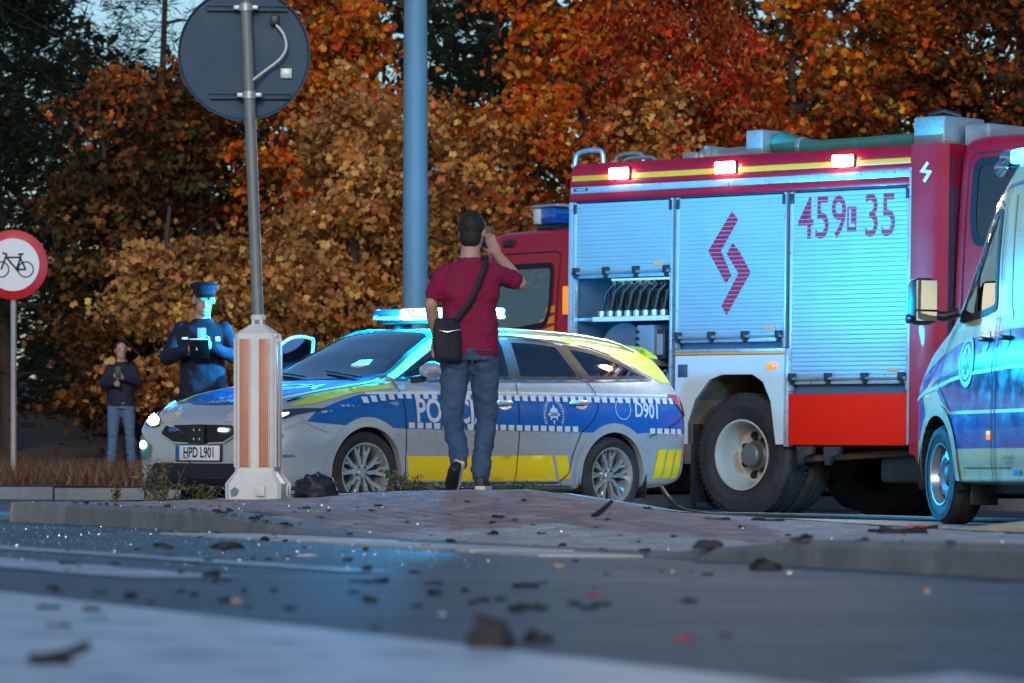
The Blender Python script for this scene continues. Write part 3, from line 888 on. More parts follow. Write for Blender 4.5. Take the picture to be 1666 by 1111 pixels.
TREES = [
 ("pine_tree", "very dark pine at the edge of the wood behind the bicycle sign", 15, 65, 9.5, 2.6, 'pine', 620, 60, .20, .5, 'needle', None),
 ("pine_tree", "dark pine with sky showing through its top behind the round sign", 215, 71, 9.8, 2.2, 'pine', 430, 55, .20, .8, 'needle', None),
 ("pine_tree", "tall dark pine above the tan maples beside the lamp post", 775, 71, 10.5, 2.2, 'pine', 560, 60, .20, .8, 'needle', None),
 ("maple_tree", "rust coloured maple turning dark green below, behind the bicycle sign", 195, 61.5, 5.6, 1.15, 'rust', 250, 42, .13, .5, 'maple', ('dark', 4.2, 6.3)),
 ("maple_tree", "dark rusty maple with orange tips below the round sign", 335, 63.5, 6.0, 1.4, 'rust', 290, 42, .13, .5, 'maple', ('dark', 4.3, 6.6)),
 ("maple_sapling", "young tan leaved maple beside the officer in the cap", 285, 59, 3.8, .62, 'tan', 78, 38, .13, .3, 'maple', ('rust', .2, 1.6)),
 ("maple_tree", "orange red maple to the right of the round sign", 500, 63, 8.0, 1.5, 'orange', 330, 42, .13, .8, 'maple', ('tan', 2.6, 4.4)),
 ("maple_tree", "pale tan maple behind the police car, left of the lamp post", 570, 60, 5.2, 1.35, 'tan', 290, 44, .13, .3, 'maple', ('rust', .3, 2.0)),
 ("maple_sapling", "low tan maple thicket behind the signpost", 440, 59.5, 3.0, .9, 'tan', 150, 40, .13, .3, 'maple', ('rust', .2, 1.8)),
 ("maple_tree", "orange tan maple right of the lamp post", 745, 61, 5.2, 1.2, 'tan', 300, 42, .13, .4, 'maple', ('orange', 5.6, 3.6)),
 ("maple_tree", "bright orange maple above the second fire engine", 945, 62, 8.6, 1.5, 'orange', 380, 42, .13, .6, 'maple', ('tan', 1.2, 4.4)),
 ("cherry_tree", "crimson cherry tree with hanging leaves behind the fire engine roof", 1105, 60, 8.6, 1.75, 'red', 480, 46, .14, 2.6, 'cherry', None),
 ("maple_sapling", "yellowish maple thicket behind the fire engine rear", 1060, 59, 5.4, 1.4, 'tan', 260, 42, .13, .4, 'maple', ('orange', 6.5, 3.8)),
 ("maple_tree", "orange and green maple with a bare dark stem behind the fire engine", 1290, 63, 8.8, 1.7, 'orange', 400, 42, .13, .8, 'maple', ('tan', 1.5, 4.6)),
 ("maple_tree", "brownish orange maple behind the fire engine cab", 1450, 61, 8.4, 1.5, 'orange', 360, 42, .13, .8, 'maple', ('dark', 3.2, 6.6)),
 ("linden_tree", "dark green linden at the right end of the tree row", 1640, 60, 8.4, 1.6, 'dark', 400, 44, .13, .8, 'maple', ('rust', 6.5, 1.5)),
]
for i, a in enumerate(TREES):
    n, lab, px, Y, h, rad, kind, nc, per, sz, z0, shp, low = a
    tree(n, lab, px, Y, h, rad, kind, int(nc*(.78 if shp == 'maple' else .9)), int(per*(1.8 if shp != 'needle' else 1)), sz*(.68 if shp != 'needle' else 1), z0, shp, low, seed=i)
tree("linden_tree", "dark green linden beyond the ambulance", 0, 64, 8.0, 1.9, 'dark', 300, 44, .14, .8, 'maple', None, seed=40, X=9.6)
tree("pine_tree", "dark pine standing left of the bicycle sign", 0, 63, 8.0, 1.9, 'pine', 400, 55, .2, .6, 'needle', None, seed=41, X=-9.8)
# the wood further back reads as one dark mass
rgw = np.random.RandomState(77); P = []
for i in range(1500):
    x = rgw.uniform(-15, 15); y = rgw.uniform(79, 86)
    top = 9.0 + 1.5*mnoise.noise(Vector((x*.35, 3, 0)))
    if -8.2 < x < -4.6: top = 6.9 + 1.0*mnoise.noise(Vector((x*1.3, 9, 0)))
    if 1.2 < x < 3.0: top = 8.0
    z = rgw.uniform(0, top)
    P.append(np.array([x, y, z+1.0]) + rgw.normal(0, .38, (55, 3)))
w = leaves("far_wood", np.concatenate(P), .26, CHERRY, PAL['dark']+PAL['pine']+[(.10, .05, .015)], None, .4, rgw)
tag(w, "dark mass of the wood behind the row of autumn trees", "wood", kind="stuff")
# ================================================================== POLICE CAR
SILVER = mat("silver car paint", (.50, .51, .52), .28, .35, var=.03, scale=4, coat=.8, rvar=.03, dirt=(.30, .27, .24), dirt_amt=.18)
LIME = mat("fluorescent lime film", (.50, .62, .05), .38, var=.05, coat=.2, scale=30)
YEL = mat("fluorescent yellow film", (.88, .60, .01), .38, var=.05, coat=.2, scale=30)
PBLUE = mat("police blue film", (.002, .10, .36), .3, var=.05, coat=.4, scale=20)
REFL = mat("silver reflective film", (.66, .68, .70), .35, .15, var=.06, scale=60)
ORNG = mat("orange marker lens", (.9, .22, .01), .25, var=.1, emit=(1, .25, .02), es=.6)
REDL = mat("red tail lens", (.35, .008, .012), .12, var=.15, coat=1)
GLS = glass("clear car glass", (.62, .74, .76), .14)
GLD = glass("tinted car glass", (.36, .46, .49), .12)
SEAT = mat("dark seat fabric", (.03, .032, .036), .9, var=.2, bump=.2)
GREYP = mat("grey interior plastic", (.10, .11, .12), .6, var=.15)
HEAD = mat("pale headliner", (.42, .43, .43), .9, var=.1)
LIT = glow("lit headlamp", (1.0, .97, .90), 12)
LITC = glow("lit daytime lamp", (.75, 1.0, .88), 14)
LITB = glow("lit blue beacon", (.10, .55, 1.0), 22)
LITW = glow("lit white panel", (.85, .93, 1.0), 1.6)
BLUEL = mat("blue beacon lens", (.006, .08, .42), .12, var=.1, coat=1)
ALLOY = mat("silver alloy", (.58, .57, .55), .32, .7, var=.1, scale=20, dirt=(.20, .17, .14), dirt_amt=.3, dirt_scale=8)
SPOKED = mat("dark alloy pocket", (.05, .05, .052), .5, var=.2)
INK = mat("black lettering", (.015, .015, .018), .5)
WHT = mat("white film", (.78, .79, .80), .4, var=.04)

def tyre_profile(Ro, Ri, w):
    h = w/2
    return [(Ri, -h*.80), (Ri+.02, -h*.95), ((Ro+Ri)/2, -h*1.02), (Ro-.03, -h*.93), (Ro-.008, -h*.78), (Ro, -h*.6), (Ro, -h*.30), (Ro-.008, -h*.28), (Ro-.008, -h*.22), (Ro, -h*.20),
            (Ro, h*.20), (Ro-.008, h*.22), (Ro-.008, h*.28), (Ro, h*.30), (Ro, h*.6), (Ro-.008, h*.78), (Ro-.03, h*.93), ((Ro+Ri)/2, h*1.02), (Ro-(Ro-Ri)*.18, h*.985), (Ri+.02, h*.95), (Ri, h*.80)]

def car_wheel(parent, c, side, Ro=.317, Ri=.222, w=.205, steer=0.0, spokes=5):
    M = Matrix.Translation(c) @ Matrix.Rotation(steer, 4, 'Z') @ (Matrix.Identity(4) if side > 0 else Matrix.Rotation(math.pi, 4, 'Z'))
    hub = MB(); hub.lathe([(.0, .052), (.028, .052), (.034, .044), (.060, .04), (.075, .02), (.075, -.06)], 20, M=M)
    wh = hub.build("wheel", ALLOY, parent, 30)
    MB().lathe(tyre_profile(Ro, Ri, w), 48, closed=True, M=M).build("tyre", RUB, wh, 50)
    MB().lathe([(Ri+.006, w*.40), (Ri+.010, w*.46), (Ri-.004, w*.455), (Ri-.012, w*.36), (Ri-.022, .0), (Ri-.022, -w*.4), (Ri+.004, -w*.42)], 48, M=M).build("rim", ALLOY, wh, 40)
    MB().lathe([(.0, -.03), (Ri-.02, -.03)], 32, M=M).build("brake_disc", SPOKED, wh, 40)
    sp = MB()
    for k in range(spokes):
        a = R(90 + 360/spokes*k)
        for d in (-1, 1):
            T = M @ Matrix.Rotation(-a, 4, 'Y')
            y0, y1 = .012, .047
            # a slim arm that forks away from its twin, with a branch to the rim
            arm = [(.05, d*.004), (.12, d*.016), (Ri-.014, d*.072), (Ri-.014, d*.044), (.13, d*.034+.0), (.06, d*.028)]
            arm = [(.045, d*.002), (.11, d*.010), (.155, d*.040), (Ri-.012, d*.086), (Ri-.012, d*.062), (.16, d*.022), (Ri-.012, d*.014), (Ri-.012, d*.036), (.15, d*.05), (.10, d*.036), (.045, d*.026)]
            sp.prism([(.04, d*.003), (.115, d*.012), (Ri-.010, d*.072), (Ri-.010, d*.098), (.105, d*.044), (.04, d*.03)], 'XZ', y0, y1, T)
            sp.prism([(.125, d*.022), (Ri-.010, d*.012), (Ri-.010, d*.030), (.135, d*.040)], 'XZ', y0+.004, y1-.006, T)
    sp.build("spokes", ALLOY, wh, 25)
    for k in range(5):
        a = R(54+72*k)
        MB().lathe([(0, .054), (.009, .052), (.010, .03)], 8, c=(.052*math.cos(a), 0, .052*math.sin(a)), M=M).build("wheel_bolt", SPOKED, wh, 30)
    return wh

X_ = [-2.37, -2.355, -2.315, -2.24, -2.12, -1.9, -1.6, -1.0, -.3, .2, .6, .95, 1.15, 1.4, 1.7, 1.95, 2.10, 2.18, 2.225, 2.245]
CARP = dict(
 zb=[.42, .37, .32, .28, .25, .22, .20, .185, .185, .185, .185, .185, .185, .185, .18, .175, .175, .18, .20, .24],
 w=[.54, .61, .70, .785, .845, .885, .898, .90, .90, .90, .90, .90, .90, .90, .895, .88, .845, .795, .715, .61],
 zbelt=[.84, .88, .93, .98, 1.03, 1.07, 1.075, 1.065, 1.05, 1.04, 1.03, 1.01, .99, .955, .905, .845, .79, .745, .71, .68],
 wb=[.50, .56, .63, .70, .755, .79, .81, .83, .835, .835, .83, .815, .80, .775, .735, .67, .62, .57, .52, .45],
 ztop=[.88, .94, 1.05, 1.21, 1.375, 1.415, 1.44, 1.465, 1.475, 1.455, 1.30, 1.115, 1.03, .99, .935, .875, .82, .77, .73, .70],
 zr=[.86, .91, 1.0, 1.12, 1.245, 1.315, 1.365, 1.405, 1.415, 1.395, 1.235, 1.065, 1.012, .976, .922, .862, .808, .76, .722, .692],
 wr=[.38, .42, .48, .54, .565, .58, .59, .605, .61, .61, .655, .72, .66, .62, .57, .51, .46, .42, .38, .32])
xd = np.unique(np.concatenate([np.linspace(-2.37, -2.1, 14), np.linspace(-2.1, 1.9, 190), np.linspace(1.9, 2.245, 26)]))
cp = {k: pchip(X_, v, xd) for k, v in CARP.items()}
secs = []
for i in range(len(xd)):
    zb, w_, zt, wb, tp, zr, wr = (cp[k][i] for k in ('zb', 'w', 'zbelt', 'wb', 'ztop', 'zr', 'wr'))
    H_ = zt-zb
    secs.append([(0, zb), (.6*w_, zb), (.9*w_, zb+.02*H_), (.975*w_, zb+.14*H_), (.985*w_, zb+.30*H_), (w_, zb+.52*H_), (.992*w_, zb+.72*H_), (max(wb, .965*w_), zb+.86*H_), (wb, zt),
                 ((wb+wr)/2+.018, (zt+zr)/2), (wr, zr), (.82*wr, zr+.62*(tp-zr)), (.42*wr, zr+.93*(tp-zr)), (0, tp)])
cs = Shell(xd, secs, 5)

CYAW = R(180+43.5)
cf_, cl_ = Vector((math.cos(CYAW), math.sin(CYAW))), Vector((-math.sin(CYAW), math.cos(CYAW)))
cpos = Vector((.81, 34.65)) - cl_*.885 + cf_*1.325
car = thing("police_car", "silver and blue police estate car with lime and yellow film, headlights on", "car", (cpos.x, cpos.y, G(cpos.x)), CYAW, slope=True)

W1 = rounded([(.93, 1.045), (.62, 1.215), (.30, 1.362), (.05, 1.385), (-.30, 1.39), (-.235, 1.065)], .03)
W2 = rounded([(-.315, 1.067), (-.365, 1.388), (-.62, 1.385), (-.88, 1.365), (-1.015, 1.085)], .03)
W3 = rounded([(-1.10, 1.09), (-.975, 1.355), (-1.25, 1.325), (-1.52, 1.25), (-1.80, 1.115)], .03)
WS = [(1.16, 0), (1.14, .3), (1.08, .55), (.99, .67), (.93, .695), (.60, .590), (.33, .530), (.27, .40), (.25, 0)]
WS = WS + [(x, -y) for x, y in WS[-2:0:-1]]
RW = [(-.52, 1.06), (.52, 1.06), (.47, 1.33), (-.47, 1.33)]
hubs = [(1.325, .317), (-1.325, .317)]
s1, s2, s3, sws = shrink(W1, .028), shrink(W2, .028), shrink(W3, .028), shrink(WS, .045)
def car_cut(c):
    if abs(c.y) > .5:
        for hx, hz in hubs:
            if math.hypot(c.x-hx, c.z-hz) < .372 and abs(c.y) > .55: return True
        if c.z > 1.02 and c.x < 1.0 and any(in_poly((c.x, c.z), s) for s in (s1, s2, s3)): return True
    if c.z > 1.0 and c.x > .2 and in_poly((c.x, c.y), sws): return True
    if c.x < -2.1 and abs(c.y) < .55 and in_poly((c.y, c.z), shrink(RW, .02)): return True
    return False
body = cs.body("body", SILVER, car, car_cut, .022, HEAD)

for sd, ax in ((1, 'L'), (-1, 'R')):
    # wheel wells, arch lips
    for hx, hz in hubs:
        well = MB()
        v = []; f = []
        for i in range(25):
            a = R(-20+220*i/24)
            v += [(hx+.375*math.cos(a), sd*.88, hz+.375*math.sin(a)), (hx+.375*math.cos(a), sd*.45, hz+.375*math.sin(a))]
            if i: f.append([2*i-2, 2*i-1, 2*i+1, 2*i])
        v2 = [(hx+.375*math.cos(R(-20+220*i/24)), sd*.46, hz+.375*math.sin(R(-20+220*i/24))) for i in range(25)]
        mk("wheel_well", v+v2, f+[[50+i for i in range(25)]], DARK, body, smooth=40)
        lo = -19 if hx > 0 else -14
        outer = ring_pts(hx, hz, .425, 40, lo, 180-lo); innr = ring_pts(hx, hz, .352, 40, 180-lo, lo)
        cs.patch("wheel_arch", outer+innr, ax, SILVER, car, .006, .04)
        # inner flange of the arch
        v = []; f = []
        for i in range(41):
            a = R(lo+(180-2*lo)*i/40); p = (hx+.352*math.cos(a), hz+.352*math.sin(a)); h = cs.cast(ax, *p)
            y = h[0].y if h else sd*.87
            v += [(p[0], y+sd*.006, p[1]), (p[0], y-sd*.05, p[1])]
            if i: f.append([2*i-2, 2*i-1, 2*i+1, 2*i])
        mk("arch_flange", v, f, SILVER, car, smooth=60)
    # windows: pane, seal, bright strip
    for W, g in ((W1, GLS), (W2, GLD), (W3, GLD)):
        wobj = cs.patch("side_window", W, ax, g, car, .002, .05)
        cs.patch("window_seal", [shrink(W, -.012), shrink(W, .024)], ax, SEAL, wobj, .005, .04)
    cs.strip("chrome_trim", [(.97, 1.035), (.6, 1.243), (.33, 1.383), (.05, 1.408), (-.4, 1.412), (-.9, 1.385), (-1.27, 1.346), (-1.55, 1.268), (-1.86, 1.112)], .016, ax, CHROME, car, .009)
    cs.strip("chrome_trim", [(.97, 1.032), (.3, 1.047), (-.4, 1.058), (-1.1, 1.074), (-1.86, 1.104)], .014, ax, CHROME, car, .009)
    cs.patch("pillar_cover", [(-.235, 1.07), (-.30, 1.39), (-.365, 1.39), (-.315, 1.07)], ax, SEAL, car, .006, .05)
    cs.patch("pillar_cover", [(-1.02, 1.09), (-.88, 1.365), (-.975, 1.355), (-1.10, 1.09)], ax, SEAL, car, .006, .05)
    # livery
    ar1 = ring_pts(1.325, .317, .427, 30, 170, 10)
    def arc(hx, zc, a0, a1, n=24): return ring_pts(hx, .317, .426, n, a0, a1)
    zt_, zb_ = .935, .665
    f_a = math.degrees(math.asin((zb_-.317)/.426))
    blue = [(-2.20, zt_+.01), (-2.31, .80), (-2.325, zb_+.015)] + [(-1.70, zb_+.01)] + arc(-1.325, 0, 180-f_a, f_a) + [(-.9, zb_), (.88, zb_-.005)] + arc(1.325, 0, 180-f_a, f_a+3) + [(1.80, .69), (1.93, .70), (1.82, .78), (1.55, .865), (1.35, .915), (1.05, zt_-.012), (.2, zt_-.005), (-1.0, zt_+.006)]
    cs.patch("blue_band", blue, ax, PBLUE, car, .003, .05)
    # checked edges of the band
    for k in range(40):
        x = 1.36 - k*.088
        if x < -2.18: break
        z = zt_ - .02 + (1.0-x)*.006 - max(0, x-1.0)*.12
        cs.patch("check", [(x, z-.024), (x-.055, z-.024), (x-.055, z+.024), (x, z+.024)], ax, REFL, car, .0105, .03)
        zz = zb_+.022
        if .95 < x < 1.72 or -1.74 < x-.06 < -.92: continue
        if x < .93: cs.patch("check", [(x, zz-.022), (x-.062, zz-.022), (x-.062, zz+.022), (x, zz+.022)], ax, REFL, car, .0105, .03)
    cs.strip("film_edge", [(1.3, .925), (.2, zt_+.022), (-1.0, zt_+.033), (-2.15, zt_+.044)], .02, ax, REFL, car, .0045)
    cs.patch("yellow_band", [(.93, .262), (.915, .45), (-.63, .475), (-.70, .275)], ax, YEL, car, .004, .06)
    for x0 in (-.66, -.79):
        pass
    cs.patch("yellow_band", [(-.735, .277), (-.665, .476), (-.80, .479), (-.855, .30)], ax, YEL, car, .004, .06)
    cs.patch("yellow_band", [(-.755, .0), (-.755, .0), (-.755, .0)], ax, YEL, car) if False else None
    for x0 in (-1.79, -1.91, -2.03):
        cs.patch("yellow_stripe", [(x0, .30), (x0-.055, .535), (x0-.155, .545), (x0-.10, .31)], ax, YEL, car, .005, .05)
    # lime film over pillar, roof edge, rear quarter, wing top
    cs.patch("lime_film", [(x, sd*y) for x, y in [(.98, .712), (.60, .607), (.33, .547), (.27, .60), (.33, .635), (.60, .685), (.97, .785)]], 'T', LIME, car, .011, .03)
    cs.patch("lime_film", [(.22, 1.413), (-.3, 1.420), (-.9, 1.402), (-1.27, 1.36), (-1.55, 1.283), (-1.80, 1.16), (-1.98, 1.085), (-2.16, 1.08), (-2.13, 1.21), (-2.04, 1.32), (-1.7, 1.385), (-1.0, 1.432), (-.3, 1.445), (.22, 1.432)], ax, LIME, car, .003, .05)
    cs.patch("lime_film", [(1.0, .972), (1.03, 1.0), (1.4, .965), (1.75, .895), (1.98, .81), (1.80, .835), (1.40, .925)], ax, LIME, car, .004, .04)
    # seams
    SEAM = DARK
    sw = .009
    cs.strip("door_seam", [(1.0, 1.02), (.965, .93), (.945, .8), (.935, .5), (.93, .25)], sw, ax, SEAM, car, .0075)
    cs.strip("door_seam", [(-.27, 1.06), (-.262, .8), (-.255, .5), (-.24, .25)], sw, ax, SEAM, car, .0075)
    cs.strip("door_seam", [(-1.06, 1.08), (-1.13, .98), (-1.145, .86), (-1.08, .76), (-.94, .66), (-.865, .50), (-.82, .33), (-.72, .26), (.93, .245)], sw, ax, SEAM, car, .0075)
    cs.strip("bumper_seam", [(-2.26, .86), (-2.10, .77), (-1.85, .68), (-1.72, .64)], sw, ax, SEAM, car, .0085)
    cs.strip("bumper_seam", [(1.72, .62), (1.86, .66), (1.96, .70), (2.0, .74)], sw, ax, SILVER, car, .0085)
    cs.strip("bonnet_seam", [(1.06, 1.012), (1.4, .977), (1.72, .915), (1.95, .845)], sw, ax, SEAM, car, .0065)
    cs.strip("fuel_flap_seam", ring_pts(-1.42, .86, .085, 28), .006, ax, REFL, car, .0085, closed=True) if sd > 0 else None
    # handles
    for hx, hz in ((-.10, .875), (-.94, .895)):
        h = cs.cast(ax, hx, hz)[0]
        mb = MB(); mb.tube([(hx+.105, h.y-sd*.004, hz), (hx+.07, h.y+sd*.03, hz+.004), (hx-.05, h.y+sd*.034, hz+.006), (hx-.10, h.y-sd*.002, hz+.006)], [.012, .017, .017, .012], 8, flat=1.2)
        hd = mb.build("door_handle", SILVER, car, 60)
        cs.patch("handle_recess", ring_pts(hx-.01, hz-.008, .075, 24, sz=.55), ax, CHROME, hd, .0085, .03)
    # tail lamp, reflector, mud flap, marker
    cs.patch("tail_lamp", rounded([(-1.98, .985), (-2.16, .985), (-2.30, .93), (-2.33, .83), (-2.24, .80), (-2.10, .90)], .02), ax, REDL, car, .012, .035)
    cs.patch("reflector", [(-2.27, .42), (-2.31, .52), (-2.345, .52), (-2.33, .43)], ax, BLK, car, .008, .03)
    h = cs.cast(ax, -1.70, .45)[0]
    MB().box((-1.715, h.y-sd*.16 if sd > 0 else h.y, .14), (-1.70, h.y if sd > 0 else h.y+.16, .42), .004).build("mud_flap", BLK, car)
    cs.patch("side_indicator", rounded([(1.12, .853), (1.03, .868), (.995, .85), (1.03, .832)], .01), ax, CHROME, car, .008, .03)
    cs.strip("sill", [(.9, .215), (-.88, .215)], .05, ax, SILVER, car, .012, .1)
    # roof rail
    mb = MB(); rp = []
    for x in np.linspace(.30, -1.85, 16):
        h = cs.cast('T', x, sd*.575); lift = .032*min(1, (.30-x)/.18+.05, (x+1.85)/.22+.05)
        rp.append((x, sd*.575, h[0].z+lift))
    mb.tube(rp, .013, 8); mb.build("roof_rail", BLK if sd < 0 else ALU, car, 60)
    # mirror
    mb = MB()
    prof = [(.0, .0), (.03, .012), (.07, .03), (.085, .07), (.075, .115), (.03, .135), (-.02, .12), (-.03, .06), (-.02, .01)]
    P_ = []
    for t in np.linspace(0, 1, 8):
        sc = math.sin(math.pi*(.12+.80*t))**.45
        P_.append([(.80+(a-.02)*sc, sd*(.93+.20*t), 1.035+.02*t+(b-.06)*sc+.06) for a, b in prof])
    n = len(prof); v = [q for r_ in P_ for q in r_]; f = [[i*n+k, i*n+(k+1) % n, (i+1)*n+(k+1) % n, (i+1)*n+k] for i in range(7) for k in range(n)] + [list(range(n)), [7*n+k for k in reversed(range(n))]]
    mb.add(v, f); mr = mb.build("door_mirror", SILVER, car, 60)
    MB().tube([(.82, sd*.83, 1.04), (.80, sd*.95, 1.055)], .028, 8).build("mirror_stalk", BLK, mr)
    MB().box((.772, sd*1.0-.065, 1.05), (.778, sd*1.0+.1, 1.15), .002).build("mirror_glass", CHROME, mr)
    # front lamps
    hl = [(sd*a, b) for a, b in [(.47, .665), (.56, .645), (.72, .668), (.82, .715), (.875, .795), (.80, .79), (.66, .765), (.50, .725)]]
    lampo = cs.patch("headlight", rounded(hl, .015), 'F', mat("headlamp dark glass", (.03, .04, .05), .06, var=.05, coat=1), car, .012, .018)
    cs.patch("lit_reflector", rounded([(sd*.50, .672), (sd*.585, .66), (sd*.70, .690), (sd*.70, .735), (sd*.60, .737), (sd*.51, .715)], .012), 'F', LIT, lampo, .018, .015)
    cs.patch("lit_reflector", rounded([(sd*.745, .715), (sd*.79, .725), (sd*.80, .752), (sd*.755, .745)], .008), 'F', LIT, lampo, .018, .015)
    cs.patch("fog_recess", rounded([(sd*.60, .40), (sd*.80, .46), (sd*.84, .60), (sd*.70, .565), (sd*.58, .51)], .02), 'F', mat("green lamp recess", (.05, .22, .19), .3, var=.1), car, .008, .02)
    fg = cs.patch("fog_lamp", ring_pts(sd*.70, .515, .048, 20, sz=.62), 'F', LITC, car, .016, .015)
    cs.strip("bumper_strip", [(sd*.50, .40), (sd*.66, .405), (sd*.86, .44)], .018, 'F', CHROME, car, .010)
# bonnet film and lettering
hood = [(1.14, 0), (1.10, .45), (1.02, .66), (1.4, .655), (1.75, .60), (1.98, .49), (2.07, .30), (2.095, 0)]
hood = hood + [(x, -y) for x, y in hood[-2:0:-1]]
cs.patch("bonnet_film", hood, 'T', PBLUE, car, .006, .03)
for q in (1, -1):
    cs.patch("bonnet_edge_film", [(1.03, q*.68), (1.06, q*.72), (1.4, q*.715), (1.75, q*.66), (1.98, q*.56), (2.0, q*.51), (1.75, q*.605), (1.4, q*.662)], 'T', LIME, car, .009, .03)
cs.text("bonnet_lettering", "POLICJA", .30, (1.52, 0), 'T', REFL, car, .010, xs=1.05, bold=.006)
cs.text("bonnet_emblem", "KIA", .075, (2.06, 0), 'T', CHROME, car, .012, xs=1.9, bold=.002)
cs.patch("roof_film", [(.20, .50), (-1.7, .50), (-1.7, -.50), (.20, -.50)], 'T', mat("pale roof film", (.55, .60, .50), .4, var=.05), car, .003, .12)
# side lettering and crest on the near side and the far one
for ax, sg in (('L', 1), ('R', -1)):
    cs.text("door_lettering", "POLICJA", .255, (.46, .795), ax, REFL, car, .0075, xs=.80, bold=.006)
    cs.text("call_sign", "D901", .165, (-1.70, .845), ax, REFL, car, .0075, xs=.80, bold=.004, rot=-.05*sg)
    cx, cz = -.64, .80
    star = []
    for k in range(16):
        rr = (.075 if k % 4 == 0 else .058 if k % 2 == 0 else .045); a = R(90+22.5*k); star.append((cx+rr*math.cos(a)*.95, cz+rr*math.sin(a)*1.1))
    cr = cs.patch("crest", star, ax, REFL, car, .0075, .03)
    cs.patch("crest_plaque", [(cx-.04, cz-.012), (cx+.04, cz-.012), (cx+.04, cz+.014), (cx-.04, cz+.014)], ax, PBLUE, cr, .010, .03)
    cs.text("crest_lettering", "POLICJA", .024, (cx, cz+.001), ax, REFL, cr, .012, xs=.85)
    cs.patch("crest_plaque", [(cx-.026, cz-.05), (cx+.026, cz-.05), (cx+.026, cz-.028), (cx-.026, cz-.028)], ax, PBLUE, cr, .010, .03)
    word = "POMAGAMY I CHRONIMY"
    for k, chh in enumerate(word):
        if chh == ' ': continue
        a = R(215 - 250*k/(len(word)-1)); dx, dz = .102*math.cos(a), .112*math.sin(a)
        cs.text("crest_letter", chh, .042, (cx - dx*sg, cz+dz), ax, REFL, cr, .0075, rot=(a-math.pi/2))
# grille, plate, intake
GRL = mat("grille black", (.012, .013, .015), .35, var=.2)
gr = cs.patch("grille", rounded([(-.46, .60), (-.40, .665), (0, .672), (.40, .665), (.46, .60), (.30, .535), (0, .525), (-.30, .535)], .02), 'F', GRL, car, .012, .025)
for k in range(5):
    z = .552+.024*k; wd = .40 if 0 < k < 4 else .34
    cs.strip("grille_slat", [(-wd, z), (0, z-.004), (wd, z)], .006, 'F', BLK, gr, .018, .03)
cs.strip("grille_trim", [(-.46, .60), (-.30, .533), (-.12, .527)], .012, 'F', CHROME, gr, .018)
cs.strip("grille_trim", [(.46, .60), (.30, .533), (.12, .527)], .012, 'F', CHROME, gr, .018)
cs.patch("grille_unit", rounded([(-.085, .525), (.085, .525), (.085, .665), (-.085, .665)], .01), 'F', BLK, gr, .028, .03)
for a in (-.035, .035):
    for b in (.56, .63):
        cs.patch("grille_stud", ring_pts(a, b, .011, 8), 'F', CHROME, gr, .033, .02)
for a in (-.30, .30):
    cs.patch("grille_blue_lamp", rounded([(a-.05, .617), (a+.05, .617), (a+.05, .641), (a-.05, .641)], .006), 'F', LITC if a > 0 else BLUEL, gr, .026, .02)
cs.patch("lower_intake", rounded([(-.70, .205), (-.55, .375), (.55, .375), (.70, .205)], .02), 'F', GRL, car, .004, .04)
for k in range(5):
    cs.strip("intake_slat", [(-.56, .235+.028*k), (.56, .235+.028*k)], .007, 'F', BLK, car, .014, .08)
cs.strip("chin", [(-.72, .195), (0, .190), (.72, .195)], .022, 'F', BLK, car, .012, .06)
x_f = cs.cast('F', 0, .45)[0].x
pl = MB().box((x_f-.03, -.275, .388), (x_f+.018, .275, .518), .006).build("number_plate_frame", BLK, car)
MB().box((x_f+.016, -.26, .397), (x_f+.022, .26, .511), .002).build("number_plate", WHT, pl)
MB().box((x_f+.0205, -.258, .399), (x_f+.0235, -.218, .509), .0).build("plate_band", PBLUE, pl, None)
flat_text("plate_lettering", "HPD L901", .112, lambda x, y: (x_f+.0245, .02+x, .454+y), INK, pl, xs=.80, bold=.002)
# glazing in front and behind
wobj = cs.patch("windscreen", WS, 'T', glass("windscreen glass", (.80, .90, .92), .22), car, .003, .06)
cs.patch("windscreen_seal", [shrink(WS, -.012), shrink(WS, .038)], 'T', SEAL, wobj, .006, .05)
for q in ((.55, .03), (-.10, -.52)):
    a, b = q
    P_ = [(1.10-.10*t, a+(b-a)*t) for t in np.linspace(0, 1, 8)]
    mb = MB(); mb.tube([cs.cast('T', x, y)[0]+Vector((0, 0, .02)) for x, y in P_], .008, 6); mb.build("wiper", BLK, wobj)
rwn = cs.patch("rear_window", RW, 'B', GLD, car, .003, .06)
cs.patch("window_seal", [shrink(RW, -.015), shrink(RW, .03)], 'B', SEAL, rwn, .006, .05)
# spoiler
sp = MB(); v = []; f = []
for i, y in enumerate(np.linspace(-.56, .56, 13)):
    e = .05*(abs(y)/.56)**3
    v += [(-1.98, y, 1.405-e*.6), (-2.19+e, y, 1.355-e), (-2.20+e, y, 1.335-e), (-2.02, y, 1.345-e)]
    if i:
        o = (i-1)*4
        f += [[o+k, o+4+k, o+4+(k+1) % 4, o+(k+1) % 4] for k in range(4)]
f += [[0, 1, 2, 3], [51, 50, 49, 48]]
sp.add(v, f); sp.build("roof_spoiler", LIME, car, 40)
MB().tube([(-1.55, 0, 1.43), (-1.66, 0, 1.50)], [.012, .005], 6).build("roof_aerial", BLK, car)
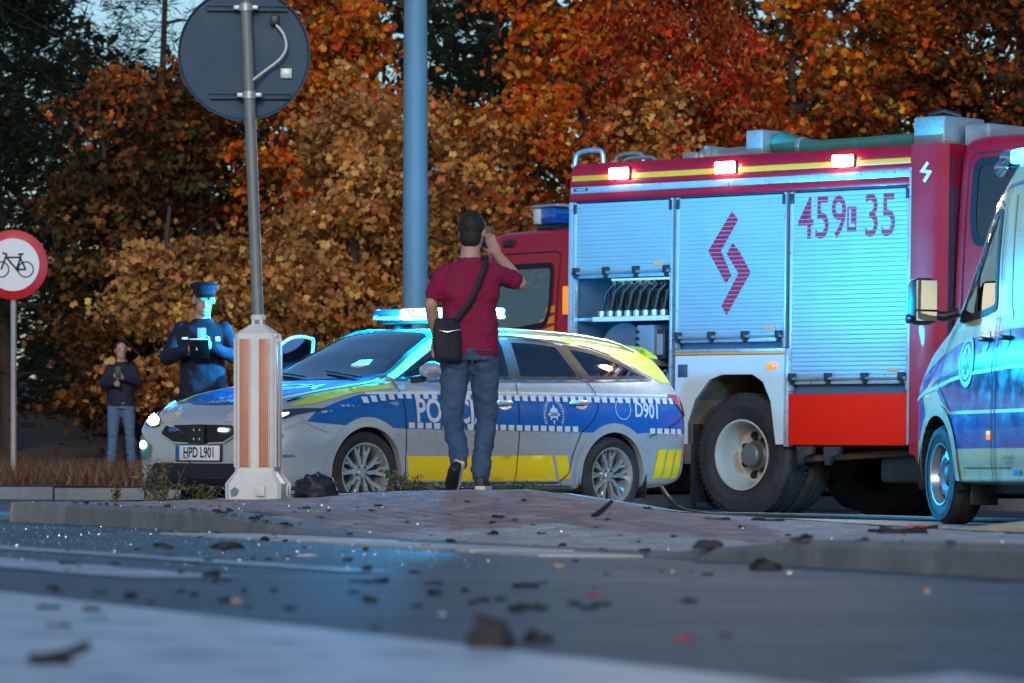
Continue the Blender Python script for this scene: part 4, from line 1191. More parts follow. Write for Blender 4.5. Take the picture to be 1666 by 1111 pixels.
# beacon bar
zr_ = 1.50
BX = -.33
bar = MB().box((BX-.03, -.56, zr_+.025), (BX+.27, .56, zr_+.05), .01).build("light_bar", BLK, car)
for y in (-.42, .42):
    MB().box((BX+.05, y-.03, zr_-.03), (BX+.20, y+.03, zr_+.03), .006).build("bar_foot", BLK, bar)
def lens(y0, y1, z0, z1, m, n="beacon_lens"):
    return MB().box((BX-.045, y0, z0), (BX+.285, y1, z1), .022).build(n, m, bar)
lens(-.62, -.30, zr_+.088, zr_+.142, BLUEL); lens(-.62, -.30, zr_+.052, zr_+.087, LENSW)
lens(-.295, .20, zr_+.052, zr_+.142, LITW, "sign_panel")
flat_text("panel_lettering", "POLICJA", .085, lambda x, y: (BX+.2865, -.045+x, zr_+.097+y), PBLUE, bar, xs=.95, bold=.002)
lens(.205, .62, zr_+.088, zr_+.142, BLUEL); lens(.205, .62, zr_+.052, zr_+.087, LENSW)
MB().box((BX+.24, .30, zr_+.078), (BX+.296, .42, zr_+.135), .015).build("beacon_flash", LITB, bar)
MB().box((BX-.01, .585, zr_+.060), (BX+.25, .632, zr_+.138), .012).build("beacon_flash", LITB, bar)
MB().box((.24, -.54, zr_+.098), (.294, -.44, zr_+.134), .012).build("beacon_flash", LITB, bar) if False else None
# interior
MB().box((-1.9, -.72, .30), (.95, .72, .36), .01).build("floor_pan", DARK, car)
dash = MB(); dash.prism([(1.12, .72), (1.12, .985), (.95, 1.02), (.72, .985), (.66, .90), (.70, .72)], 'XZ', -.70, .70)
dash.build("dashboard", BLK, car, 40)
for y in (-.36, .36):
    st = MB()
    st.box((-.20, y-.25, .42), (.32, y+.25, .60), .06)
    T = Matrix.Translation((-.20, y, .55)) @ Matrix.Rotation(R(-16), 4, 'Y')
    st.box((-.07, -.24, 0), (.07, .24, .62), .06, T); s_ = st.build("seat", SEAT, car, 40)
    MB().box((-.055, -.13, .68), (.05, .13, .87), .045, T).build("headrest", SEAT, s_, 40)
MB().box((-1.15, -.62, .42), (-.80, .62, .60), .06).box((-1.28, -.62, .55), (-1.14, .62, 1.10), .05).build("rear_seat", SEAT, car, 40)
for y in (-.36, .36):
    MB().box((-1.27, y-.13, 1.12), (-1.17, y+.13, 1.30), .04).build("headrest", SEAT, car, 40)
cage = MB()
for y in np.linspace(-.55, .55, 12): cage.tube([(-1.34, y, 1.0), (-1.32, y, 1.36)], .005, 5)
for z in np.linspace(1.03, 1.35, 5): cage.tube([(-1.335, -.56, z), (-1.335, .56, z)], .005, 5)
cage.build("cargo_grille", BLK, car)
sw_ = MB(); T = Matrix.Translation((.55, .36, .98)) @ Matrix.Rotation(R(62), 4, 'Y')
sw_.tube([T @ Vector((.185*math.cos(a), .185*math.sin(a), 0)) for a in np.linspace(0, 2*math.pi, 28)], .015, 8, caps=False)
sw_.box((-.06, -.06, -.03), (.06, .06, .01), .02, T).box((-.02, -.18, -.012), (.02, .18, .005), .004, T)
sw_.build("steering_wheel", BLK, car, 50)
MB().box((.40, -.05, 1.31), (.44, .18, 1.36), .015).build("rear_view_mirror", BLK, car)
for hx, hz in hubs:
    for sd in (1, -1):
        car_wheel(car, (hx, sd*.785, hz), sd, steer=R(-3) if hx > 0 else 0)
MB().tube([(1.325, -.75, .317), (1.325, .75, .317)], .04, 8).tube([(-1.325, -.75, .317), (-1.325, .75, .317)], .05, 8).box((-1.8, -.6, .2), (1.9, .6, .3), .03).build("underbody", DARK, car)
# far front door standing open
dr = MB(); T = Matrix.Translation((.96, -.885, 0)) @ Matrix.Rotation(R(180+27), 4, 'Z')
dr.box((0, -.05, .25), (1.2, .03, 1.04), .03, T); door = dr.build("open_door", SILVER, car, 40)
fr_ = catmull([(.0, 1.04, 0), (.28, 1.22, 0), (.58, 1.375, 0), (.85, 1.425, 0), (1.12, 1.42, 0), (1.20, 1.38, 0), (1.17, 1.04, 0)], 5)
MB().tube([T @ Vector((p.x, .02-.09*(p.y-1.04), p.y)) for p in fr_], .014, 8).build("door_frame", SILVER, door, 60)
mk("door_pane", [T @ Vector((p.x, .02-.09*(p.y-1.04), p.y)) for p in fr_], [list(range(len(fr_)))], GLS, door)
# lamps that are on
lamp("beacon_light", 'POINT', car, (BX+.45, .36, zr_+.12), 1300, (.0, .45, 1.0), size=.06)
lamp("beacon_light", 'POINT', car, (BX+.12, .70, zr_+.12), 110, (.01, .48, 1.0), size=.06)
lamp("beacon_light", 'POINT', car, (BX+.12, -.72, zr_+.14), 230, (.0, .30, 1.0), size=.06)
for sd in (1, -1):
    lamp("headlight_beam", 'SPOT', car, (2.27, sd*.62, .69), 40, (1, .95, .85), aim=(1, 0, -.05), size=.05, spot=70, blend=.8)
# white peaked cap lying on the dashboard
capt = thing("peaked_cap", "white peaked police cap behind the windscreen on the dashboard", "cap", (0, 0, 0))
capM = car.matrix_basis.copy()
capc = cpos + cf_*.70 + cl_*.26
capt.location = (capc.x, capc.y, G(capc.x)+1.025); capt.scale = (1.22, 1.22, 1.22); capt.rotation_euler = (0, R(8), CYAW)
CAPW = mat("white cap cloth", (.85, .70, .62), .85, var=.08)
cm = MB(); cm.lathe([(.0, .155), (.07, .152), (.135, .128), (.14, .112), (.10, .07), (.092, .0), (.0, .0)], 28, 'Z'); cm.build("crown", CAPW, capt, 50)
MB().lathe([(.094, .0), (.096, .045), (.092, .046)], 28, 'Z').build("band", INK, capt, 50)
vis = []; f = []
for i in range(13):
    a = R(-65+130*i/12)
    vis += [(.09*math.cos(a), .09*math.sin(a), .012), (.09*math.cos(a)+.06*math.cos(a*.8), .10*math.sin(a), -.018)]
    if i: f.append([2*i-2, 2*i-1, 2*i+1, 2*i])
mk("peak", vis, f, INK, capt, smooth=60)
MB().prism([(-.012, .03), (.012, .03), (.016, .06), (0, .11), (-.016, .06)], 'YZ', .112, .122).build("badge", CHROME, capt)
# ================================================================== FIRE ENGINE
FRED = mat("fire engine red", (.40, .004, .016), .35, 0, var=.05, scale=3, coat=.25, spec=.3, rvar=.04, dirt=(.25, .10, .09), dirt_amt=.10)
FRB = mat("fluorescent red panel", (.92, .014, .003), .6, var=.04, scale=4, spec=.12)
SHUT = mat("silver shutter slat", (.36, .43, .45), .36, .45, var=.05, scale=5, rvar=.05, dirt=(.35, .34, .32), dirt_amt=.15)
FRAME = mat("anodised frame", (.50, .53, .55), .32, .6, var=.08, scale=8)
FWHT = mat("off white panel paint", (.60, .59, .55), .35, var=.05, coat=.4, dirt=(.32, .26, .20), dirt_amt=.25)
GOLD = mat("amber reflective band", (.95, .26, .015), .4, var=.08, scale=30)
STRIPR = mat("red vinyl", (.40, .004, .03), .4, var=.08)
FLOOD = glow("lit floodlight", (1.0, .93, .78), 26)
GREEN = mat("green suction hose", (.05, .17, .13), .5, var=.2, scale=12)
TREAD = mat("aluminium tread plate", (.42, .44, .45), .35, .75, var=.2, scale=40, bump=.6, bscale=90)
CHASS = mat("chassis black", (.02, .019, .019), .6, var=.3, scale=8, dirt=(.12, .08, .055), dirt_amt=.5, dirt_scale=3)
MUDB = mat("mud stained guard", (.17, .11, .07), .7, var=.4, scale=7, dirt=(.05, .035, .025), dirt_amt=.7, dirt_scale=3)
RIMW = mat("cream steel rim", (.52, .47, .40), .45, .2, var=.12, scale=10, dirt=(.22, .15, .10), dirt_amt=.5, dirt_scale=5)
INNER = mat("locker lining", (.07, .11, .15), .5, .2, var=.1)
COUP = mat("hose coupling alloy", (.45, .47, .48), .35, .7, var=.1)
HOSEB = mat("black rubber hose", (.025, .024, .024), .6, var=.3, scale=20)

TYAW = R(-44.5)
tf, tl = Vector((math.cos(TYAW), math.sin(TYAW))), Vector((-math.sin(TYAW), math.cos(TYAW)))
truck = thing("fire_engine", "red fire engine with silver roller shutters, number 459 35 and lit floodlights", "fire engine", (.5, 38.04, G(1.9)), TYAW, slope=True)
TZ = 0.0
def tl2w(x, y, z): return truck.matrix_basis @ Vector((x, y, z))
W_ = 2.45
# body core: a shell of panels round the lockers
core = MB()
core.box((.0, .05, 2.74), (4.20, W_, 3.02), .02)                       # roof box
core.box((1.24, .06, 1.36), (4.20, W_, 2.74))                          # inside behind shutters 2 and 3
core.box((2.53, .06, .62), (4.20, W_, 1.36))
core.box((.0, .90, .75), (1.24, W_, 2.74))                             # rear half behind the pump locker
core.build("body_core", INNER, truck)
lk = MB()
lk.box((.0, .02, .75), (.035, .92, 2.74)); lk.box((1.205, .02, .75), (1.24, .92, 2.74)); lk.box((.035, .87, .75), (1.205, .90, 2.74)); lk.box((.035, .02, .75), (1.205, .9, .80)); lk.box((.035, .03, 2.70), (1.205, .9, 2.74))
lk.build("pump_locker", INNER, truck)
# top edge: red lip, amber band, red, alloy strip, red
MB().prism([(.05, 3.02), (.05, 3.09), (.012, 3.055), (-.006, 3.01), (-.006, 2.985), (.05, 2.985)], 'YZ', -.01, 3.86).build("roof_edge", FRED, truck)
MB().box((-.005, -.004, 2.935), (3.855, .05, 2.984), .002).build("amber_band", GOLD, truck)
MB().box((-.008, -.008, 2.885), (3.858, .05, 2.934), .004).build("cornice", FRED, truck)
MB().box((-.008, -.014, 2.825), (3.858, .05, 2.884), .004).build("alloy_strip", FRAME, truck)
MB().box((-.008, -.020, 2.755), (3.862, .05, 2.824), .010).build("gutter", FRED, truck)
flat_text("maker_plate", "STOLARCZYK", .022, lambda x, y: (.115+x, -.0165, 2.858+y), WHT, MB().box((.03, -.0155, 2.845), (.20, -.013, 2.872)).build("maker_plate_base", BLK, truck), xs=.9)
# rear corner post and front column
MB().box((-.03, -.012, .62), (.022, .05, 2.754), .008).build("rear_post", FRAME, truck)
MB().box((-.032, .0, .62), (-.02, .3, 2.95), .004).build("rear_edge", FRED, truck)
colm = MB(); colm.prism([(3.862, -.022), (4.10, -.022), (4.16, .0), (4.20, .06), (4.20, .6), (3.862, .6)], 'XY', .62, 3.085); colm.build("front_column", FRED, truck, 30)
MB().box((3.848, -.026, .62), (3.872, .02, 2.90), .006).build("column_strip", FRAME, truck)
# the builder's mark on the column
def band(pts, w):
    o = []
    for i, p in enumerate(pts):
        p = Vector(p)
        if i == 0: t = (Vector(pts[1])-p); n_ = Vector((-t.y, t.x)).normalized(); o.append((p+n_*w, p-n_*w))
        elif i == len(pts)-1: t = (p-Vector(pts[i-1])); n_ = Vector((-t.y, t.x)).normalized(); o.append((p+n_*w, p-n_*w))
        else:
            t1 = (p-Vector(pts[i-1])).normalized(); t2 = (Vector(pts[i+1])-p).normalized()
            m_ = Vector((-(t1+t2).y, (t1+t2).x)).normalized(); k = w/max(.4, m_.dot(Vector((-t1.y, t1.x)))); o.append((p+m_*k, p-m_*k))
    return [tuple(a) for a, b in o] + [tuple(b) for a, b in reversed(o)]
zz = band([(4.045, 2.93), (3.985, 2.865), (4.065, 2.85), (4.005, 2.775)], .013)
MB().prism(zz, 'XZ', -.028, -.021).build("builder_mark", WHT, truck, None)

def shutter(x0, x1, z0, z1, name="roller_shutter"):
    """corrugated curtain: one lip per slat"""
    v = []; f = []; n = int(round((z1-z0)/.037)); h = (z1-z0)/n
    for i in range(n):
        zb = z0+i*h
        o = len(v)
        for x in (x0, x1):
            v += [(x, -.0025, zb), (x, -.005, zb+.004), (x, -.006, zb+h*.5), (x, -.005, zb+h-.004), (x, -.0025, zb+h-.0005)]
        f += [[o+k, o+5+k, o+6+k, o+1+k] for k in range(4)]
    return mk(name, v, f, SHUT, truck, smooth=25)
def shutter_set(x0, x1, z0, z1, bar):
    s_ = shutter(x0, x1, bar+.03, z1)
    MB().box((x0-.03, -.016, z0), (x0, .03, z1+.012), .004).build("shutter_frame", FRAME, truck)
    MB().box((x1, -.016, z0), (x1+.03, .03, z1+.012), .004).build("shutter_frame", FRAME, truck)
    MB().box((x0, -.012, bar-.045), (x1, .01, bar+.03), .004).build("bottom_rail", FRAME, s_)
    MB().tube([(x0-.015, -.045, bar), (x1+.015, -.045, bar)], .013, 8).build("lift_bar", ALU, s_)
    for k in range(4):
        x = x0+.025+(x1-x0-.05)*k/3
        MB().box((x-.03, -.058, bar-.02), (x+.03, -.006, bar+.048), .008).box((x-.014, -.05, bar-.045), (x+.014, -.012, bar-.018), .004).build("bar_latch", BLK, s_)
    MB().box((x1-.20, -.0135, bar+.055), (x1-.08, -.006, bar+.078)).build("warning_sticker", GOLD, s_, None)
    for x in (x0-.005, x1+.005):
        MB().box((x-.014, -.03, z1-.09), (x+.014, -.012, z1-.005), .005).build("shutter_stop", BLK, s_)
    return s_
sh1 = shutter_set(.06, 1.19, .80, 2.735, 2.12)
sh2 = shutter_set(1.285, 2.485, 1.44, 2.735, 1.535)
sh3 = shutter_set(2.585, 3.825, 1.07, 2.735, 1.17)
# lettering broken up by the slats
def on_slats(name, polys, x0, z0, z1, m, parent):
    """print on each slat separately: the joints stay bare"""
    n = int(round((z1-z0)/.037)); h = (z1-z0)/n; mb = MB()
    for poly in polys:
        for i in range(n):
            a, b = z0+i*h+.004, z0+(i+1)*h-.003
            q = clip_z(clip_z(poly, a, 1), b, -1)
            if len(q) >= 3:
                mb.v += [Vector((x, -.0075, z)) for x, z in q]; mb.f.append(list(range(len(mb.v)-len(q), len(mb.v))))
    o = mb.build(name, m, parent, None); o["kind"] = "stuff"
    return o
def clip_z(poly, z, s):
    out = []
    for i in range(len(poly)):
        p, q = poly[i-1], poly[i]; a, b = s*(p[1]-z), s*(q[1]-z)
        if (a >= 0) != (b >= 0):
            t = a/(a-b); out.append((p[0]+(q[0]-p[0])*t, z))
        if b >= 0: out.append(q)
    return out
on_slats("red_chevron", [[(1.895, 2.61), (1.965, 2.53), (1.775, 2.275), (1.895, 2.06), (1.835, 1.99), (1.625, 2.275)]], 0, 1.565, 2.735, STRIPR, sh2)
on_slats("red_chevron", [[(1.905, 2.34), (1.985, 2.26), (2.115, 2.08), (1.845, 1.72), (1.785, 1.80), (1.975, 2.075), (1.84, 2.245)]], 0, 1.565, 2.735, STRIPR, sh2)
def text_on_slats(s, size, cx, cz, xs, bold):
    v, f = text_tris(s, size, xs, bold)
    return [[(cx+v[i][0], cz+v[i][1]) for i in q] for q in f]
on_slats("fleet_number", text_on_slats("459", .50, 2.905, 2.50, .72, .004), 0, 1.20, 2.735, STRIPR, sh3)
on_slats("fleet_number", text_on_slats("35", .50, 3.53, 2.50, .72, .004), 0, 1.20, 2.735, STRIPR, sh3)
on_slats("letter_box", [[(3.175, 2.39), (3.275, 2.39), (3.275, 2.60), (3.175, 2.60)]], 0, 1.20, 2.735, STRIPR, sh3)
v, f = text_tris("L", .20, .7, .006)
mk("box_letter", [(3.225+x, -.0095, 2.495+y) for x, y in v], f, SHUT, sh3)
# panels below
MB().box((1.255, -.018, 1.385), (2.515, .05, 1.405), .003).build("orange_strip", GOLD, truck)
MB().box((1.255, -.012, 1.405), (2.515, .05, 1.435), .003).build("sill_strip", FRAME, truck)
# wheel panel with an arch cut-out
HX, HZ = 2.0, .53
arch = [(1.42, .62), (1.42, .80), (1.50, 1.0), (1.66, 1.17), (1.80, 1.215), (2.15, 1.215), (2.27, 1.15), (2.36, .98), (2.42, .62)]
poly = [(1.265, .62)] + arch + [(2.51, .62), (2.51, 1.38), (1.265, 1.38)]
wp = MB(); r_ = delaunay_2d_cdt([Vector(p) for p in poly], [(i, (i+1) % len(poly)) for i in range(len(poly))], [], 1, 1e-5)
n_ = len(r_[0])
wp.v = [Vector((p.x, -.012, p.y)) for p in r_[0]] + [Vector((p.x, .02, p.y)) for p in r_[0]]
wp.f = [list(q) for q in r_[2]] + [[i+n_ for i in q] for q in r_[2]] + [[i, (i+1) % n_, (i+1) % n_+n_, i+n_] for i in range(n_)]
pan = wp.build("wheel_panel", FWHT, truck, None)
v = []; f = []
for i, (x, z) in enumerate(arch):
    v += [(x, -.012, z), (x, .75, z)]
    if i: f.append([2*i-2, 2*i-1, 2*i+1, 2*i])
mk("wheel_housing", v, f, MUDB, truck)
MB().box((1.40, .76, .5), (2.44, .78, 1.25)).build("housing_back", DARK, truck)
MB().box((1.30, -.018, 1.195), (1.41, -.010, 1.305), .003).box((1.33, -.024, 1.225), (1.38, -.016, 1.275), .003).build("panel_socket", mat("socket blue grey", (.04, .07, .10), .5), pan)
MB().box((2.32, -.03, 1.255), (2.42, -.010, 1.305), .006).build("side_marker", ORNG, pan)
MB().box((1.20, .0, .45), (1.42, .04, .80), .004).build("mud_flap", MUDB, truck)
MB().box((1.40, .05, .12), (1.42, .6, .80), .004).build("rear_flap", BLK, truck)
# red lower panel
MB().box((2.56, -.016, .615), (3.845, .05, 1.045), .006).build("lower_panel", FRB, truck)
MB().box((2.515, -.022, .60), (2.56, .05, 1.43), .006).build("panel_post", FRAME, truck)
# steps and brackets under the body
for x in (2.62, 2.92):
    MB().prism([(x, .61), (x+.20, .61), (x+.17, .54), (x+.09, .52), (x+.07, .45), (x+.02, .45)], 'XZ', .02, .06).build("bracket", CHASS, truck, None)
MB().prism([(3.87, .62), (4.05, .62), (4.05, .48), (3.96, .46), (3.93, .53), (3.87, .55)], 'XZ', -.01, .05).build("step_bracket", FRED, truck, None)
MB().tube([(2.55, .2, .50), (3.6, .35, .56)], .03, 8).build("stay_rod", MUDB, truck)
MB().box((-.0, .70, .55), (6.5, .82, .78), .01).box((0, 1.63, .55), (6.5, 1.75, .78), .01).box((.2, .5, .60), (1.3, 1.9, .78), .02).box((2.6, .15, .60), (4.15, 2.3, .66)).box((3.25, .35, .30), (3.75, 1.0, .58), .05).box((0, .05, .62), (1.24, 2.4, .76)).build("chassis", CHASS, truck)
MB().tube([(2.0, .35, HZ), (2.0, 2.1, HZ)], .09, 12).lathe([(.0, 1.05), (.18, 1.06), (.24, 1.22), (.18, 1.38), (0, 1.40)], 16, c=(HX, 0, HZ)).build("rear_axle", CHASS, truck)

def truck_wheel(parent, c, side, dual=True, steer=0):
    M = Matrix.Translation(c) @ Matrix.Rotation(steer, 4, 'Z') @ (Matrix.Identity(4) if side > 0 else Matrix.Rotation(math.pi, 4, 'Z'))
    Ro, Ri = .525, .292; d = -1 if dual else 1
    # outward is -Y for the near side, so the profile is written for +Y and turned
    hub = MB(); hub.lathe([(.0, .06), (.085, .06), (.10, .04), (.105, -.02), (.13, -.04), (.13, -.10)], 20, M=M)
    wh = hub.build("wheel", mat("hub grey", (.16, .15, .14), .5, .4, var=.2), parent, 30)
    ty = MB(); ty.lathe(tyre_profile(Ro, Ri, .29), 56, closed=True, M=M)
    ty.build("tyre", RUB, wh, 50)
    lug = MB()
    for k in range(64):
        a = 2*math.pi*k/64; T = M @ Matrix.Rotation(a, 4, 'Y')
        for y in (-.115, .085): lug.box((Ro-.012, y, -.016), (Ro+.006, y+.03, .016), 0, T)
    lug.build("tread_blocks", RUB, wh)["kind"] = "stuff"
    if dual:
        T = M @ Matrix.Translation((0, -.325, 0))
        MB().lathe(tyre_profile(Ro, Ri, .29), 56, closed=True, M=T).build("inner_tyre", RUB, wh, 50)
    if dual:   # deep dish
        rim = [(Ri+.004, .135), (Ri+.012, .150), (Ri-.004, .150), (Ri-.016, .125), (Ri-.022, .06), (Ri-.035, -.02), (.235, -.085), (.20, -.105), (.13, -.105)]
    else:
        rim = [(Ri+.012, .148), (Ri-.012, .12), (Ri-.03, .02), (.22, .09), (.15, .10), (.1, .10)]
    MB().lathe(rim, 48, M=M).build("rim", RIMW, wh, 40)
    MB().lathe([(0, -.14), (Ri-.01, -.14)], 24, M=M).build("brake_drum", CHASS, wh)
    hl = MB()
    for k in range(8):
        a = R(22.5+45*k); yy = -.095 if dual else .085
        hl.lathe([(0, yy+.012), (.030, yy+.012), (.034, yy-.01)], 12, c=(.185*math.cos(a), 0, .185*math.sin(a)), M=M)
    hl.build("rim_openings", DARK, wh, 30)
    nt = MB()
    for k in range(10):
        a = R(36*k)
        nt.lathe([(0, .02 if dual else .13), (.013, .02 if dual else .13), (.014, -.11 if dual else .08)], 8, c=(.142*math.cos(a), 0, .142*math.sin(a)), M=M) if not dual else nt.lathe([(0, -.06), (.013, -.06), (.014, -.11)], 8, c=(.142*math.cos(a), 0, .142*math.sin(a)), M=M)
    nt.build("wheel_nuts", CHASS, wh, 30)
    return wh
truck_wheel(truck, (HX, .18, HZ), -1); truck_wheel(truck, (HX, W_-.18, HZ), 1)
truck_wheel(truck, (5.75, .18, HZ), -1, False); truck_wheel(truck, (5.75, W_-.18, HZ), 1, False)
# cab as a lofted shell
def cab_shell(x0, x1, w, ztop, zbot):
    xs = [x0, x0+.02, x0+.08, x0+.3, x1-.5, x1-.2, x1-.06, x1]
    tp = [ztop-.12, ztop-.05, ztop-.02, ztop, ztop-.01, ztop-.10, ztop-.35, ztop-.6]
    hw = [w-.10, w-.03, w-.005, w, w, w-.02, w-.08, w-.2]
    x = np.unique(np.concatenate([np.linspace(x0, x0+.1, 8), np.linspace(x0+.1, x1-.1, 90), np.linspace(x1-.1, x1, 10)]))
    T_, H_ = pchip(xs, tp, x), pchip(xs, hw, x); S = []
    for t, h in zip(T_, H_):
        S.append([(0, zbot), (.9*h, zbot), (h-.01, zbot+.03), (h, zbot+.4), (h, zbot+.8), (h-.005, 1.75), (h-.02, 2.1), (h-.055, min(t-.3, 2.6)), (h-.10, t-.17), (h-.16, t-.05), (h-.35, t-.008), (.4*h, t), (0, t)])
    return Shell(x, S, 5)
cab = cab_shell(4.27, 6.75, 1.22, 3.17, .75)
CW = rounded([(4.50, 2.26), (4.46, 2.45), (4.46, 2.93), (5.30, 2.93), (5.30, 2.26)], .09)
CW2 = rounded([(5.48, 2.05), (5.48, 2.90), (6.25, 2.90), (6.50, 2.05)], .08)
CF = rounded([(-1.0, 1.95), (-.92, 2.75), (.92, 2.75), (1.0, 1.95)], .08)
cabe = bpy.data.objects.new("cab", None); COL.objects.link(cabe); cabe.parent = truck; cabe.location = (0, W_/2, 0)
c1, c2 = shrink(CW, .03), shrink(CW2, .03); c3 = shrink(CF, .03)
def cabcut(c): return (abs(c.y) > .9 and (in_poly((c.x, c.z), c1) or in_poly((c.x, c.z), c2))) or (c.x > 6.2 and abs(c.y) < 1.02 and in_poly((c.y, c.z), c3)) or (abs(c.y) > .7 and math.hypot(c.x-5.75, c.z-HZ) < .64)
cb = cab.body("cab_body", FRED, truck, cabcut, .03, GREYP)
cb.location = (0, W_/2, 0)
bpy.data.objects.remove(cabe)
for sd, ax in ((-1, 'R'), (1, 'L')):
    for Wd in (CW, CW2):
        o = cab.patch("cab_window", Wd, ax, GLD, cb, .003, .06)
        cab.patch("window_seal", [shrink(Wd, -.03), shrink(Wd, .035)], ax, SEAL, cb, .008, .05)
    cab.strip("door_seam", rounded([(4.385, 1.0), (4.385, 3.0), (5.38, 3.0), (5.38, 1.0)], .1), .012, ax, DARK, cb, .006, closed=True)
    cab.strip("door_seam", rounded([(5.42, 1.0), (5.42, 3.0), (6.3, 3.0), (6.55, 2.0), (6.5, 1.0)], .1), .012, ax, DARK, cb, .006, closed=True)
    cab.strip("wheel_arch", ring_pts(5.75, HZ, .67, 40, 15, 165), .09, ax, BLK, cb, .015)
cab.patch("windscreen", CF, 'F', GLD, cb, .003, .08)
for y in (-.6, .6):
    MB().box((4.6, y-.3, 1.5), (4.75, y+.3, 2.5), .06).box((5.7, y-.3, 1.5), (5.85, y+.3, 2.4), .06).build("cab_seat", SEAT, cb, 40)
MB().box((4.24, -1.05, 1.0), (4.275, 1.05, 3.0), .01).build("cab_rear_wall", CHASS, cb)
# gear on the roof
MB().box((.02, .06, 3.02), (4.18, W_, 3.045), .005).build("roof_deck", TREAD, truck)
for y in (.10, .62):
    hp = catmull([(-.06, y, 2.65, ), (-.07, y, 3.0), (-.05, y, 3.17), (.05, y, 3.21), (.22, y, 3.21), (.27, y, 3.17), (.28, y, 3.04)], 4)
    MB().tube(hp, .022, 8).build("ladder_hoop", ALU, truck, 60)
MB().tube(catmull([(.42, .2, 3.04), (.44, .2, 3.11), (.52, .2, 3.13), (.72, .2, 3.13), (.80, .2, 3.11), (.82, .2, 3.04)], 3), .018, 8).build("grab_rail", ALU, truck, 60)
MB().box((1.08, .25, 3.045), (1.22, .55, 3.16), .01).box((1.22, .30, 3.045), (1.42, .5, 3.19), .03).tube([(1.42, .4, 3.12), (1.75, .4, 3.13)], .07, 12).box((1.30, .28, 3.045), (1.34, .52, 3.21), .006).build("monitor_fitting", COUP, truck, 40)
MB().box((1.84, .22, 3.05), (2.03, .62, 3.315), .015).build("suction_bracket", ALU, truck)
sh_ = thing("suction_hose", "green suction hose lying along the fire engine roof", "hose", (0, 0, 0))
sh_.location, sh_.rotation_euler = truck.location.copy(), truck.rotation_euler.copy()
MB().tube([(2.04, .42, 3.19), (2.10, .42, 3.21), (2.25, .42, 3.17), (2.5, .42, 3.145), (3.0, .43, 3.15), (3.5, .44, 3.16), (3.72, .44, 3.17)], [.10, .105, .085, .07, .068, .068, .068], 14).build("hose", GREEN, sh_, 60)
MB().lathe([(.07, 0), (.085, .01), (.085, .05), (.07, .06)], 16, 'X', (2.28, .42, 3.165)).build("coupling", COUP, sh_, 50)
MB().lathe([(.06, 0), (.078, .01), (.078, .05), (.06, .06)], 16, 'X', (3.66, .44, 3.168)).build("coupling", COUP, sh_, 50)
MB().box((2.55, .85, 3.05), (3.95, 1.45, 3.25), .015).build("roof_locker", TREAD, truck)
MB().box((3.62, .30, 3.05), (3.95, .84, 3.345), .02).build("roof_box", TREAD, truck)
MB().box((4.0, .5, 3.05), (4.26, 2.0, 3.28), .02).build("roof_box", TREAD, truck)
MB().tube([(3.7, .4, 3.36), (3.78, .5, 3.40), (3.88, .6, 3.36)], .022, 8).build("strap", BLK, truck, 60)
# floodlights that are on
for x in (.60, 1.84, 3.15):
    hs = MB().box((x-.115, -.035, 2.925), (x+.115, .02, 3.035), .02).build("floodlight", BLK, truck)
    MB().box((x-.112, -.056, 2.932), (x+.112, -.034, 3.030), .015).build("lit_lens", FLOOD, hs)
    lamp("floodlight_beam", 'SPOT', truck, (x, -.09, 2.97), 170, (1, .80, .55), aim=(0, -1, -.62), size=.07, spot=125, blend=.5)
# inside the pump locker
MB().box((.04, .03, 1.70), (1.2, .86, 1.73), .004).build("locker_shelf", FRAME, truck)
MB().box((.24, .026, 1.695), (1.19, .031, 1.735)).build("shelf_lip", REFL, truck, None)
rg = random.Random(4)
for k in range(8):
    hc = thing("hose_coil", "dark fire hose coil hanging in the open pump locker", "hose", (0, 0, 0), 0, "hose coils in the fire engine's pump locker")
    hc.location, hc.rotation_euler = truck.location.copy(), truck.rotation_euler.copy()
    x = .36+.105*k; mb = MB()
    for j in range(3):
        P_ = []
        for i in range(27):
            a = 2*math.pi*i/26
            P_.append((x+.06*math.cos(a)+.035*j+rg.uniform(-.008, .008), .10+.12*j*.5+.07*math.sin(a*.5), 1.90+(.14-.012*j)*math.sin(a)))
        mb.tube(P_, .019, 6, caps=False)
    mb.tube([(x-.03, .05, 1.78), (x+.03, .04, 1.95), (x+.10, .06, 2.02)], .017, 6)
    mb.build("hose", HOSEB, hc, 60)
    MB().lathe([(.022, 0), (.036, .004), (.036, .05), (.024, .054)], 12, 'Z', (x-.03, .05, 1.735)).build("coupling", COUP, hc, 50)
reel = MB()
for k in range(7):
    reel.tube([(.42+.26*math.cos(a), .30+.05*k, 1.40+.26*math.sin(a)) for a in np.linspace(0, 2*math.pi, 30)], .022, 6, caps=False)
reel.build("hose_reel", mat("red black reel hose", (.09, .012, .018), .5, var=.2), truck, 60)
rl = MB(); rl.lathe([(.05, .24), (.29, .24), (.29, .255), (.05, .255)], 28, c=(.42, 0, 1.40), closed=True)
for k in range(8): rl.tube([(.42, .25, 1.40), (.42+.28*math.cos(R(45*k)), .25, 1.40+.28*math.sin(R(45*k)))], .01, 5)
rl.build("reel_flange", mat("dull reel alloy", (.16, .18, .20), .5, .5, var=.15), truck, 40)
MB().box((.70, .10, 1.30), (.90, .40, 1.66), .012).build("control_panel", mat("grey control panel", (.22, .25, .27), .5, .2, var=.15), truck)
MB().box((.905, .14, 1.36), (1.0, .40, 1.62), .012).build("gauge_panel", BLK, truck)
MB().box((.915, .13, 1.40), (.985, .139, 1.58)).build("gauge_face", COUP, truck, None)
for k in range(5): MB().lathe([(.0, -.02), (.018, -.02), (.018, 0)], 10, c=(.72, .098, 1.36+.06*k)).build("control_knob", BLK, truck)
pm_ = MB()
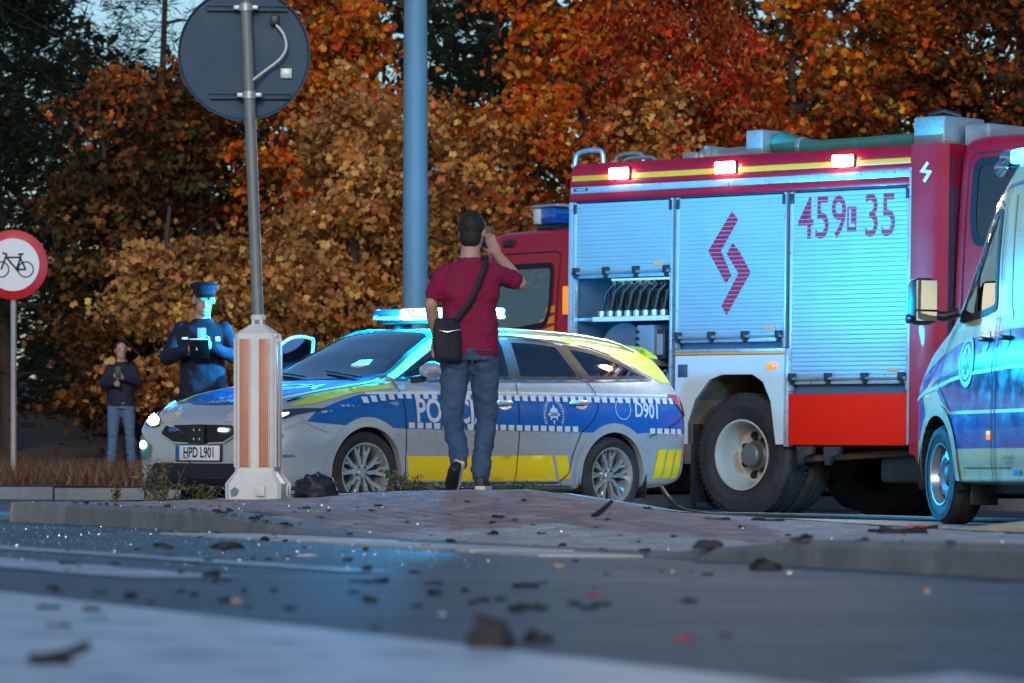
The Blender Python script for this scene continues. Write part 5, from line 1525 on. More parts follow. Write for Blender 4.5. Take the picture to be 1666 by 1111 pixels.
pm_.tube([(1.02, .25, 1.2), (1.02, .25, 1.68)], .035, 10).tube([(1.12, .2, 1.1), (1.12, .2, 1.66)], .028, 10).tube([(.75, .3, 1.18), (1.16, .3, 1.18)], .06, 12)
for k in range(5): pm_.lathe([(.03, 0), (.055, .01), (.055, .07), (.04, .09)], 12, c=(.62+.12*k, .03, 1.02))
for k in range(4): pm_.lathe([(.03, 0), (.05, .01), (.05, .05)], 12, c=(.68+.12*k, .1, 1.22))
pm_.build("pump_pipework", COUP, truck, 50)
kn = MB()
for k in range(12): kn.tube([(.55+.05*k+rg.uniform(-.02, .02), .08, .95+rg.uniform(0, .4)), (.58+.05*k, .05, 1.05+rg.uniform(0, .35)), (.63+.05*k, .10, .9+rg.uniform(0, .3))], .014, 6)
kn.build("pump_hoses", HOSEB, truck, 60)
lamp("locker_light", 'AREA', truck, (.62, .35, 2.06), 2.5, (.45, .75, 1.0), aim=(0, 0, -1), size=.5)
MB().box((.2, .30, 2.068), (1.05, .40, 2.085), .004).build("locker_lamp", glow("lit locker strip", (.4, .75, 1), .5), truck)

# ================================================================== SECOND FIRE ENGINE (only its cab shows)
Y2 = 46.0
H2 = R(90+35)
d2 = Vector((math.cos(H2), math.sin(H2))); l2 = Vector((-d2.y, d2.x))
p2 = Vector((PX(921, Y2), Y2)) - d2*0.0 - l2*1.22
eng2 = thing("fire_engine", "second red fire engine, only its cab with dark side window showing", "fire engine", (p2.x, p2.y, G(p2.x)), H2, slope=True)
cab2 = cab_shell(.0, 1.95, 1.22, 3.02, .75)
V1 = rounded([(.42, 1.95), (.36, 2.15), (.36, 2.60), (1.40, 2.60), (1.72, 2.02), (1.40, 1.86)], .10)
v1 = shrink(V1, .03); v3 = shrink(CF, .05)
cb2 = cab2.body("cab_body", FRED, eng2, lambda c: (abs(c.y) > .9 and in_poly((c.x, c.z), v1)) or (c.x > 1.5 and abs(c.y) < 1.02 and in_poly((c.y, c.z), v3)) or (abs(c.y) > .7 and math.hypot(c.x-1.1, c.z-HZ) < .64), .03, GREYP)
for sd, ax in ((-1, 'R'), (1, 'L')):
    w2 = cab2.patch("cab_window", V1, ax, GLS, eng2, .003, .06)
    cab2.patch("window_seal", [shrink(V1, -.025), shrink(V1, .035)], ax, SEAL, w2, .008, .05)
    cab2.strip("door_seam", rounded([(.24, .95), (.24, 2.74), (1.50, 2.74), (1.86, 2.0), (1.86, .95)], .1), .014, ax, DARK, eng2, .006, closed=True)
    for k in range(4):
        x0 = .27
        cab2.patch("amber_stripe", [(x0, 2.16-.11*k), (x0+.16+.10*k, 2.14-.115*k-.02*k), (x0+.17+.11*k, 2.08-.115*k-.02*k), (x0, 2.08-.11*k)], ax, GOLD, eng2, .005, .06)
    cab2.patch("amber_stripe", [(.27, 1.74), (1.80, 1.52), (1.80, 1.42), (.27, 1.66)], ax, GOLD, eng2, .005, .06)
    cab2.patch("corner_marker", rounded([(1.45, 2.78), (1.62, 2.76), (1.62, 2.84), (1.45, 2.86)], .02), ax, ORNG, eng2, .02, .04)
    cab2.strip("wheel_arch", ring_pts(1.1, HZ, .67, 40, 15, 165), .09, ax, BLK, eng2, .015)
    h = cab2.cast(ax, 1.30, 2.85)[0]
    MB().box((1.16, h.y-.03, 2.82), (1.36, h.y+.03, 2.90), .015).build("side_lamp", BLK, eng2)
cab2.patch("windscreen", CF, 'F', GLD, eng2, .003, .08)
lb = MB().box((.62, -.95, 3.0), (.98, .95, 3.06), .015).build("beacon_bar", BLK, eng2)
for y in (-.78, .78):
    MB().box((.60, y-.22, 3.06), (.86, y+.22, 3.24), .03).build("beacon_lens", BLUEL, lb); MB().box((.88, y-.22, 3.06), (1.0, y+.22, 3.24), .03).build("beacon_reflector", REFL, lb)
MB().box((.55, -1.0, 3.24), (1.02, 1.0, 3.275), .012).build("beacon_cover", ALU, lb)
MB().box((-.9, -1.0, 3.20), (.35, 1.0, 3.235), .012).build("roof_rack", ALU, eng2)
MB().box((-.6, .7, 3.0), (.30, .95, 3.19), .06).build("rack_bag", BLK, eng2)
MB().box((-4.6, -1.22, .75), (-.15, 1.22, 3.05), .03).build("body_box", FRED, eng2)
MB().box((-4.4, 1.221, 1.1), (-.3, 1.235, 2.75), .01).build("roller_shutter", SHUT, eng2)
for y in (-.6, .6): MB().box((.5, y-.28, 1.3), (.65, y+.28, 2.35), .06).build("cab_seat", SEAT, eng2, 40)
for x in (1.1, -2.6):
    truck_wheel(eng2, (x, 1.04, HZ), 1, x < 0); truck_wheel(eng2, (x, -1.04, HZ), -1, x < 0)
MB().box((-4.5, -.5, .55), (1.8, .5, .78), .02).build("chassis", CHASS, eng2)
MB().box((-.06, 1.23, 2.05), (.02, 1.29, 2.35), .01).build("marker_plate", ORNG, eng2)
# ================================================================== AMBULANCE (facing away, its left side shows)
AMBY = mat("ambulance cream yellow", (.60, .55, .30), .28, var=.04, coat=.8, rvar=.03, dirt=(.40, .36, .28), dirt_amt=.12)
AMBB = mat("ambulance blue film", (.006, .055, .36), .22, var=.05, coat=.8)
AMBV = mat("ambulance deep blue film", (.015, .012, .22), .18, var=.05, coat=1)
AMBW = mat("reflective white line", (.62, .62, .52), .35, var=.06)
AYAW = R(90+13)
af = Vector((math.cos(AYAW), math.sin(AYAW))); ar_ = Vector((af.y, -af.x))
ap = Vector((3.02, 30.7)) + ar_*.985
amb = thing("ambulance", "cream and blue ambulance van with a black mirror beside the fire engine cab", "ambulance", (ap.x, ap.y, G(ap.x)), AYAW, slope=True)
AX = [-4.95, -4.90, -4.7, -3.0, -2.2, -1.8, -1.5, -1.2, -.9, -.6, -.3, 0, .3, .55, .75, .88, .95]
AP = dict(
 zb=[.45, .35, .30, .28, .28, .28, .28, .28, .28, .28, .28, .28, .28, .28, .28, .30, .36],
 w=[.88, .96, .985, .99, .99, .99, .99, .99, .99, .99, .985, .98, .965, .93, .86, .74, .6],
 zbelt=[1.4, 1.43, 1.44, 1.44, 1.44, 1.44, 1.44, 1.43, 1.42, 1.40, 1.36, 1.30, 1.22, 1.15, 1.07, .98, .88],
 wb=[.85, .93, .95, .955, .955, .955, .955, .95, .945, .94, .935, .925, .90, .86, .78, .67, .54],
 ztop=[2.3, 2.55, 2.70, 2.75, 2.74, 2.71, 2.64, 2.51, 2.30, 2.02, 1.71, 1.44, 1.31, 1.23, 1.13, 1.03, .92],
 zr=[2.1, 2.32, 2.40, 2.44, 2.54, 2.53, 2.47, 2.36, 2.17, 1.91, 1.63, 1.39, 1.275, 1.205, 1.105, 1.01, .905],
 wr=[.76, .84, .87, .885, .885, .885, .885, .88, .875, .865, .85, .83, .80, .76, .70, .6, .5])
axd = np.unique(np.concatenate([np.linspace(-4.95, -2.2, 40), np.linspace(-2.2, .7, 130), np.linspace(.7, .95, 18)]))
apd = {k: pchip(AX, v, axd) for k, v in AP.items()}; S_ = []
for i in range(len(axd)):
    zb, w_, zt, wb, tp, zr, wr = (apd[k][i] for k in ('zb', 'w', 'zbelt', 'wb', 'ztop', 'zr', 'wr')); H_ = zt-zb
    S_.append([(0, zb), (.6*w_, zb), (.93*w_, zb+.01), (.985*w_, zb+.08*H_), (w_, zb+.28*H_), (w_, zb+.55*H_), (.995*w_, zb+.8*H_), (wb, zt), ((wb+wr)/2+.022, (zt+zr)/2), (wr, zr), (.86*wr, zr+.62*(tp-zr)), (.5*wr, zr+.93*(tp-zr)), (0, tp)])
ash = Shell(axd, S_, 5)
AW = rounded([(-.36, 1.435), (-.60, 1.74), (-.86, 2.06), (-.98, 2.15), (-1.16, 2.17), (-1.15, 1.50), (-.9, 1.47)], .05)
AWS = [(.16, 0), (.10, .6), (-.05, .80), (-.35, .785), (-.95, .79), (-1.20, .77), (-1.27, .4), (-1.28, 0)]
AWS = AWS + [(x, -y) for x, y in AWS[-2:0:-1]]
aw_, aws_ = shrink(AW, .025), shrink(AWS, .04)
def acut(c):
    if abs(c.y) > .6:
        for hx in (0, -3.45):
            if math.hypot(c.x-hx, c.z-.36) < .43: return True
        if c.z > 1.4 and in_poly((c.x, c.z), aw_): return True
    return c.z > 1.25 and c.x > -1.4 and in_poly((c.x, c.y), aws_)
abody = ash.body("body", AMBY, amb, acut, .025, GREYP)
for sd, ax in ((1, 'L'), (-1, 'R')):
    w0 = ash.patch("side_window", AW, ax, GLS, amb, .003, .05)
    ash.patch("window_seal", [shrink(AW, -.02), shrink(AW, .028)], ax, SEAL, w0, .007, .04)
    ash.strip("window_bar", [(-.73, 1.47), (-.73, 1.80)], .035, ax, SEAL, w0, .008)
    def farc(r, a0, a1): return ring_pts(0, .36, r, 24, a0, a1)
    # lower, middle and upper livery
    f1 = math.degrees(math.asin((.535-.36)/.475)); f2 = math.degrees(math.asin(min(1, (.775-.36)/.475)))
    ash.patch("blue_band", [(-4.8, .535), (-4.8, .775)] + [(-.5, .775)] + farc(.475, 180-f2, 180-f1), ax, AMBB, amb, .003, .07)
    ash.patch("blue_band", [(.30, .75), (.46, .60), (.80, .60), (.84, .80), (.72, .90), (.40, .90)], ax, AMBB, amb, .003, .07)
    ash.patch("deep_blue_band", [(-4.8, .80), (-4.8, 1.09), (-1.6, 1.075), (-.8, 1.045), (-.30, 1.0), (.0, .95), (-.10, .87), (-.28, .80)], ax, AMBV, amb, .003, .07)
    ash.patch("blue_band", [(-4.8, 1.115), (-4.8, 1.36), (-1.5, 1.345), (-.9, 1.32), (-.45, 1.275), (-.10, 1.205), (.28, 1.10), (.62, .97), (.78, .90), (.62, .91), (.30, .975), (.0, 1.0), (-.35, 1.04), (-.8, 1.075), (-1.6, 1.10)], ax, AMBB, amb, .003, .07)
    ash.strip("white_line", [(-4.8, .787), (-.46, .787)], .024, ax, AMBW, amb, .006, .08)
    ash.strip("white_line", [(-4.8, 1.102), (-1.6, 1.088), (-.8, 1.06), (-.30, 1.018), (.0, .972), (.30, .942), (.66, .885)], .026, ax, AMBW, amb, .006, .05)
    ash.strip("wheel_arch", ring_pts(0, .36, .452, 40, -6, 186), .08, ax, AMBY, amb, .012, .04)
    ash.strip("wheel_arch", ring_pts(-3.45, .36, .452, 40, -6, 186), .08, ax, AMBY, amb, .012, .04)
    ash.strip("side_rail", [(-.50, .285), (-2.95, .285)], .05, ax, AMBW, amb, .02, .1)
    # seams
    ash.strip("door_seam", [(-.05, .98), (-.16, 1.30), (-.33, 1.42)], .010, ax, DARK, amb, .008)
    ash.strip("door_seam", [(-.05, .98), (-.30, .80), (-.46, .5), (-.5, .32)], .010, ax, DARK, amb, .008)
    ash.strip("door_seam", [(-1.20, .30), (-1.20, 1.5), (-1.23, 2.19), (-1.12, 2.24), (-.93, 2.15)], .012, ax, DARK, amb, .008)
    ash.strip("door_seam", [(-1.27, .30), (-1.27, 1.5), (-1.29, 2.25)], .012, ax, DARK, amb, .008)
    ash.strip("pillar_line", [(-1.52, 1.42), (-1.47, 1.50), (-1.47, 2.26)], .028, ax, mat("yellow pillar film", (.62, .40, .04), .4), amb, .006)
    ash.strip("drip_rail", [(-.93, 2.19), (-1.1, 2.27), (-1.3, 2.33), (-2.0, 2.36)], .018, ax, AMBB, amb, .010)
    ash.strip("panel_seam", [(-.62, .34), (-.62, .40), (-1.6, .40)], .006, ax, DARK, amb, .009)
    # handles and marker
    for hx in (-1.03, -1.45):
        hd = ash.patch("handle_cup", ring_pts(hx, 1.275, .075, 24, sz=.95), ax, mat("handle cup", (.20, .23, .22), .3, var=.1), amb, .007, .03)
        h = ash.cast(ax, hx, 1.28)[0]
        MB().tube([(hx+.09, h.y, 1.29), (hx+.05, h.y+sd*.035, 1.29), (hx-.06, h.y+sd*.035, 1.285), (hx-.09, h.y, 1.28)], .016, 8).build("door_handle", BLK, hd, 60)
    h = ash.cast(ax, -1.15, .62)[0]
    MB().box((-1.19, h.y-.01, .59), (-1.11, h.y+.014 if sd > 0 else h.y+.0, .655), .01).build("side_marker", ORNG, amb)
    # emblem
    em = ash.patch("emblem", ring_pts(-.66, 1.14, .155, 40, sz=1.15), ax, mat("emblem pale green", (.35, .60, .45), .4, var=.1), amb, .009, .04)
    ash.strip("emblem_ring", ring_pts(-.66, 1.14, .115, 40, sz=1.15), .012, ax, AMBB, em, .012, closed=True)
    for k in range(3):
        a = R(90+60*k); dx, dz = math.cos(a)*.075, math.sin(a)*.09
        ash.strip("emblem_star", [(-.66-dx, 1.14-dz), (-.66+dx, 1.14+dz)], .030, ax, AMBB, em, .013)
    # small print low on the side
    for k in range(3): ash.text("small_print", ("DANE POJAZDU", "MASA 3500", "OSI 2")[k], .035, (-1.55, .47-.035*k), ax, INK, amb, .008)
    ash.patch("print_block", [(-1.62, .35), (-1.78, .35), (-1.78, .385), (-1.62, .385)], ax, AMBB, amb, .008, .05)
    # mirror
    ms = MB(); ms.tube([(-.30, sd*.93, 1.50), (-.25, sd*1.02, 1.47), (-.24, sd*1.10, 1.48)], .045, 10, flat=.8)
    mr = ms.build("mirror_arm", BLK, amb, 50)
    MB().box((-.30, sd*1.17-.095, 1.41), (-.12, sd*1.17+.095, 1.74), .05).build("mirror_housing", BLK, mr, 40)
    MB().box((-.307, sd*1.17-.075, 1.515), (-.299, sd*1.17+.075, 1.72), .0).build("mirror_glass", mat("mirror glass", (.85, .87, .88), .03, 1.0, var=0), mr)
    MB().box((-.307, sd*1.17-.075, 1.435), (-.299, sd*1.17+.075, 1.50), .0).build("mirror_glass", MATS["mirror glass"], mr)
    MB().lathe([(0, .03), (.03, .02), (.035, 0)], 12, c=(-.2, sd*1.265, 1.45)).build("mirror_lamp", BLUEL, mr)
wso = ash.patch("windscreen", AWS, 'T', GLS, amb, .004, .08)
ash.patch("windscreen_seal", [shrink(AWS, -.02), shrink(AWS, .03)], 'T', SEAL, wso, .008, .06)
for y in (-.48, .48):
    MB().box((-1.15, y-.25, .85), (-1.0, y+.25, 1.75), .06).box((-1.1, y-.25, .75), (-.6, y+.25, .92), .05).build("seat", SEAT, amb, 40)
MB().prism([(.1, .9), (.1, 1.30), (-.2, 1.36), (-.45, 1.25), (-.5, .9)], 'XZ', -.85, .85).build("dashboard", BLK, amb, 40)
MB().box((-1.36, -.78, .4), (-1.33, .78, 2.2)).build("bulkhead", GREYP, amb)
for hx in (0, -3.45):
    for sd in (1, -1):
        v = []; f = []
        for i in range(25):
            a = R(-15+210*i/24); v += [(hx+.44*math.cos(a), sd*.97, .36+.44*math.sin(a)), (hx+.44*math.cos(a), sd*.5, .36+.44*math.sin(a))]
            if i: f.append([2*i-2, 2*i-1, 2*i+1, 2*i])
        mk("wheel_well", v+[(hx+.44*math.cos(R(-15+210*i/24)), sd*.51, .36+.44*math.sin(R(-15+210*i/24))) for i in range(25)], f+[[50+i for i in range(25)]], DARK, amb, smooth=40)
        M = Matrix.Translation((hx, sd*.84, .355)) @ (Matrix.Identity(4) if sd > 0 else Matrix.Rotation(math.pi, 4, 'Z'))
        wh = MB().lathe([(0, .075), (.05, .07), (.075, .05), (.085, .0)], 20, M=M).build("wheel", GREYP, amb, 40)
        MB().lathe(tyre_profile(.355, .215, .235), 48, closed=True, M=M).build("tyre", RUB, wh, 50)
        MB().lathe([(.222, .10), (.226, .115), (.21, .112), (.20, .08), (.188, .03), (.165, .062), (.12, .072), (.085, .05)], 40, M=M).build("rim", mat("steel rim silver", (.30, .34, .38), .35, .6, var=.1), wh, 40)
        ho = MB()
        for k in range(10): ho.lathe([(0, .066), (.016, .066), (.02, .04)], 10, c=(.155*math.cos(R(36*k)), 0, .155*math.sin(R(36*k))), M=M)
        ho.build("rim_openings", DARK, wh)["kind"] = "stuff"
        MB().box((hx-.47, sd*.78-.10, .14), (hx-.455, sd*.78+.10, .42), .004).build("mud_flap", BLK, amb)
MB().box((-4.8, -.75, .22), (.6, .75, .34), .02).build("underbody", CHASS, amb)
# blue lamps, horns on the roof edge
rb = MB().box((-1.62, -.70, 2.55), (-1.30, .70, 2.66), .02).build("roof_bar", AMBY, amb)
for sd in (1, -1):
    MB().box((-1.42, sd*.62-.12, 2.46), (-1.22, sd*.62+.13, 2.58), .03).build("blue_lamp", BLUEL, amb)
    MB().box((-1.50, sd*.87-.03, 2.48), (-1.28, sd*.87+.045, 2.58), .02).build("corner_lamp", glow("lit corner beacon", (.10, .50, 1.0), 2.5), amb)
    for k in range(2):
        MB().lathe([(.02, -.02), (.025, .06), (.06, .13), (.062, .14), (.0, .12)], 16, 'X', (-1.02-.16*k, sd*(.82+.02*k), 2.48+.06*k)).build("roof_horn", CHROME, amb, 50)
        MB().tube([(-1.04-.16*k, sd*(.82+.02*k), 2.48+.06*k), (-1.3-.16*k, sd*.78, 2.49+.06*k)], .015, 6).build("horn_stay", BLK, amb)
tgt = amb.matrix_basis.inverted() @ tl2w(2.9, 0, 2.25)
for q, pw in (((-.95, 1.06, 2.45), 60), ((-.35, .2, 2.35), 850)):
    lamp("corner_beacon_light", 'SPOT', amb, q, pw, (.0, .46, 1.0), aim=Vector(tgt)-Vector(q), size=.06, spot=84, blend=1.0)

# ================================================================== SIGNS AND POSTS
# lamp post
YL = 40.0
lp = thing("lamp_post", "thick grey steel lamp post rising behind the police car", "lamp post", (PX(676, YL), YL, G(PX(676, YL))))
LPM = mat("weathered lamp post paint", (.11, .15, .16), .6, .0, var=.12, scale=3, bump=.05, dirt=(.20, .21, .20), dirt_amt=.3, dirt_scale=2)
MB().tube([(0, 0, 0), (0, 0, .02), (0, 0, 4), (0, 0, 9)], [.128, .126, .112, .085], 24).build("pole", LPM, lp, 60)
MB().box((-.2, -.2, 0), (.2, .2, .03), .008).build("base_plate", GALV, lp)
MB().tube([(0, 0, 9), (-.05, -.3, 9.3), (-.1, -1.4, 9.45)], [.05, .04, .035], 10).build("arm", LPM, lp, 60)
MB().box((-.25, -2.0, 9.38), (.05, -1.35, 9.48), .04).build("lantern", GALV, lp)
MB().box((-.06, -.135, .6), (.06, -.115, 1.0), .006).build("service_door", LPM, lp)

# round traffic sign seen from behind, on its lit bollard
YB = 26.0; XB = PX(420, YB); ZB = HI(XB, YB)
pst = thing("bollard", "white plastic lit traffic bollard with orange striped panels on the island", "bollard", (XB, YB, ZB), R(-8))
BWH = mat("weathered white plastic", (.70, .70, .68), .5, var=.08, scale=6, dirt=(.30, .27, .23), dirt_amt=.4, dirt_scale=2.5)
BOR = mat("orange reflective stripe", (.55, .22, .13), .45, var=.12, scale=20)
def frustum(mb, levels, n=4, rot=R(45), bev=0.0):
    v = []; f = []
    for (hx, hy, z) in levels:
        for sx, sy in ((-1,-1),(1,-1),(1,1),(-1,1)):
            b = .12
            v += [(sx*hx*(1-b) if sx*sy > 0 else sx*hx, sy*hy if sx*sy > 0 else sy*hy*(1-b), z), (sx*hx if sx*sy > 0 else sx*hx*(1-b), sy*hy*(1-b) if sx*sy > 0 else sy*hy, z)]
    m_ = 8
    for i in range(len(levels)-1):
        for k in range(m_): f.append([i*m_+k, i*m_+(k+1) % m_, (i+1)*m_+(k+1) % m_, (i+1)*m_+k])
    f += [list(range(m_))[::-1], [(len(levels)-1)*m_+k for k in range(m_)]]
    return mb.add(v, f)
frustum(MB(), [(.17, .17, 0), (.172, .172, .095), (.165, .165, .105), (.124, .124, .165), (.12, .12, .17), (.122, .122, .985), (.117, .117, 1.0), (.045, .045, 1.055), (.035, .035, 1.06), (.035, .035, 1.085)]).build("shell", BWH, pst, 25)
for q in range(4):
    T = Matrix.Rotation(R(90*q), 4, 'Z')
    for x in (-.06, .06):
        MB().box((x-.027, -.128, .20), (x+.027, -.118, .965), .002, T).build("orange_panel", BOR, pst)
        for e in (-.031, .031): MB().box((x+e-.003, -.131, .195), (x+e+.003, -.118, .97), .001, T).build("panel_edge", BWH, pst)
    MB().box((.02, -.178, .02), (.075, -.168, .085), .004, T).build("hatch", BWH, pst)
MB().prism([(-.13, .02), (-.10, .03), (-.085, .06), (-.11, .075), (-.135, .055)], 'XZ', -.176, -.172).build("sticker", mat("torn sticker", (.10, .22, .25), .6, var=.4, scale=60), pst)
sg = thing("round_sign", "grey back of a round traffic sign on a leaning galvanised post", "traffic sign", (XB, YB, ZB+1.08))
SBK = mat("grey sign back", (.030, .075, .13), .6, .0, var=.06, scale=3, dirt=(.12, .14, .16), dirt_amt=.3, dirt_scale=2)
lean = Vector((PX(400, YB)-XB, 0, PZ(12, YB)-(ZB+1.08)))
tp_ = lean*1.02
MB().tube([(0, 0, -.02), tuple(lean*.5), tuple(tp_)], .0345, 20).build("post", mat("dull galvanised post", (.20, .23, .23), .55, .3, var=.25, scale=14, dirt=(.12, .13, .12), dirt_amt=.4, dirt_scale=7), sg, 60)
MB().lathe([(.036, 0), (.045, .005), (.045, .03), (.036, .036)], 20, 'Z', (0, 0, 0)).build("collar", BWH, sg, 50)
scx, scz = PX(396, YB)-XB, PZ(86, YB)-(ZB+1.08)
Ms = Matrix.Translation((scx, .075, scz)) @ Matrix.Rotation(R(3), 4, 'X') @ Matrix.Rotation(R(9), 4, 'Z')
face = MB(); face.lathe([(0, .006), (.385, .006), (.398, -.012), (.402, -.012), (.402, .010), (.388, .016), (0, .016)], 72, 'Y', M=Ms); face.build("disc", SBK, sg, 40)
for zz, xo, wd in ((.275, .02, .245), (-.255, .035, .245)):
    for s_, e_ in ((-1, 0), (1, 0)):
        x0, x1 = (xo-wd, xo-.04) if s_ < 0 else (xo+.05, xo+wd)
        m_ = MB()
        for dz in (-.016, .012): m_.box((x0, -.026, zz+dz), (x1, .006, zz+dz+.008), .001, Ms)
        m_.box((x0, -.012, zz-.016), (x1, .006, zz+.020), .001, Ms); m_.build("mounting_rail", SBK, sg)
    c_ = Ms @ Vector((xo, 0, zz)); t_ = (c_.z)/lean.z; pc = lean*t_
    MB().lathe([(.036, -.022), (.042, -.022), (.042, .022), (.036, .022)], 20, 'Z', tuple(pc), closed=True).box((pc.x-.075, -.012, pc.z-.014), (pc.x-.034, .055, pc.z+.014), .004).box((pc.x+.034, -.012, pc.z-.014), (pc.x+.075, .055, pc.z+.014), .004).build("clamp", GALV, sg)
bx = Ms @ Vector((.185, -.02, .205))
MB().box((bx.x-.026, bx.y-.03, bx.z-.032), (bx.x+.026, bx.y+.02, bx.z+.032), .008).build("cable_gland", BLK, sg)
cb_ = catmull([(bx.x+.01, bx.y-.02, bx.z-.03), (bx.x+.055, bx.y-.03, bx.z-.09), (bx.x+.07, bx.y-.03, bx.z-.17), (bx.x+.03, bx.y-.03, bx.z-.24), (bx.x-.06, bx.y-.03, bx.z-.31), (lean.x*.75+.02, -.02, bx.z-.375)], 6)
MB().tube(cb_, .009, 8).build("cable", mat("white cable", (.62, .62, .60), .5), sg, 60)
st_ = Ms @ Vector((.255, -.005, -.115))
MB().box((st_.x-.034, st_.y-.008, st_.z-.03), (st_.x+.034, st_.y+.0, st_.z+.03), .001).build("sticker", mat("pale silver sticker", (.45, .55, .55), .4, .2, var=.3, scale=40), sg)

# no-cycling sign by the verge
YC = 50.0; XC = PX(22, YC); ZC = vz(XC, YC)
bs = thing("bicycle_sign", "round red bordered sign with a bicycle on a post by the verge", "traffic sign", (XC, YC, ZC-.03))
hc_ = PZ(431, YC)-ZC+.03
MB().tube([(0, 0, 0), (0, 0, hc_+.3)], .035, 16).build("post", mat("rusty grey post", (.36, .33, .31), .6, .3, var=.25, scale=6), bs, 60)
Mb = Matrix.Translation((0, -.05, hc_)) @ Matrix.Rotation(R(180), 4, 'Z')
MB().lathe([(0, -.005), (.40, -.005), (.405, .0), (.405, .012), (.40, .015), (0, .015)], 64, 'Y', M=Mb).build("disc", mat("red sign film", (.50, .008, .015), .4, var=.06), bs, 40)
MB().lathe([(0, .0185), (.305, .0185), (.306, .014)], 64, 'Y', M=Mb).build("white_field", mat("white sign film", (.66, .66, .68), .4, var=.05), bs, 40)
bike = MB()
def bp_(x, z): return (x, -.0715, hc_+z)
def ringt(cx, cz, r, t): 
    P_ = [bp_(cx+r*math.cos(a), cz+r*math.sin(a)) for a in np.linspace(0, 2*math.pi, 25)]
    bike.tube(P_, t, 6, caps=False)
ringt(-.135, -.055, .088, .008); ringt(.150, -.055, .088, .008)
for a, b in (((.150, -.055), (.045, -.055)), ((.045, -.055), (-.075, .085)), ((-.075, .085), (.09, .085)), ((.09, .085), (.045, -.055)), ((.150, -.055), (.09, .07)), ((-.135, -.055), (-.07, .125)), ((-.07, .125), (-.12, .135)), ((.06, .12), (.125, .125)), ((.09, .085), (.095, .12)), ((.03, -.03), (.06, -.08))):
    bike.tube([bp_(*a), bp_(*b)], .011, 6)
bike.build("bicycle_symbol", INK, bs, 50)
# ================================================================== PEOPLE
SKIN = mat("skin", (.46, .27, .20), .55, var=.08, scale=20)
HAIRD = mat("dark hair", (.018, .014, .012), .6, var=.3, scale=60, bump=.5, bscale=200)
def sphere(mb, c, r, n=14, m=10, M=None):
    rx, ry, rz = r if isinstance(r, (tuple, list)) else (r, r, r)
    v = [(c[0], c[1], c[2]-rz)]; f = []
    for i in range(1, m):
        a = math.pi*i/m - math.pi/2
        for k in range(n):
            w = 2*math.pi*k/n
            v.append((c[0]+rx*math.cos(a)*math.cos(w), c[1]+ry*math.cos(a)*math.sin(w), c[2]+rz*math.sin(a)))
    v.append((c[0], c[1], c[2]+rz)); L = len(v)-1
    for k in range(n):
        f.append([0, 1+(k+1) % n, 1+k]); f.append([L, 1+(m-2)*n+k, 1+(m-2)*n+(k+1) % n])
    for i in range(m-2):
        for k in range(n): f.append([1+i*n+k, 1+i*n+(k+1) % n, 1+(i+1)*n+(k+1) % n, 1+(i+1)*n+k])
    return mb.add(v, f, M)
def limb(mb, pts, rs, n=14):
    """tapered limb with round ends"""
    P = catmull(pts, 5); k = len(P)
    Rr = list(np.interp(np.linspace(0, 1, k), np.linspace(0, 1, len(rs)), rs))
    mb.tube(P, Rr, n)
    sphere(mb, P[0], Rr[0]*.98); sphere(mb, P[-1], Rr[-1]*.98)
def loft_rings(mb, rings, n=24):
    """rings: (centre, half width vector, half depth vector)"""
    v = []; f = []
    for c, a, b in rings:
        c, a, b = Vector(c), Vector(a), Vector(b)
        for k in range(n):
            w = 2*math.pi*k/n; cs_, sn_ = math.cos(w), math.sin(w)
            ex = 2/2.4
            v.append(c + a*math.copysign(abs(cs_)**ex, cs_) + b*math.copysign(abs(sn_)**ex, sn_))
    for i in range(len(rings)-1):
        for k in range(n): f.append([i*n+k, i*n+(k+1) % n, (i+1)*n+(k+1) % n, (i+1)*n+k])
    f += [list(range(n))[::-1], [(len(rings)-1)*n+k for k in range(n)]]
    return mb.add(v, f)
def fuse(mb, name, m, parent, voxel, smooth=4, disp=None):
    """union the shapes into one continuous surface"""
    o = mk("tmp_volume", mb.v, mb.f, m)
    bm = bmesh.new(); bm.from_mesh(o.data); bmesh.ops.recalc_face_normals(bm, faces=bm.faces[:]); bm.to_mesh(o.data); bm.free()
    r = o.modifiers.new("r", 'REMESH'); r.mode = 'VOXEL'; r.voxel_size = voxel
    s = o.modifiers.new("s", 'SMOOTH'); s.factor = .5; s.iterations = smooth
    dg = bpy.context.evaluated_depsgraph_get(); dg.update()
    me = bpy.data.meshes.new_from_object(o.evaluated_get(dg))
    bpy.data.objects.remove(o)
    if disp:
        N_ = len(me.vertices); co = np.zeros(N_*3); no = np.zeros(N_*3)
        me.vertices.foreach_get("co", co); me.vertices.foreach_get("normal", no); co = co.reshape(-1, 3); no = no.reshape(-1, 3)
        d = np.array([disp(Vector(p)) for p in co]); co += no*d[:, None]
        me.vertices.foreach_set("co", co.ravel())
    me.polygons.foreach_set("use_smooth", [True]*len(me.polygons)); me.materials.clear()
    me.name = name
    return link_mesh(name, me, m, parent)
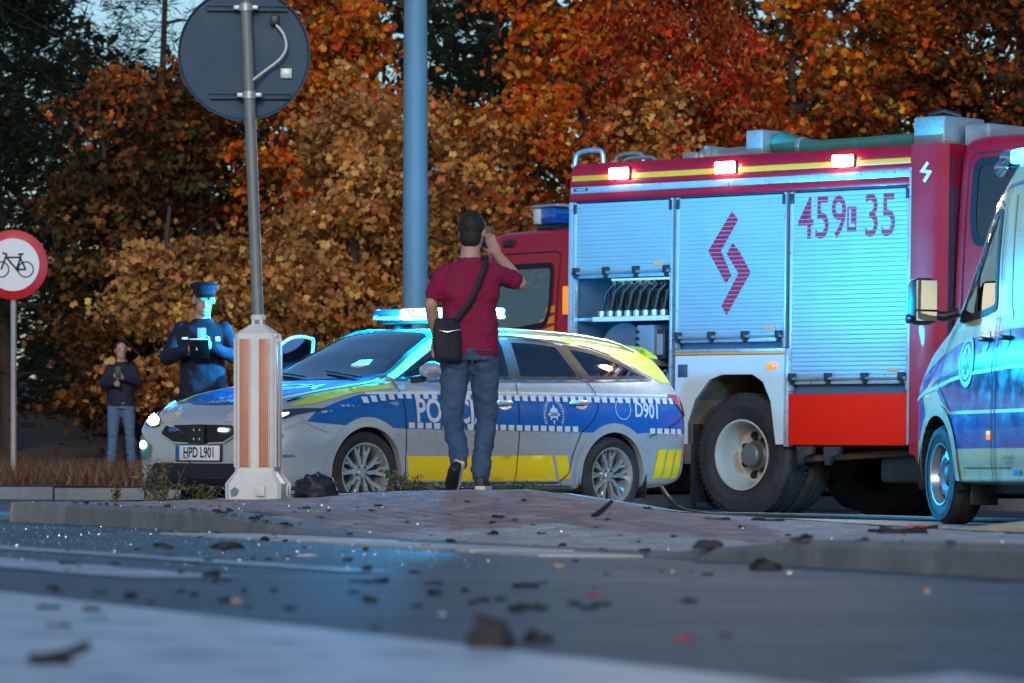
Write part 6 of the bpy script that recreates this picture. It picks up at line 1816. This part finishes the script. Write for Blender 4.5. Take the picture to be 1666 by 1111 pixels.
def hand(mb, wrist, d, side_v, curl=.5, s=1.0, palm_n=None):
    """palm with four fingers and a thumb; d along the hand, side_v across towards the thumb"""
    w = Vector(wrist); d = Vector(d).normalized(); sv_ = Vector(side_v); sv_ = (sv_-d*sv_.dot(d)).normalized(); n = d.cross(sv_)
    loft_rings(mb, [(w-d*.01, sv_*.026*s, n*.018*s), (w+d*.04*s, sv_*.038*s, n*.017*s), (w+d*.085*s, sv_*.040*s, n*.014*s)], 12)
    for k in range(4):
        b = w + d*.082*s + sv_*(.030-.020*k)*s; L = (.070, .078, .074, .058)[k]*s
        p = [b]; ang = 0
        for q in range(3):
            ang += curl*(.5, .9, .7)[q]
            p.append(p[-1] + (d*math.cos(ang)+n*math.sin(ang))*L*(.45, .32, .23)[q])
        mb.tube(p, [.0095*s, .009*s, .0085*s, .007*s], 8)
    b = w + d*.03*s + sv_*.030*s; t1 = b + (d*.6+sv_*.8).normalized()*.035*s; t2 = t1 + (d*.9+sv_*.25+n*.4*curl).normalized()*.030*s
    mb.tube([b, t1, t2], [.012*s, .0105*s, .008*s], 8)
def head(mb, c, yaw, s=1.0, pitch=0.0):
    M = Matrix.Translation(c) @ Matrix.Rotation(yaw, 4, 'Z') @ Matrix.Rotation(pitch, 4, 'Y')   # face towards +x
    sphere(mb, (-.012*s, 0, .022*s), (.098*s, .077*s, .092*s), M=M)
    sphere(mb, (.022*s, 0, -.050*s), (.070*s, .058*s, .068*s), M=M)
    sphere(mb, (.060*s, 0, -.092*s), (.028*s, .030*s, .022*s), M=M)
    mb.tube([M @ Vector((.082*s, 0, .010*s)), M @ Vector((.100*s, 0, -.022*s)), M @ Vector((.106*s, 0, -.036*s))], [.008*s, .012*s, .015*s], 8)
    for y in (-1, 1):
        sphere(mb, (-.012*s, y*.078*s, -.012*s), (.020*s, .010*s, .032*s), 8, 6, M=M)
        sphere(mb, (.078*s, y*.032*s, .022*s), (.016*s, .024*s, .010*s), 8, 6, M=M)
    sphere(mb, (.086*s, 0, -.064*s), (.012*s, .026*s, .010*s), 8, 6, M=M)
    return M

def person(name, label, loc, J, look, faceyaw, top, legs, group=None, s=1.0, gz=None, wr=1.0):
    """J: joints in local metres (x right, y away, z up)"""
    t = thing(name, label, "person", loc, 0, group)
    V = {k: Vector(v) for k, v in J.items()}
    sh = (V['shR']-V['shL']); ax = Vector((sh.x, sh.y, 0)).normalized(); dp = Vector((-ax.y, ax.x, 0))
    nk = V['neck']; pel = (V['hipL']+V['hipR'])/2
    # --- body (skin): head, neck, arms, hands, trunk, legs as one surface
    b = MB(); Mh = head(b, V['head'], faceyaw, s*1.02, look)
    b.tube([nk-Vector((0, 0, .06)), nk+Vector((0, 0, .02)), V['head']-Vector((0, 0, .05))], [.070*s, .060*s, .056*s], 14)
    mid = (pel+nk)/2
    loft_rings(b, [(pel-Vector((0, 0, .06)), ax*.13*s, dp*.09*s), (pel+Vector((0, 0, .06)), ax*.135*s, dp*.09*s), (mid, ax*.13*s, dp*.085*s), (nk-Vector((0, 0, .17)), ax*.14*s, dp*.085*s), (nk-Vector((0, 0, .09)), ax*.11*s, dp*.06*s), (nk, ax*.055*s, dp*.055*s)])
    for q in 'LR':
        limb(b, [V['sh'+q]*.80+V['neck']*.20-Vector((0, 0, .06)), (V['sh'+q]+V['el'+q])/2-Vector((0, 0, .01)), V['el'+q]], [.040*s, .042*s, .038*s])
        limb(b, [V['el'+q], (V['el'+q]*.55+V['wr'+q]*.45), V['wr'+q]], [.041*s, .041*s, .027*s])
        d = V['wr'+q]-V['el'+q]
        hand(b, V['wr'+q], V.get('hd'+q, d), V.get('th'+q, Vector((0, 0, 1))), .55, s)
        limb(b, [V['hip'+q], (V['hip'+q]+V['kn'+q])/2, V['kn'+q]], [.075*s, .068*s, .050*s]); limb(b, [V['kn'+q], V['kn'+q]*.6+V['an'+q]*.4, V['an'+q]], [.05*s, .05*s, .034*s])
    bo = fuse(b, "body", SKIN, t, .0085, 3)
    # --- top
    m_top, sleeve = top
    c = MB()
    hem = top_hem.get(name+label, None)
    zt0 = pel.z - .055
    loft_rings(c, [(Vector((pel.x, pel.y, zt0)), ax*.182*s, dp*.130*s), (pel+Vector((0, 0, .05)), ax*.178*s, dp*.128*s), (mid+Vector((0, 0, -.02)), ax*.172*s, dp*.122*s), (nk-Vector((0, 0, .26)), ax*.188*s, dp*.125*s), (nk-Vector((0, 0, .14)), ax*.190*s, dp*.108*s), (nk-Vector((0, 0, .075)), ax*.158*s, dp*.090*s), (nk-Vector((0, 0, .04)), ax*.095*s, dp*.080*s), (nk-Vector((0, 0, .012)), ax*.074*s, dp*.072*s)])
    for q in 'LR':
        sh0 = V['sh'+q]*.86+V['neck']*.14-Vector((0, 0, .045))
        e = V['sh'+q] + (V['el'+q]-V['sh'+q])*min(sleeve, 1.0)
        limb(c, [sh0, (sh0+e)/2, e], [.064*s, .064*s, .062*s])
        if sleeve > 1: limb(c, [V['el'+q], (V['el'+q]+V['wr'+q])/2, V['el'+q]+(V['wr'+q]-V['el'+q])*.93], [.058*s, .052*s, .042*s])
    def wrk(p):
        q = p.x*.6+p.z*.8
        return .010*wr*mnoise.noise(Vector((p.x*6, p.y*6, q*13))) + .006*wr*mnoise.noise(Vector((p.x*15+3, p.y*12, p.z*26))) + .003*wr*mnoise.noise(Vector((p.x*40, p.y*30, q*55)))
    fuse(c, "top", m_top, t, .0105, 3, wrk)
    # --- trousers
    j = MB()
    loft_rings(j, [(pel-Vector((0, 0, .09)), ax*.158*s, dp*.122*s), (pel-Vector((0, 0, .03)), ax*.168*s, dp*.128*s), (pel+Vector((0, 0, .06)), ax*.166*s, dp*.120*s), (pel+Vector((0, 0, .10)), ax*.160*s, dp*.112*s)])
    for q in 'LR':
        h, k_, a = V['hip'+q], V['kn'+q], V['an'+q]
        limb(j, [h-Vector((0, 0, .01)), (h+k_)/2, k_], [.098*s, .090*s, .070*s])
        low = a + (k_-a)*.02
        limb(j, [k_, k_*.55+a*.45, low], [.070*s, .068*s, .060*s])
    def wrj(p):
        k = 1.6 if p.z < pel.z-.33 else 1.0
        return k*(.008*mnoise.noise(Vector((p.x*8, p.y*8, p.z*20+p.x*8))) + .0045*mnoise.noise(Vector((p.x*18, p.y*18+5, p.z*40-p.x*14))))
    fuse(j, "trousers", legs, t, .0105, 2, wrj)
    return t, V, Mh, bo
top_hem = {}

SHOE = mat("black shoe", (.018, .018, .020), .5, var=.2)
SOLE = mat("white shoe sole", (.62, .60, .56), .6, var=.1)
def shoe(parent, heel, toe, up, m=None, sole=None, s=1.0):
    heel, toe, up = Vector(heel), Vector(toe), Vector(up).normalized()
    d = (toe-heel); L = d.length; d.normalize(); up = (up-d*up.dot(d)).normalized(); sd = d.cross(up)
    mb = MB(); rings = []
    for t, w, h in ((.0, .026, .055), (.06, .034, .085), (.25, .038, .090), (.42, .040, .070), (.65, .046, .048), (.85, .044, .040), (.97, .030, .028), (1.0, .015, .018)):
        c = heel + d*L*t; rings.append((c+up*(h/2+.018), sd*w*s, up*h/2))
    loft_rings(mb, rings, 16); o = fuse(mb, "shoe", m or SHOE, parent, .006, 2)
    mb = MB(); pts = []
    for t, w in ((-.02, .018), (.0, .030), (.08, .036), (.3, .036), (.5, .038), (.7, .048), (.88, .046), (.98, .032), (1.02, .015)):
        pts.append((heel+d*L*t, w))
    v = []; f = []
    for c, w in pts:
        v += [c+sd*w*s, c-sd*w*s, c-sd*w*s+up*.026, c+sd*w*s+up*.026]
    for i in range(len(pts)-1):
        o_ = i*4; f += [[o_+k, o_+4+k, o_+4+(k+1) % 4, o_+(k+1) % 4] for k in range(4)]
    f += [[0, 1, 2, 3], [len(v)-1, len(v)-2, len(v)-3, len(v)-4]]
    mb.add(v, f); mb.build("sole", sole or SOLE, o, 50)
    v2 = []; f2 = []
    for i, (c, w) in enumerate(pts[1:-1]):
        v2 += [c+sd*(w-.008)-up*.003, c-sd*(w-.008)-up*.003]
        if i: f2.append([2*i-2, 2*i-1, 2*i+1, 2*i])
    mk("outsole", v2, f2, SHOE, o)
    return o

# --- the man walking away in the dark red T-shirt
YM = 27.0; XM = PX(757, YM); ZM = HI(XM, YM)
TSH = mat("dark red jersey", (.22, .005, .045), .85, var=.15, scale=9, bump=.3, bscale=120)
JEAN = mat("blue denim", (.035, .075, .155), .85, var=.35, scale=6, bump=.35, bscale=160, dirt=(.11, .17, .25), dirt_amt=.55, dirt_scale=3.5)
JM = dict(head=(.045, .03, 1.625), neck=(.03, 0, 1.475), shL=(-.145, .0, 1.405), shR=(.205, .02, 1.405),
          elL=(-.215, -.03, 1.165), wrL=(-.185, .10, .965), elR=(.345, .13, 1.30), wrR=(.20, .34, 1.50), hdR=(-.3, .3, .6), thR=(-1, 0, .2), hdL=(.05, .3, -1), thL=(1, .2, 0),
          hipL=(-.055, 0, .90), hipR=(.115, .02, .90), knL=(-.085, .0, .465), anL=(-.030, -.22, .185), knR=(.130, .09, .465), anR=(.095, .05, .085))
man, VM, MhM, boM = person("person", "man in dark red T-shirt and jeans walking away with a shoulder bag", (XM, YM, ZM), JM, 0.0, R(75), (TSH, .72), JEAN, wr=1.35)
hb = MB(); Mh = Matrix.Translation((.045, .03, 1.625)) @ Matrix.Rotation(R(75), 4, 'Z')
sphere(hb, (-.020, 0, .034), (.105, .086, .094), M=Mh); sphere(hb, (-.050, 0, -.035), (.066, .070, .075), M=Mh)
fuse(hb, "hair", HAIRD, man, .009, 2, lambda p: .005*mnoise.noise(p*38)+.004*mnoise.noise(p*100))
for y in (-.032, .032):
    e = MB(); sphere(e, (.085, y, .012), .011, M=Mh); e.build("eye", INK, boM)
shoe(man, (-.025, -.255, .185), (-.080, -.125, .012), (.1, -.75, .6))
shoe(man, (.092, -.01, .0), (.125, .245, .0), (0, 0, 1))
# belt line and back pockets
for x in (-.055, .105):
    pk = MB()
    poly = [(x-.062, .875), (x+.062, .875), (x+.060, .79), (x, .765), (x-.060, .79)]
    pts_ = [(a, -.128, z) for a, z in poly]
    pk.tube(pts_+[pts_[0]], .0035, 5, caps=False); pk.build("back_pocket_seam", JEAN, man, 60)
# shoulder bag on its strap
bag = thing("shoulder_bag", "black shoulder bag hanging at the walking man's hip", "bag", (XM, YM, ZM))
BAGM = mat("black bag fabric", (.016, .018, .024), .75, var=.25, scale=14, bump=.35, bscale=150)
bb = MB(); loft_rings(bb, [((-.105, -.155, .80), (.070, .02, 0), (0, .035, 0)), ((-.105, -.160, .83), (.088, .025, 0), (0, .05, 0)), ((-.11, -.162, .92), (.092, .03, 0), (0, .052, 0)), ((-.115, -.155, 1.02), (.085, .03, 0), (0, .042, 0)), ((-.115, -.145, 1.075), (.070, .03, 0), (0, .025, 0))], 24)
fuse(bb, "pouch", BAGM, bag, .009, 3, lambda p: .005*mnoise.noise(p*16)+.003*mnoise.noise(p*38))
MB().tube([(-.19, -.2, 1.0), (-.11, -.222, .985), (-.03, -.2, 1.0)], .004, 6).build("zip", CHROME, bag, 60)
sp_ = catmull([(-.06, -.155, 1.06), (.02, -.150, 1.16), (.085, -.140, 1.29), (.125, -.105, 1.41), (.125, -.03, 1.468), (.115, .05, 1.455)], 6)
v = []; f = []
for i, p in enumerate(sp_):
    tdir = (sp_[min(i+1, len(sp_)-1)]-sp_[max(i-1, 0)]).normalized(); nn = Vector((.03, -.10, 0)) if i < 20 else Vector((0, -.05, .1)); sdv = tdir.cross(nn).normalized()*.019
    v += [p+sdv, p-sdv]
    if i: f.append([2*i-2, 2*i-1, 2*i+1, 2*i])
so = mk("strap", v, f, BAGM, bag, smooth=60); sm_ = so.modifiers.new("s", 'SOLIDIFY'); sm_.thickness = .004
# phone held up in front of his face
ph = thing("phone", "dark phone held up by the walking man", "phone", (XM, YM, ZM))
MB().box((.10, .40, 1.54), (.172, .41, 1.68), .004).build("case", BLK, ph)

# --- officer in a cap behind the bonnet
YO = 34.75; XO = PX(330, YO); ZO = G(XO)
NAVY = mat("navy uniform cloth", (.006, .009, .022), .85, var=.2, scale=8, bump=.25, bscale=100)
k_ = 1.06
JO = {a: tuple(c*k_ for c in b) for a, b in dict(head=(.01, -.03, 1.605), neck=(0, 0, 1.47), shL=(-.19, .0, 1.41), shR=(.19, .0, 1.41),
     elL=(-.265, -.06, 1.16), wrL=(-.085, -.27, 1.22), elR=(.265, -.06, 1.16), wrR=(.085, -.27, 1.24), hipL=(-.09, 0, .90), hipR=(.09, 0, .90), knL=(-.10, -.02, .48), knR=(.10, -.02, .48), anL=(-.11, .02, .09), anR=(.11, .02, .09)).items()}
off, VO, MhO, boO = person("person", "officer in navy uniform and peaked cap standing behind the police car bonnet", (XO, YO, ZO), JO, R(14), R(-80), (NAVY, 1.5), NAVY, s=k_)
for x in (-.11, .11): shoe(off, (x*k_, .10, 0), (x*k_*1.1, -.20, 0), (0, 0, 1), sole=SHOE)
Mo = Matrix.Translation(VO['head']) @ Matrix.Rotation(R(-80), 4, 'Z') @ Matrix.Rotation(R(8), 4, 'Y')
cpm = MB(); cpm.lathe([(.0, .142), (.08, .140), (.116, .122), (.115, .110), (.092, .085), (.090, .045), (.0, .045)], 24, 'Z', M=Mo); cpo = cpm.build("cap", NAVY, off, 50)
pkm = []; f = []
for i in range(11):
    a = R(-60+120*i/10); pkm += [Mo @ Vector((.088*math.cos(a), .088*math.sin(a), .055)), Mo @ Vector((.088*math.cos(a)+.06*math.cos(a*.7), .092*math.sin(a), .030))]
    if i: f.append([2*i-2, 2*i-1, 2*i+1, 2*i])
mk("cap_peak", pkm, f, INK, cpo, smooth=60)
hb = MB(); sphere(hb, (-.03, 0, .0), (.088, .082, .075), M=Mo); fuse(hb, "hair", HAIRD, off, .01, 2)
for y in (-.032, .032):
    e = MB(); sphere(e, (.089, y, .014), .011, M=Mo); e.build("eye", INK, boO)
MB().box((-.035, -.146, 1.36), (.035, -.136, 1.47), .004).build("shirt_front", mat("pale blue shirt", (.25, .42, .55), .8, var=.1), off)
MB().box((.11, -.148, 1.36), (.15, -.140, 1.40), .003).build("chest_badge", REFL, off)
MB().box((-.16, -.148, 1.375), (-.11, -.140, 1.395), .003).build("name_strip", REFL, off)
nb = thing("notepad", "white notepad held in the officer's hands", "notepad", (XO, YO, ZO))
Tn = Matrix.Translation((.0, -.39, 1.30)) @ Matrix.Rotation(R(-38), 4, 'X')
MB().box((-.075, -.11, -.008), (.075, .11, .008), .003, Tn).build("pages", WHT, nb)
MB().box((-.078, -.113, -.011), (.078, .113, -.0085), .001, Tn).build("cover", BLK, nb)

# --- bystander on the verge
YV = 58.0; XV = PX(197, YV); ZV = vz(XV, YV)-.005
LJ = mat("light blue denim", (.09, .16, .25), .85, var=.25, scale=6, bump=.3, bscale=120)
DTOP = mat("dark navy jacket", (.010, .012, .028), .8, var=.2, scale=8)
JV = dict(head=(.0, -.03, 1.580), neck=(0, 0, 1.44), shL=(-.17, .0, 1.375), shR=(.17, .0, 1.375), elL=(-.235, -.05, 1.13), wrL=(-.06, -.25, 1.12), elR=(.235, -.05, 1.13), wrR=(.05, -.24, 1.20),
          hipL=(-.085, 0, .88), hipR=(.085, 0, .88), knL=(-.11, -.02, .47), knR=(.12, -.02, .47), anL=(-.13, .02, .09), anR=(.14, .02, .09))
byst, VV, MhV, boV = person("person", "bystander in dark jacket and light jeans standing on the verge", (XV, YV, ZV), JV, R(16), R(-75), (DTOP, 1.5), LJ)
for x in (-.13, .14): shoe(byst, (x, .09, 0), (x*1.15, -.19, 0), (0, 0, 1), m=mat("grey trainer", (.2, .2, .22), .6))
Mv = Matrix.Translation(VV['head']) @ Matrix.Rotation(R(-75), 4, 'Z')
hb = MB(); sphere(hb, (-.022, 0, .034), (.104, .088, .096), M=Mv); sphere(hb, (-.055, 0, -.06), (.062, .085, .12), M=Mv); fuse(hb, "hair", HAIRD, byst, .01, 2)
for y in (-.032, .032):
    e = MB(); sphere(e, (.089, y, .014), .011, M=Mv); e.build("eye", INK, boV)
pv = thing("phone", "phone in the bystander's hands on the verge", "phone", (XV, YV, ZV))
MB().box((-.045, -.39, 1.20), (.03, -.382, 1.35), .003).build("case", BLK, pv)
MB().box((-.04, -.381, 1.205), (.025, -.379, 1.345)).build("screen", glow("phone screen", (.6, .75, 1), .8), pv, None)

# ================================================================== HOSES, WEEDS, DEBRIS
bh = thing("fire_hose", "thin black hose lying on the road past the fire engine wheel", "hose", (0, 0, 0))
hp = [(1.20, 35.9, .30), (1.26, 35.7, .20), (1.36, 35.3, .07), (1.55, 34.9, .022), (1.9, 34.5, .02), (2.4, 34.0, .02), (2.9, 33.2, .02), (3.3, 32.2, .02), (4.2, 31.4, .02), (6, 30.5, .02), (9, 30, .02)]
MB().tube([(p.x, p.y, p.z+G(p.x)) for p in catmull(hp, 6)], .02, 10).build("hose", HOSEB, bh, 60)
yh = thing("fire_hose", "thick beige fire hose on the road below the ambulance", "hose", (0, 0, 0))
hp = [(2.22, 21.4, .030), (2.38, 21.6, .045), (2.62, 21.9, .062), (2.9, 22.2, .085), (3.3, 22.5, .10), (4.0, 22.9, .08), (6.0, 23.8, .05)]
MB().tube([(p.x, p.y, p.z+G(p.x)) for p in catmull(hp, 6)], [.012]+[.030+.012*min(1, i/14) for i in range(1, 37)], 14).build("hose", mat("beige hose jacket", (.42, .38, .27), .8, var=.2, scale=15, bump=.4, bscale=150), yh, 60)

WEED = [(.16, .11, .05), (.10, .10, .04), (.22, .15, .08), (.07, .08, .03)]
def weed(label, px, Y, h, n, spread, seed):
    X = PX(px, Y); z = HI(X, Y) if in_poly((X, Y), island) else G(X)
    t = thing("weed", label, "weed", (X, Y, z-.01), 0, "weeds in the island joints")
    rg = np.random.RandomState(seed); mb = MB(); P = []
    for k in range(n):
        a = rg.uniform(0, 6.28); L = h*rg.uniform(.35, 1.0); r = spread*rg.uniform(.2, 1)
        b = np.array([rg.normal(0, spread*.25), rg.normal(0, spread*.25), 0]); q = b+np.array([math.cos(a)*r, math.sin(a)*r, L])
        m_ = (b+q)/2 + np.array([0, 0, L*.12]); mb.tube([Vector(b), Vector(m_), Vector(q)], [.0035, .003, .0015], 4)
        for _ in range(9):
            u = rg.uniform(.15, 1); P.append(b*(1-u)+q*u + np.array([0, 0, L*.12*4*u*(1-u)]) + rg.normal(0, .010, 3))
    mb.build("stems", mat("dry stem", (.14, .10, .055), .9), t)
    leaves("leaves", np.array(P), .035, CHERRY, WEED, t, .0, rg)
weed("tall dry weed growing in front of the police car number plate", 262, 26.3, .27, 26, .20, 1)
weed("low dry weed beside the front bumper of the police car", 330, 26.6, .12, 14, .14, 2)
weed("thin dry stalk at the tip of the traffic island", 188, 25.6, .17, 5, .06, 3)
weed("grass tuft behind the island beside the police car front wheel", 655, 29.2, .15, 16, .12, 4)
weed("low weeds along the island edge under the police car sill", 700, 29.3, .06, 18, .25, 5)
weed("low weeds at the island edge ahead of the rear wheel", 830, 29.4, .05, 16, .28, 6)

# crumpled dark sheet beside the bollard
def crumple(name, mb_r, seed, m, parent, n=18, k=12, amp=.35):
    mb = MB(); sphere(mb, (0, 0, 0), mb_r, n, k)
    o = mb.build(name, m, parent, 35)
    for v_ in o.data.vertices:
        p = v_.co.normalized()*1.0
        d = 1 + amp*mnoise.noise(p*1.7+Vector((seed, 0, 0))) + amp*.6*mnoise.noise(p*4.1+Vector((0, seed, 0)))
        v_.co = v_.co*d
        v_.co.z = max(v_.co.z, -mb_r[2]*.55)
    return o
YS = 25.6; XS = PX(512, YS); ZS = HI(XS, YS)
sb = thing("plastic_sheet", "dark crumpled plastic sheet heaped beside the bollard", "sheet", (XS, YS, ZS+.045))
DKP = mat("dark blue black plastic", (.012, .016, .026), .55, var=.3, scale=18, bump=.6, bscale=40)
crumple("heap", (.145, .12, .085), 3, DKP, sb, 28, 18, .45)

DBM = {'k': mat("black debris plastic", (.014, .014, .016), .55, var=.4, scale=30, bump=.5, bscale=120), 'r': mat("red lens shard", (.36, .012, .022), .35, var=.2, scale=30),
       't': mat("tan fragment", (.40, .27, .17), .8, var=.25, scale=40), 'w': mat("pale fragment", (.55, .56, .56), .6, var=.15, scale=40), 'g': mat("grey brown chunk", (.05, .042, .045), .8, var=.35, scale=25, bump=.7, bscale=90),
       'b': mat("blue fragment", (.03, .20, .38), .5, var=.2, scale=30), 'o': mat("orange fragment", (.50, .11, .03), .5, var=.2, scale=30)}
def zat(x, y):
    return HI(x, y) if in_poly((x, y), [tuple(K(17.5, 0)), tuple(K(-.35, 0))]+island[2:]) else G(x)
def surf_pt(px, py):
    """where the line of sight through a pixel meets the road or the island"""
    t = (px-833)/FPX; u = (HOR-py)/FPX; y = 4.5
    while y < 60:
        if CAMH+u*y <= zat(t*y, y): break
        y += .02
    return t*y, y, zat(t*y, y)
def shard(mb, L, W, H, seed, curve=0.0):
    """broken plate: jagged outline, bent, with thickness"""
    rg = random.Random(seed); n = 11; pts = []
    for i in range(n):
        a = 2*math.pi*i/n; r = rg.uniform(.55, 1.0)
        pts.append((math.cos(a)*r*L/2, math.sin(a)*r*W/2))
    def zz_(x, y): return H*(.35+.65*abs(mnoise.noise(Vector((x/L*2.2+seed, y/W*1.5, 0)))*1.6)) + curve*(x/L*2)**2
    v = [(x, y, 0) for x, y in pts] + [(x*.86, y*.86, zz_(x, y)) for x, y in pts] + [(0, 0, zz_(0, 0)*1.1)]
    f = [[i, (i+1) % n, n+(i+1) % n, n+i] for i in range(n)] + [[n+i, n+(i+1) % n, 2*n] for i in range(n)] + [list(range(n))[::-1]]
    mb.add(v, f)
BIG = [  # px, py, width px, height px, colour, label
 (95, 1024, 50, 12, 'k', "black trim piece lying on the worn white road marking"), (92, 1086, 85, 18, 'k', "long black trim strip on the road marking at the picture's foot"),
 (798, 1058, 78, 55, 'g', "upright grey brown broken chunk on the asphalt"), (877, 1046, 58, 24, 'k', "black boxy plastic piece beside the grey brown chunk"),
 (853, 957, 58, 12, 'k', "slim black shard with a raised end on open asphalt"), (1248, 928, 66, 20, 'k', "black rubber lump near the right kerb"),
 (370, 893, 60, 15, 'k', "ragged black wreckage before the raised kerb"), (443, 880, 46, 10, 'k', "flat black bar lying along the raised kerb"),
 (268, 893, 32, 12, 'k', "bent black hook shaped scrap before the kerb"), (694, 892, 26, 9, 'o', "orange red lens fragment at the gutter"),
 (594, 897, 12, 9, 'k', "small black cube of debris by the gutter end"), (595, 947, 56, 6, 'k', "long thin black sliver on the asphalt"),
 (110, 920, 36, 11, 'k', "black scrap with a raised tip on the faded marking"), (704, 951, 40, 7, 'k', "blue black curved clip on the asphalt"),
 (676, 933, 24, 7, 'k', "small black wedge of plastic on the asphalt"), (576, 966, 20, 8, 'k', "rounded black pellet of rubber on the asphalt"),
 (350, 949, 16, 13, 'k', "pointed black splinter at the end of the faded marking"), (384, 981, 16, 12, 't', "tan stone standing on the asphalt"),
 (908, 924, 20, 9, 't', "tan triangular chip beyond the black shard"), (967, 970, 32, 6, 'r', "slim red lens sliver on the asphalt"),
 (1113, 1042, 38, 8, 'r', "red plastic sliver in the open lane"), (1508, 966, 15, 13, 't', "orange tan pebble in the open lane"), (720, 1002, 14, 8, 'w', "white plastic chip in front of the grey brown chunk"),
 (1180, 1036, 22, 7, 'k', "small black scrap beside the red plastic sliver"), (1152, 897, 52, 12, 'g', "brown and beige lump at the kerb's low end"),
 (1293, 881, 26, 10, 'k', "black rounded scrap on the grey paving"), (1470, 868, 120, 16, 'k', "long curved black bumper strip on the paving by the right kerb"),
 (1500, 862, 50, 14, 'o', "charred orange fragment tangled with the bumper strip"), (1250, 848, 66, 9, 'k', "black shards scattered on paving before the ambulance wheel"),
 (1165, 846, 60, 6, 'k', "flat black splinter on the paving before the fire engine wheel"), (273, 826, 13, 10, 'k', "black clod on the island's brick top"), (160, 1010, 50, 10, 'b', "pale blue shard on the worn marking"),
 (300, 1060, 30, 9, 'b', "blurred blue grey fragment on the marking"), (190, 1108, 40, 10, 'b', "blue chip at the picture's lower edge"), (1555, 1100, 30, 10, 'b', "bright blue chip in the open lane"),
 (610, 1024, 18, 8, 'k', "black crumb on the edge of the wide marking"), (1405, 880, 24, 7, 'k', "thin black scrap on the kerb top"), (95, 1024-60, 20, 8, 'k', "black crumb between two road markings"), (500, 905, 30, 5, 'w', "pale strip of plastic before the kerb")]
for i, (px, py, w, h, c, lab) in enumerate(BIG):
    x, y, z = surf_pt(px, py); s_ = FPX/y
    L = w/s_; H_ = min(h/s_, L*.9); W0 = min(L*.7, .12) if w > 40 else L*.6
    t = tag(bpy.data.objects.new("debris", None), lab, "debris", "wreckage scattered on the road"); COL.objects.link(t)
    t.location = (x, y, z+.001); t.rotation_euler = (0, 0, random.Random(i).uniform(-.35, .35))
    mb = MB(); shard(mb, L*1.15, W0, H_*.9, i*3+1, .02 if w > 100 else 0)
    if w > 70 and h < 30:
        mb.tube([(-L*.5, 0, .012), (-L*.2, -.02, .012), (L*.2, .0, .018), (L*.5, .03, .03)], .008, 6)
    mb.build("fragment", DBM[c], t, 25)
    if c == 'g': crumple("clod", (L*.45, L*.3, H_*.75), i, DBM['g'], t, 14, 9, .5).location = (0, 0, H_*.32)
# dark stick leaning on the island
x, y, z = surf_pt(972, 842)
stk = thing("stick", "black stick of debris lying on the island near the rear wheel", "debris", (x, y, z), 0, "wreckage scattered on the road")
MB().tube([(-.02, 0, .006), (.02, .05, .03), (.07, .12, .075)], [.012, .013, .009], 7).build("fragment", DBM['k'], stk, 50)
# smaller crumbs of plastic, one object each
rgd = random.Random(12); proto = []
for k in range(6):
    mb = MB(); shard(mb, 1, .7, .35, 200+k); o = mb.build("shard", DBM['k'], None, 25); proto.append(o.data); bpy.data.objects.remove(o)
for k in range(170):
    px = 20+1600*rgd.betavariate(1.2, 1.9); py = rgd.uniform(812, 1000) if rgd.random() < .75 else rgd.uniform(800, 900)
    x, y, z = surf_pt(px, py)
    if y > 29.5 or (y > 24.5 and not in_poly((x, y), island)): continue
    on = in_poly((x, y), island)
    o = bpy.data.objects.new("shard", proto[k % 6]); COL.objects.link(o); s_ = rgd.uniform(.014, .05) if rgd.random() < .8 else rgd.uniform(.04, .07)
    o.location = (x, y, z+.003); o.rotation_euler = (0, 0, rgd.uniform(0, 6.28)); o.scale = (s_, s_, s_*rgd.uniform(.5, 1))
    tag(o, "small black crumb of plastic on the brick island" if on else "small black crumb of plastic on the asphalt", "debris", "plastic crumbs on the island" if on else "plastic crumbs on the asphalt")
# broken glass too fine to count
ng = 3600; rgn = np.random.RandomState(21); V = []; F = []
for k in range(ng):
    if k < 2600: px, py = rgn.uniform(-10, 760), 832 + abs(rgn.normal(0, 62)) + 6
    else: px, py = rgn.uniform(0, 1680), rgn.uniform(815, 1060)
    Yg = .28*FPX/(py-HOR); Xg = PX(px, Yg)
    if Yg > 26 or Yg < 13: continue
    z = zat(Xg, Yg); s_ = rgn.uniform(.0010, .0030)*(1.0 if Yg < 16 else 1.3); a = rgn.uniform(0, 6.28); ca_, sa_ = math.cos(a), math.sin(a); tl_ = rgn.uniform(-.9, .9, 4)*s_
    o = len(V)
    q = [(-1, -1), (1, -1), (1, 1), (-1, 1)]
    for j, (ax_, ay_) in enumerate(q): V.append((Xg+(ax_*ca_-ay_*sa_)*s_, Yg+(ax_*sa_+ay_*ca_)*s_, z+.0005))
    for j, (ax_, ay_) in enumerate(q): V.append((Xg+(ax_*ca_-ay_*sa_)*s_*.8, Yg+(ax_*sa_+ay_*ca_)*s_*.8, z+s_*1.4+tl_[j]))
    F += [[o, o+1, o+5, o+4], [o+1, o+2, o+6, o+5], [o+2, o+3, o+7, o+6], [o+3, o, o+4, o+7], [o+4, o+5, o+6, o+7]]
gc = mk("broken_glass", V, F, mat("broken safety glass", (.10, .20, .24), .05, var=0, spec=.8, ior=1.5, coat=0))
tag(gc, "crumbs of broken safety glass sparkling on the asphalt", "glass", kind="stuff")
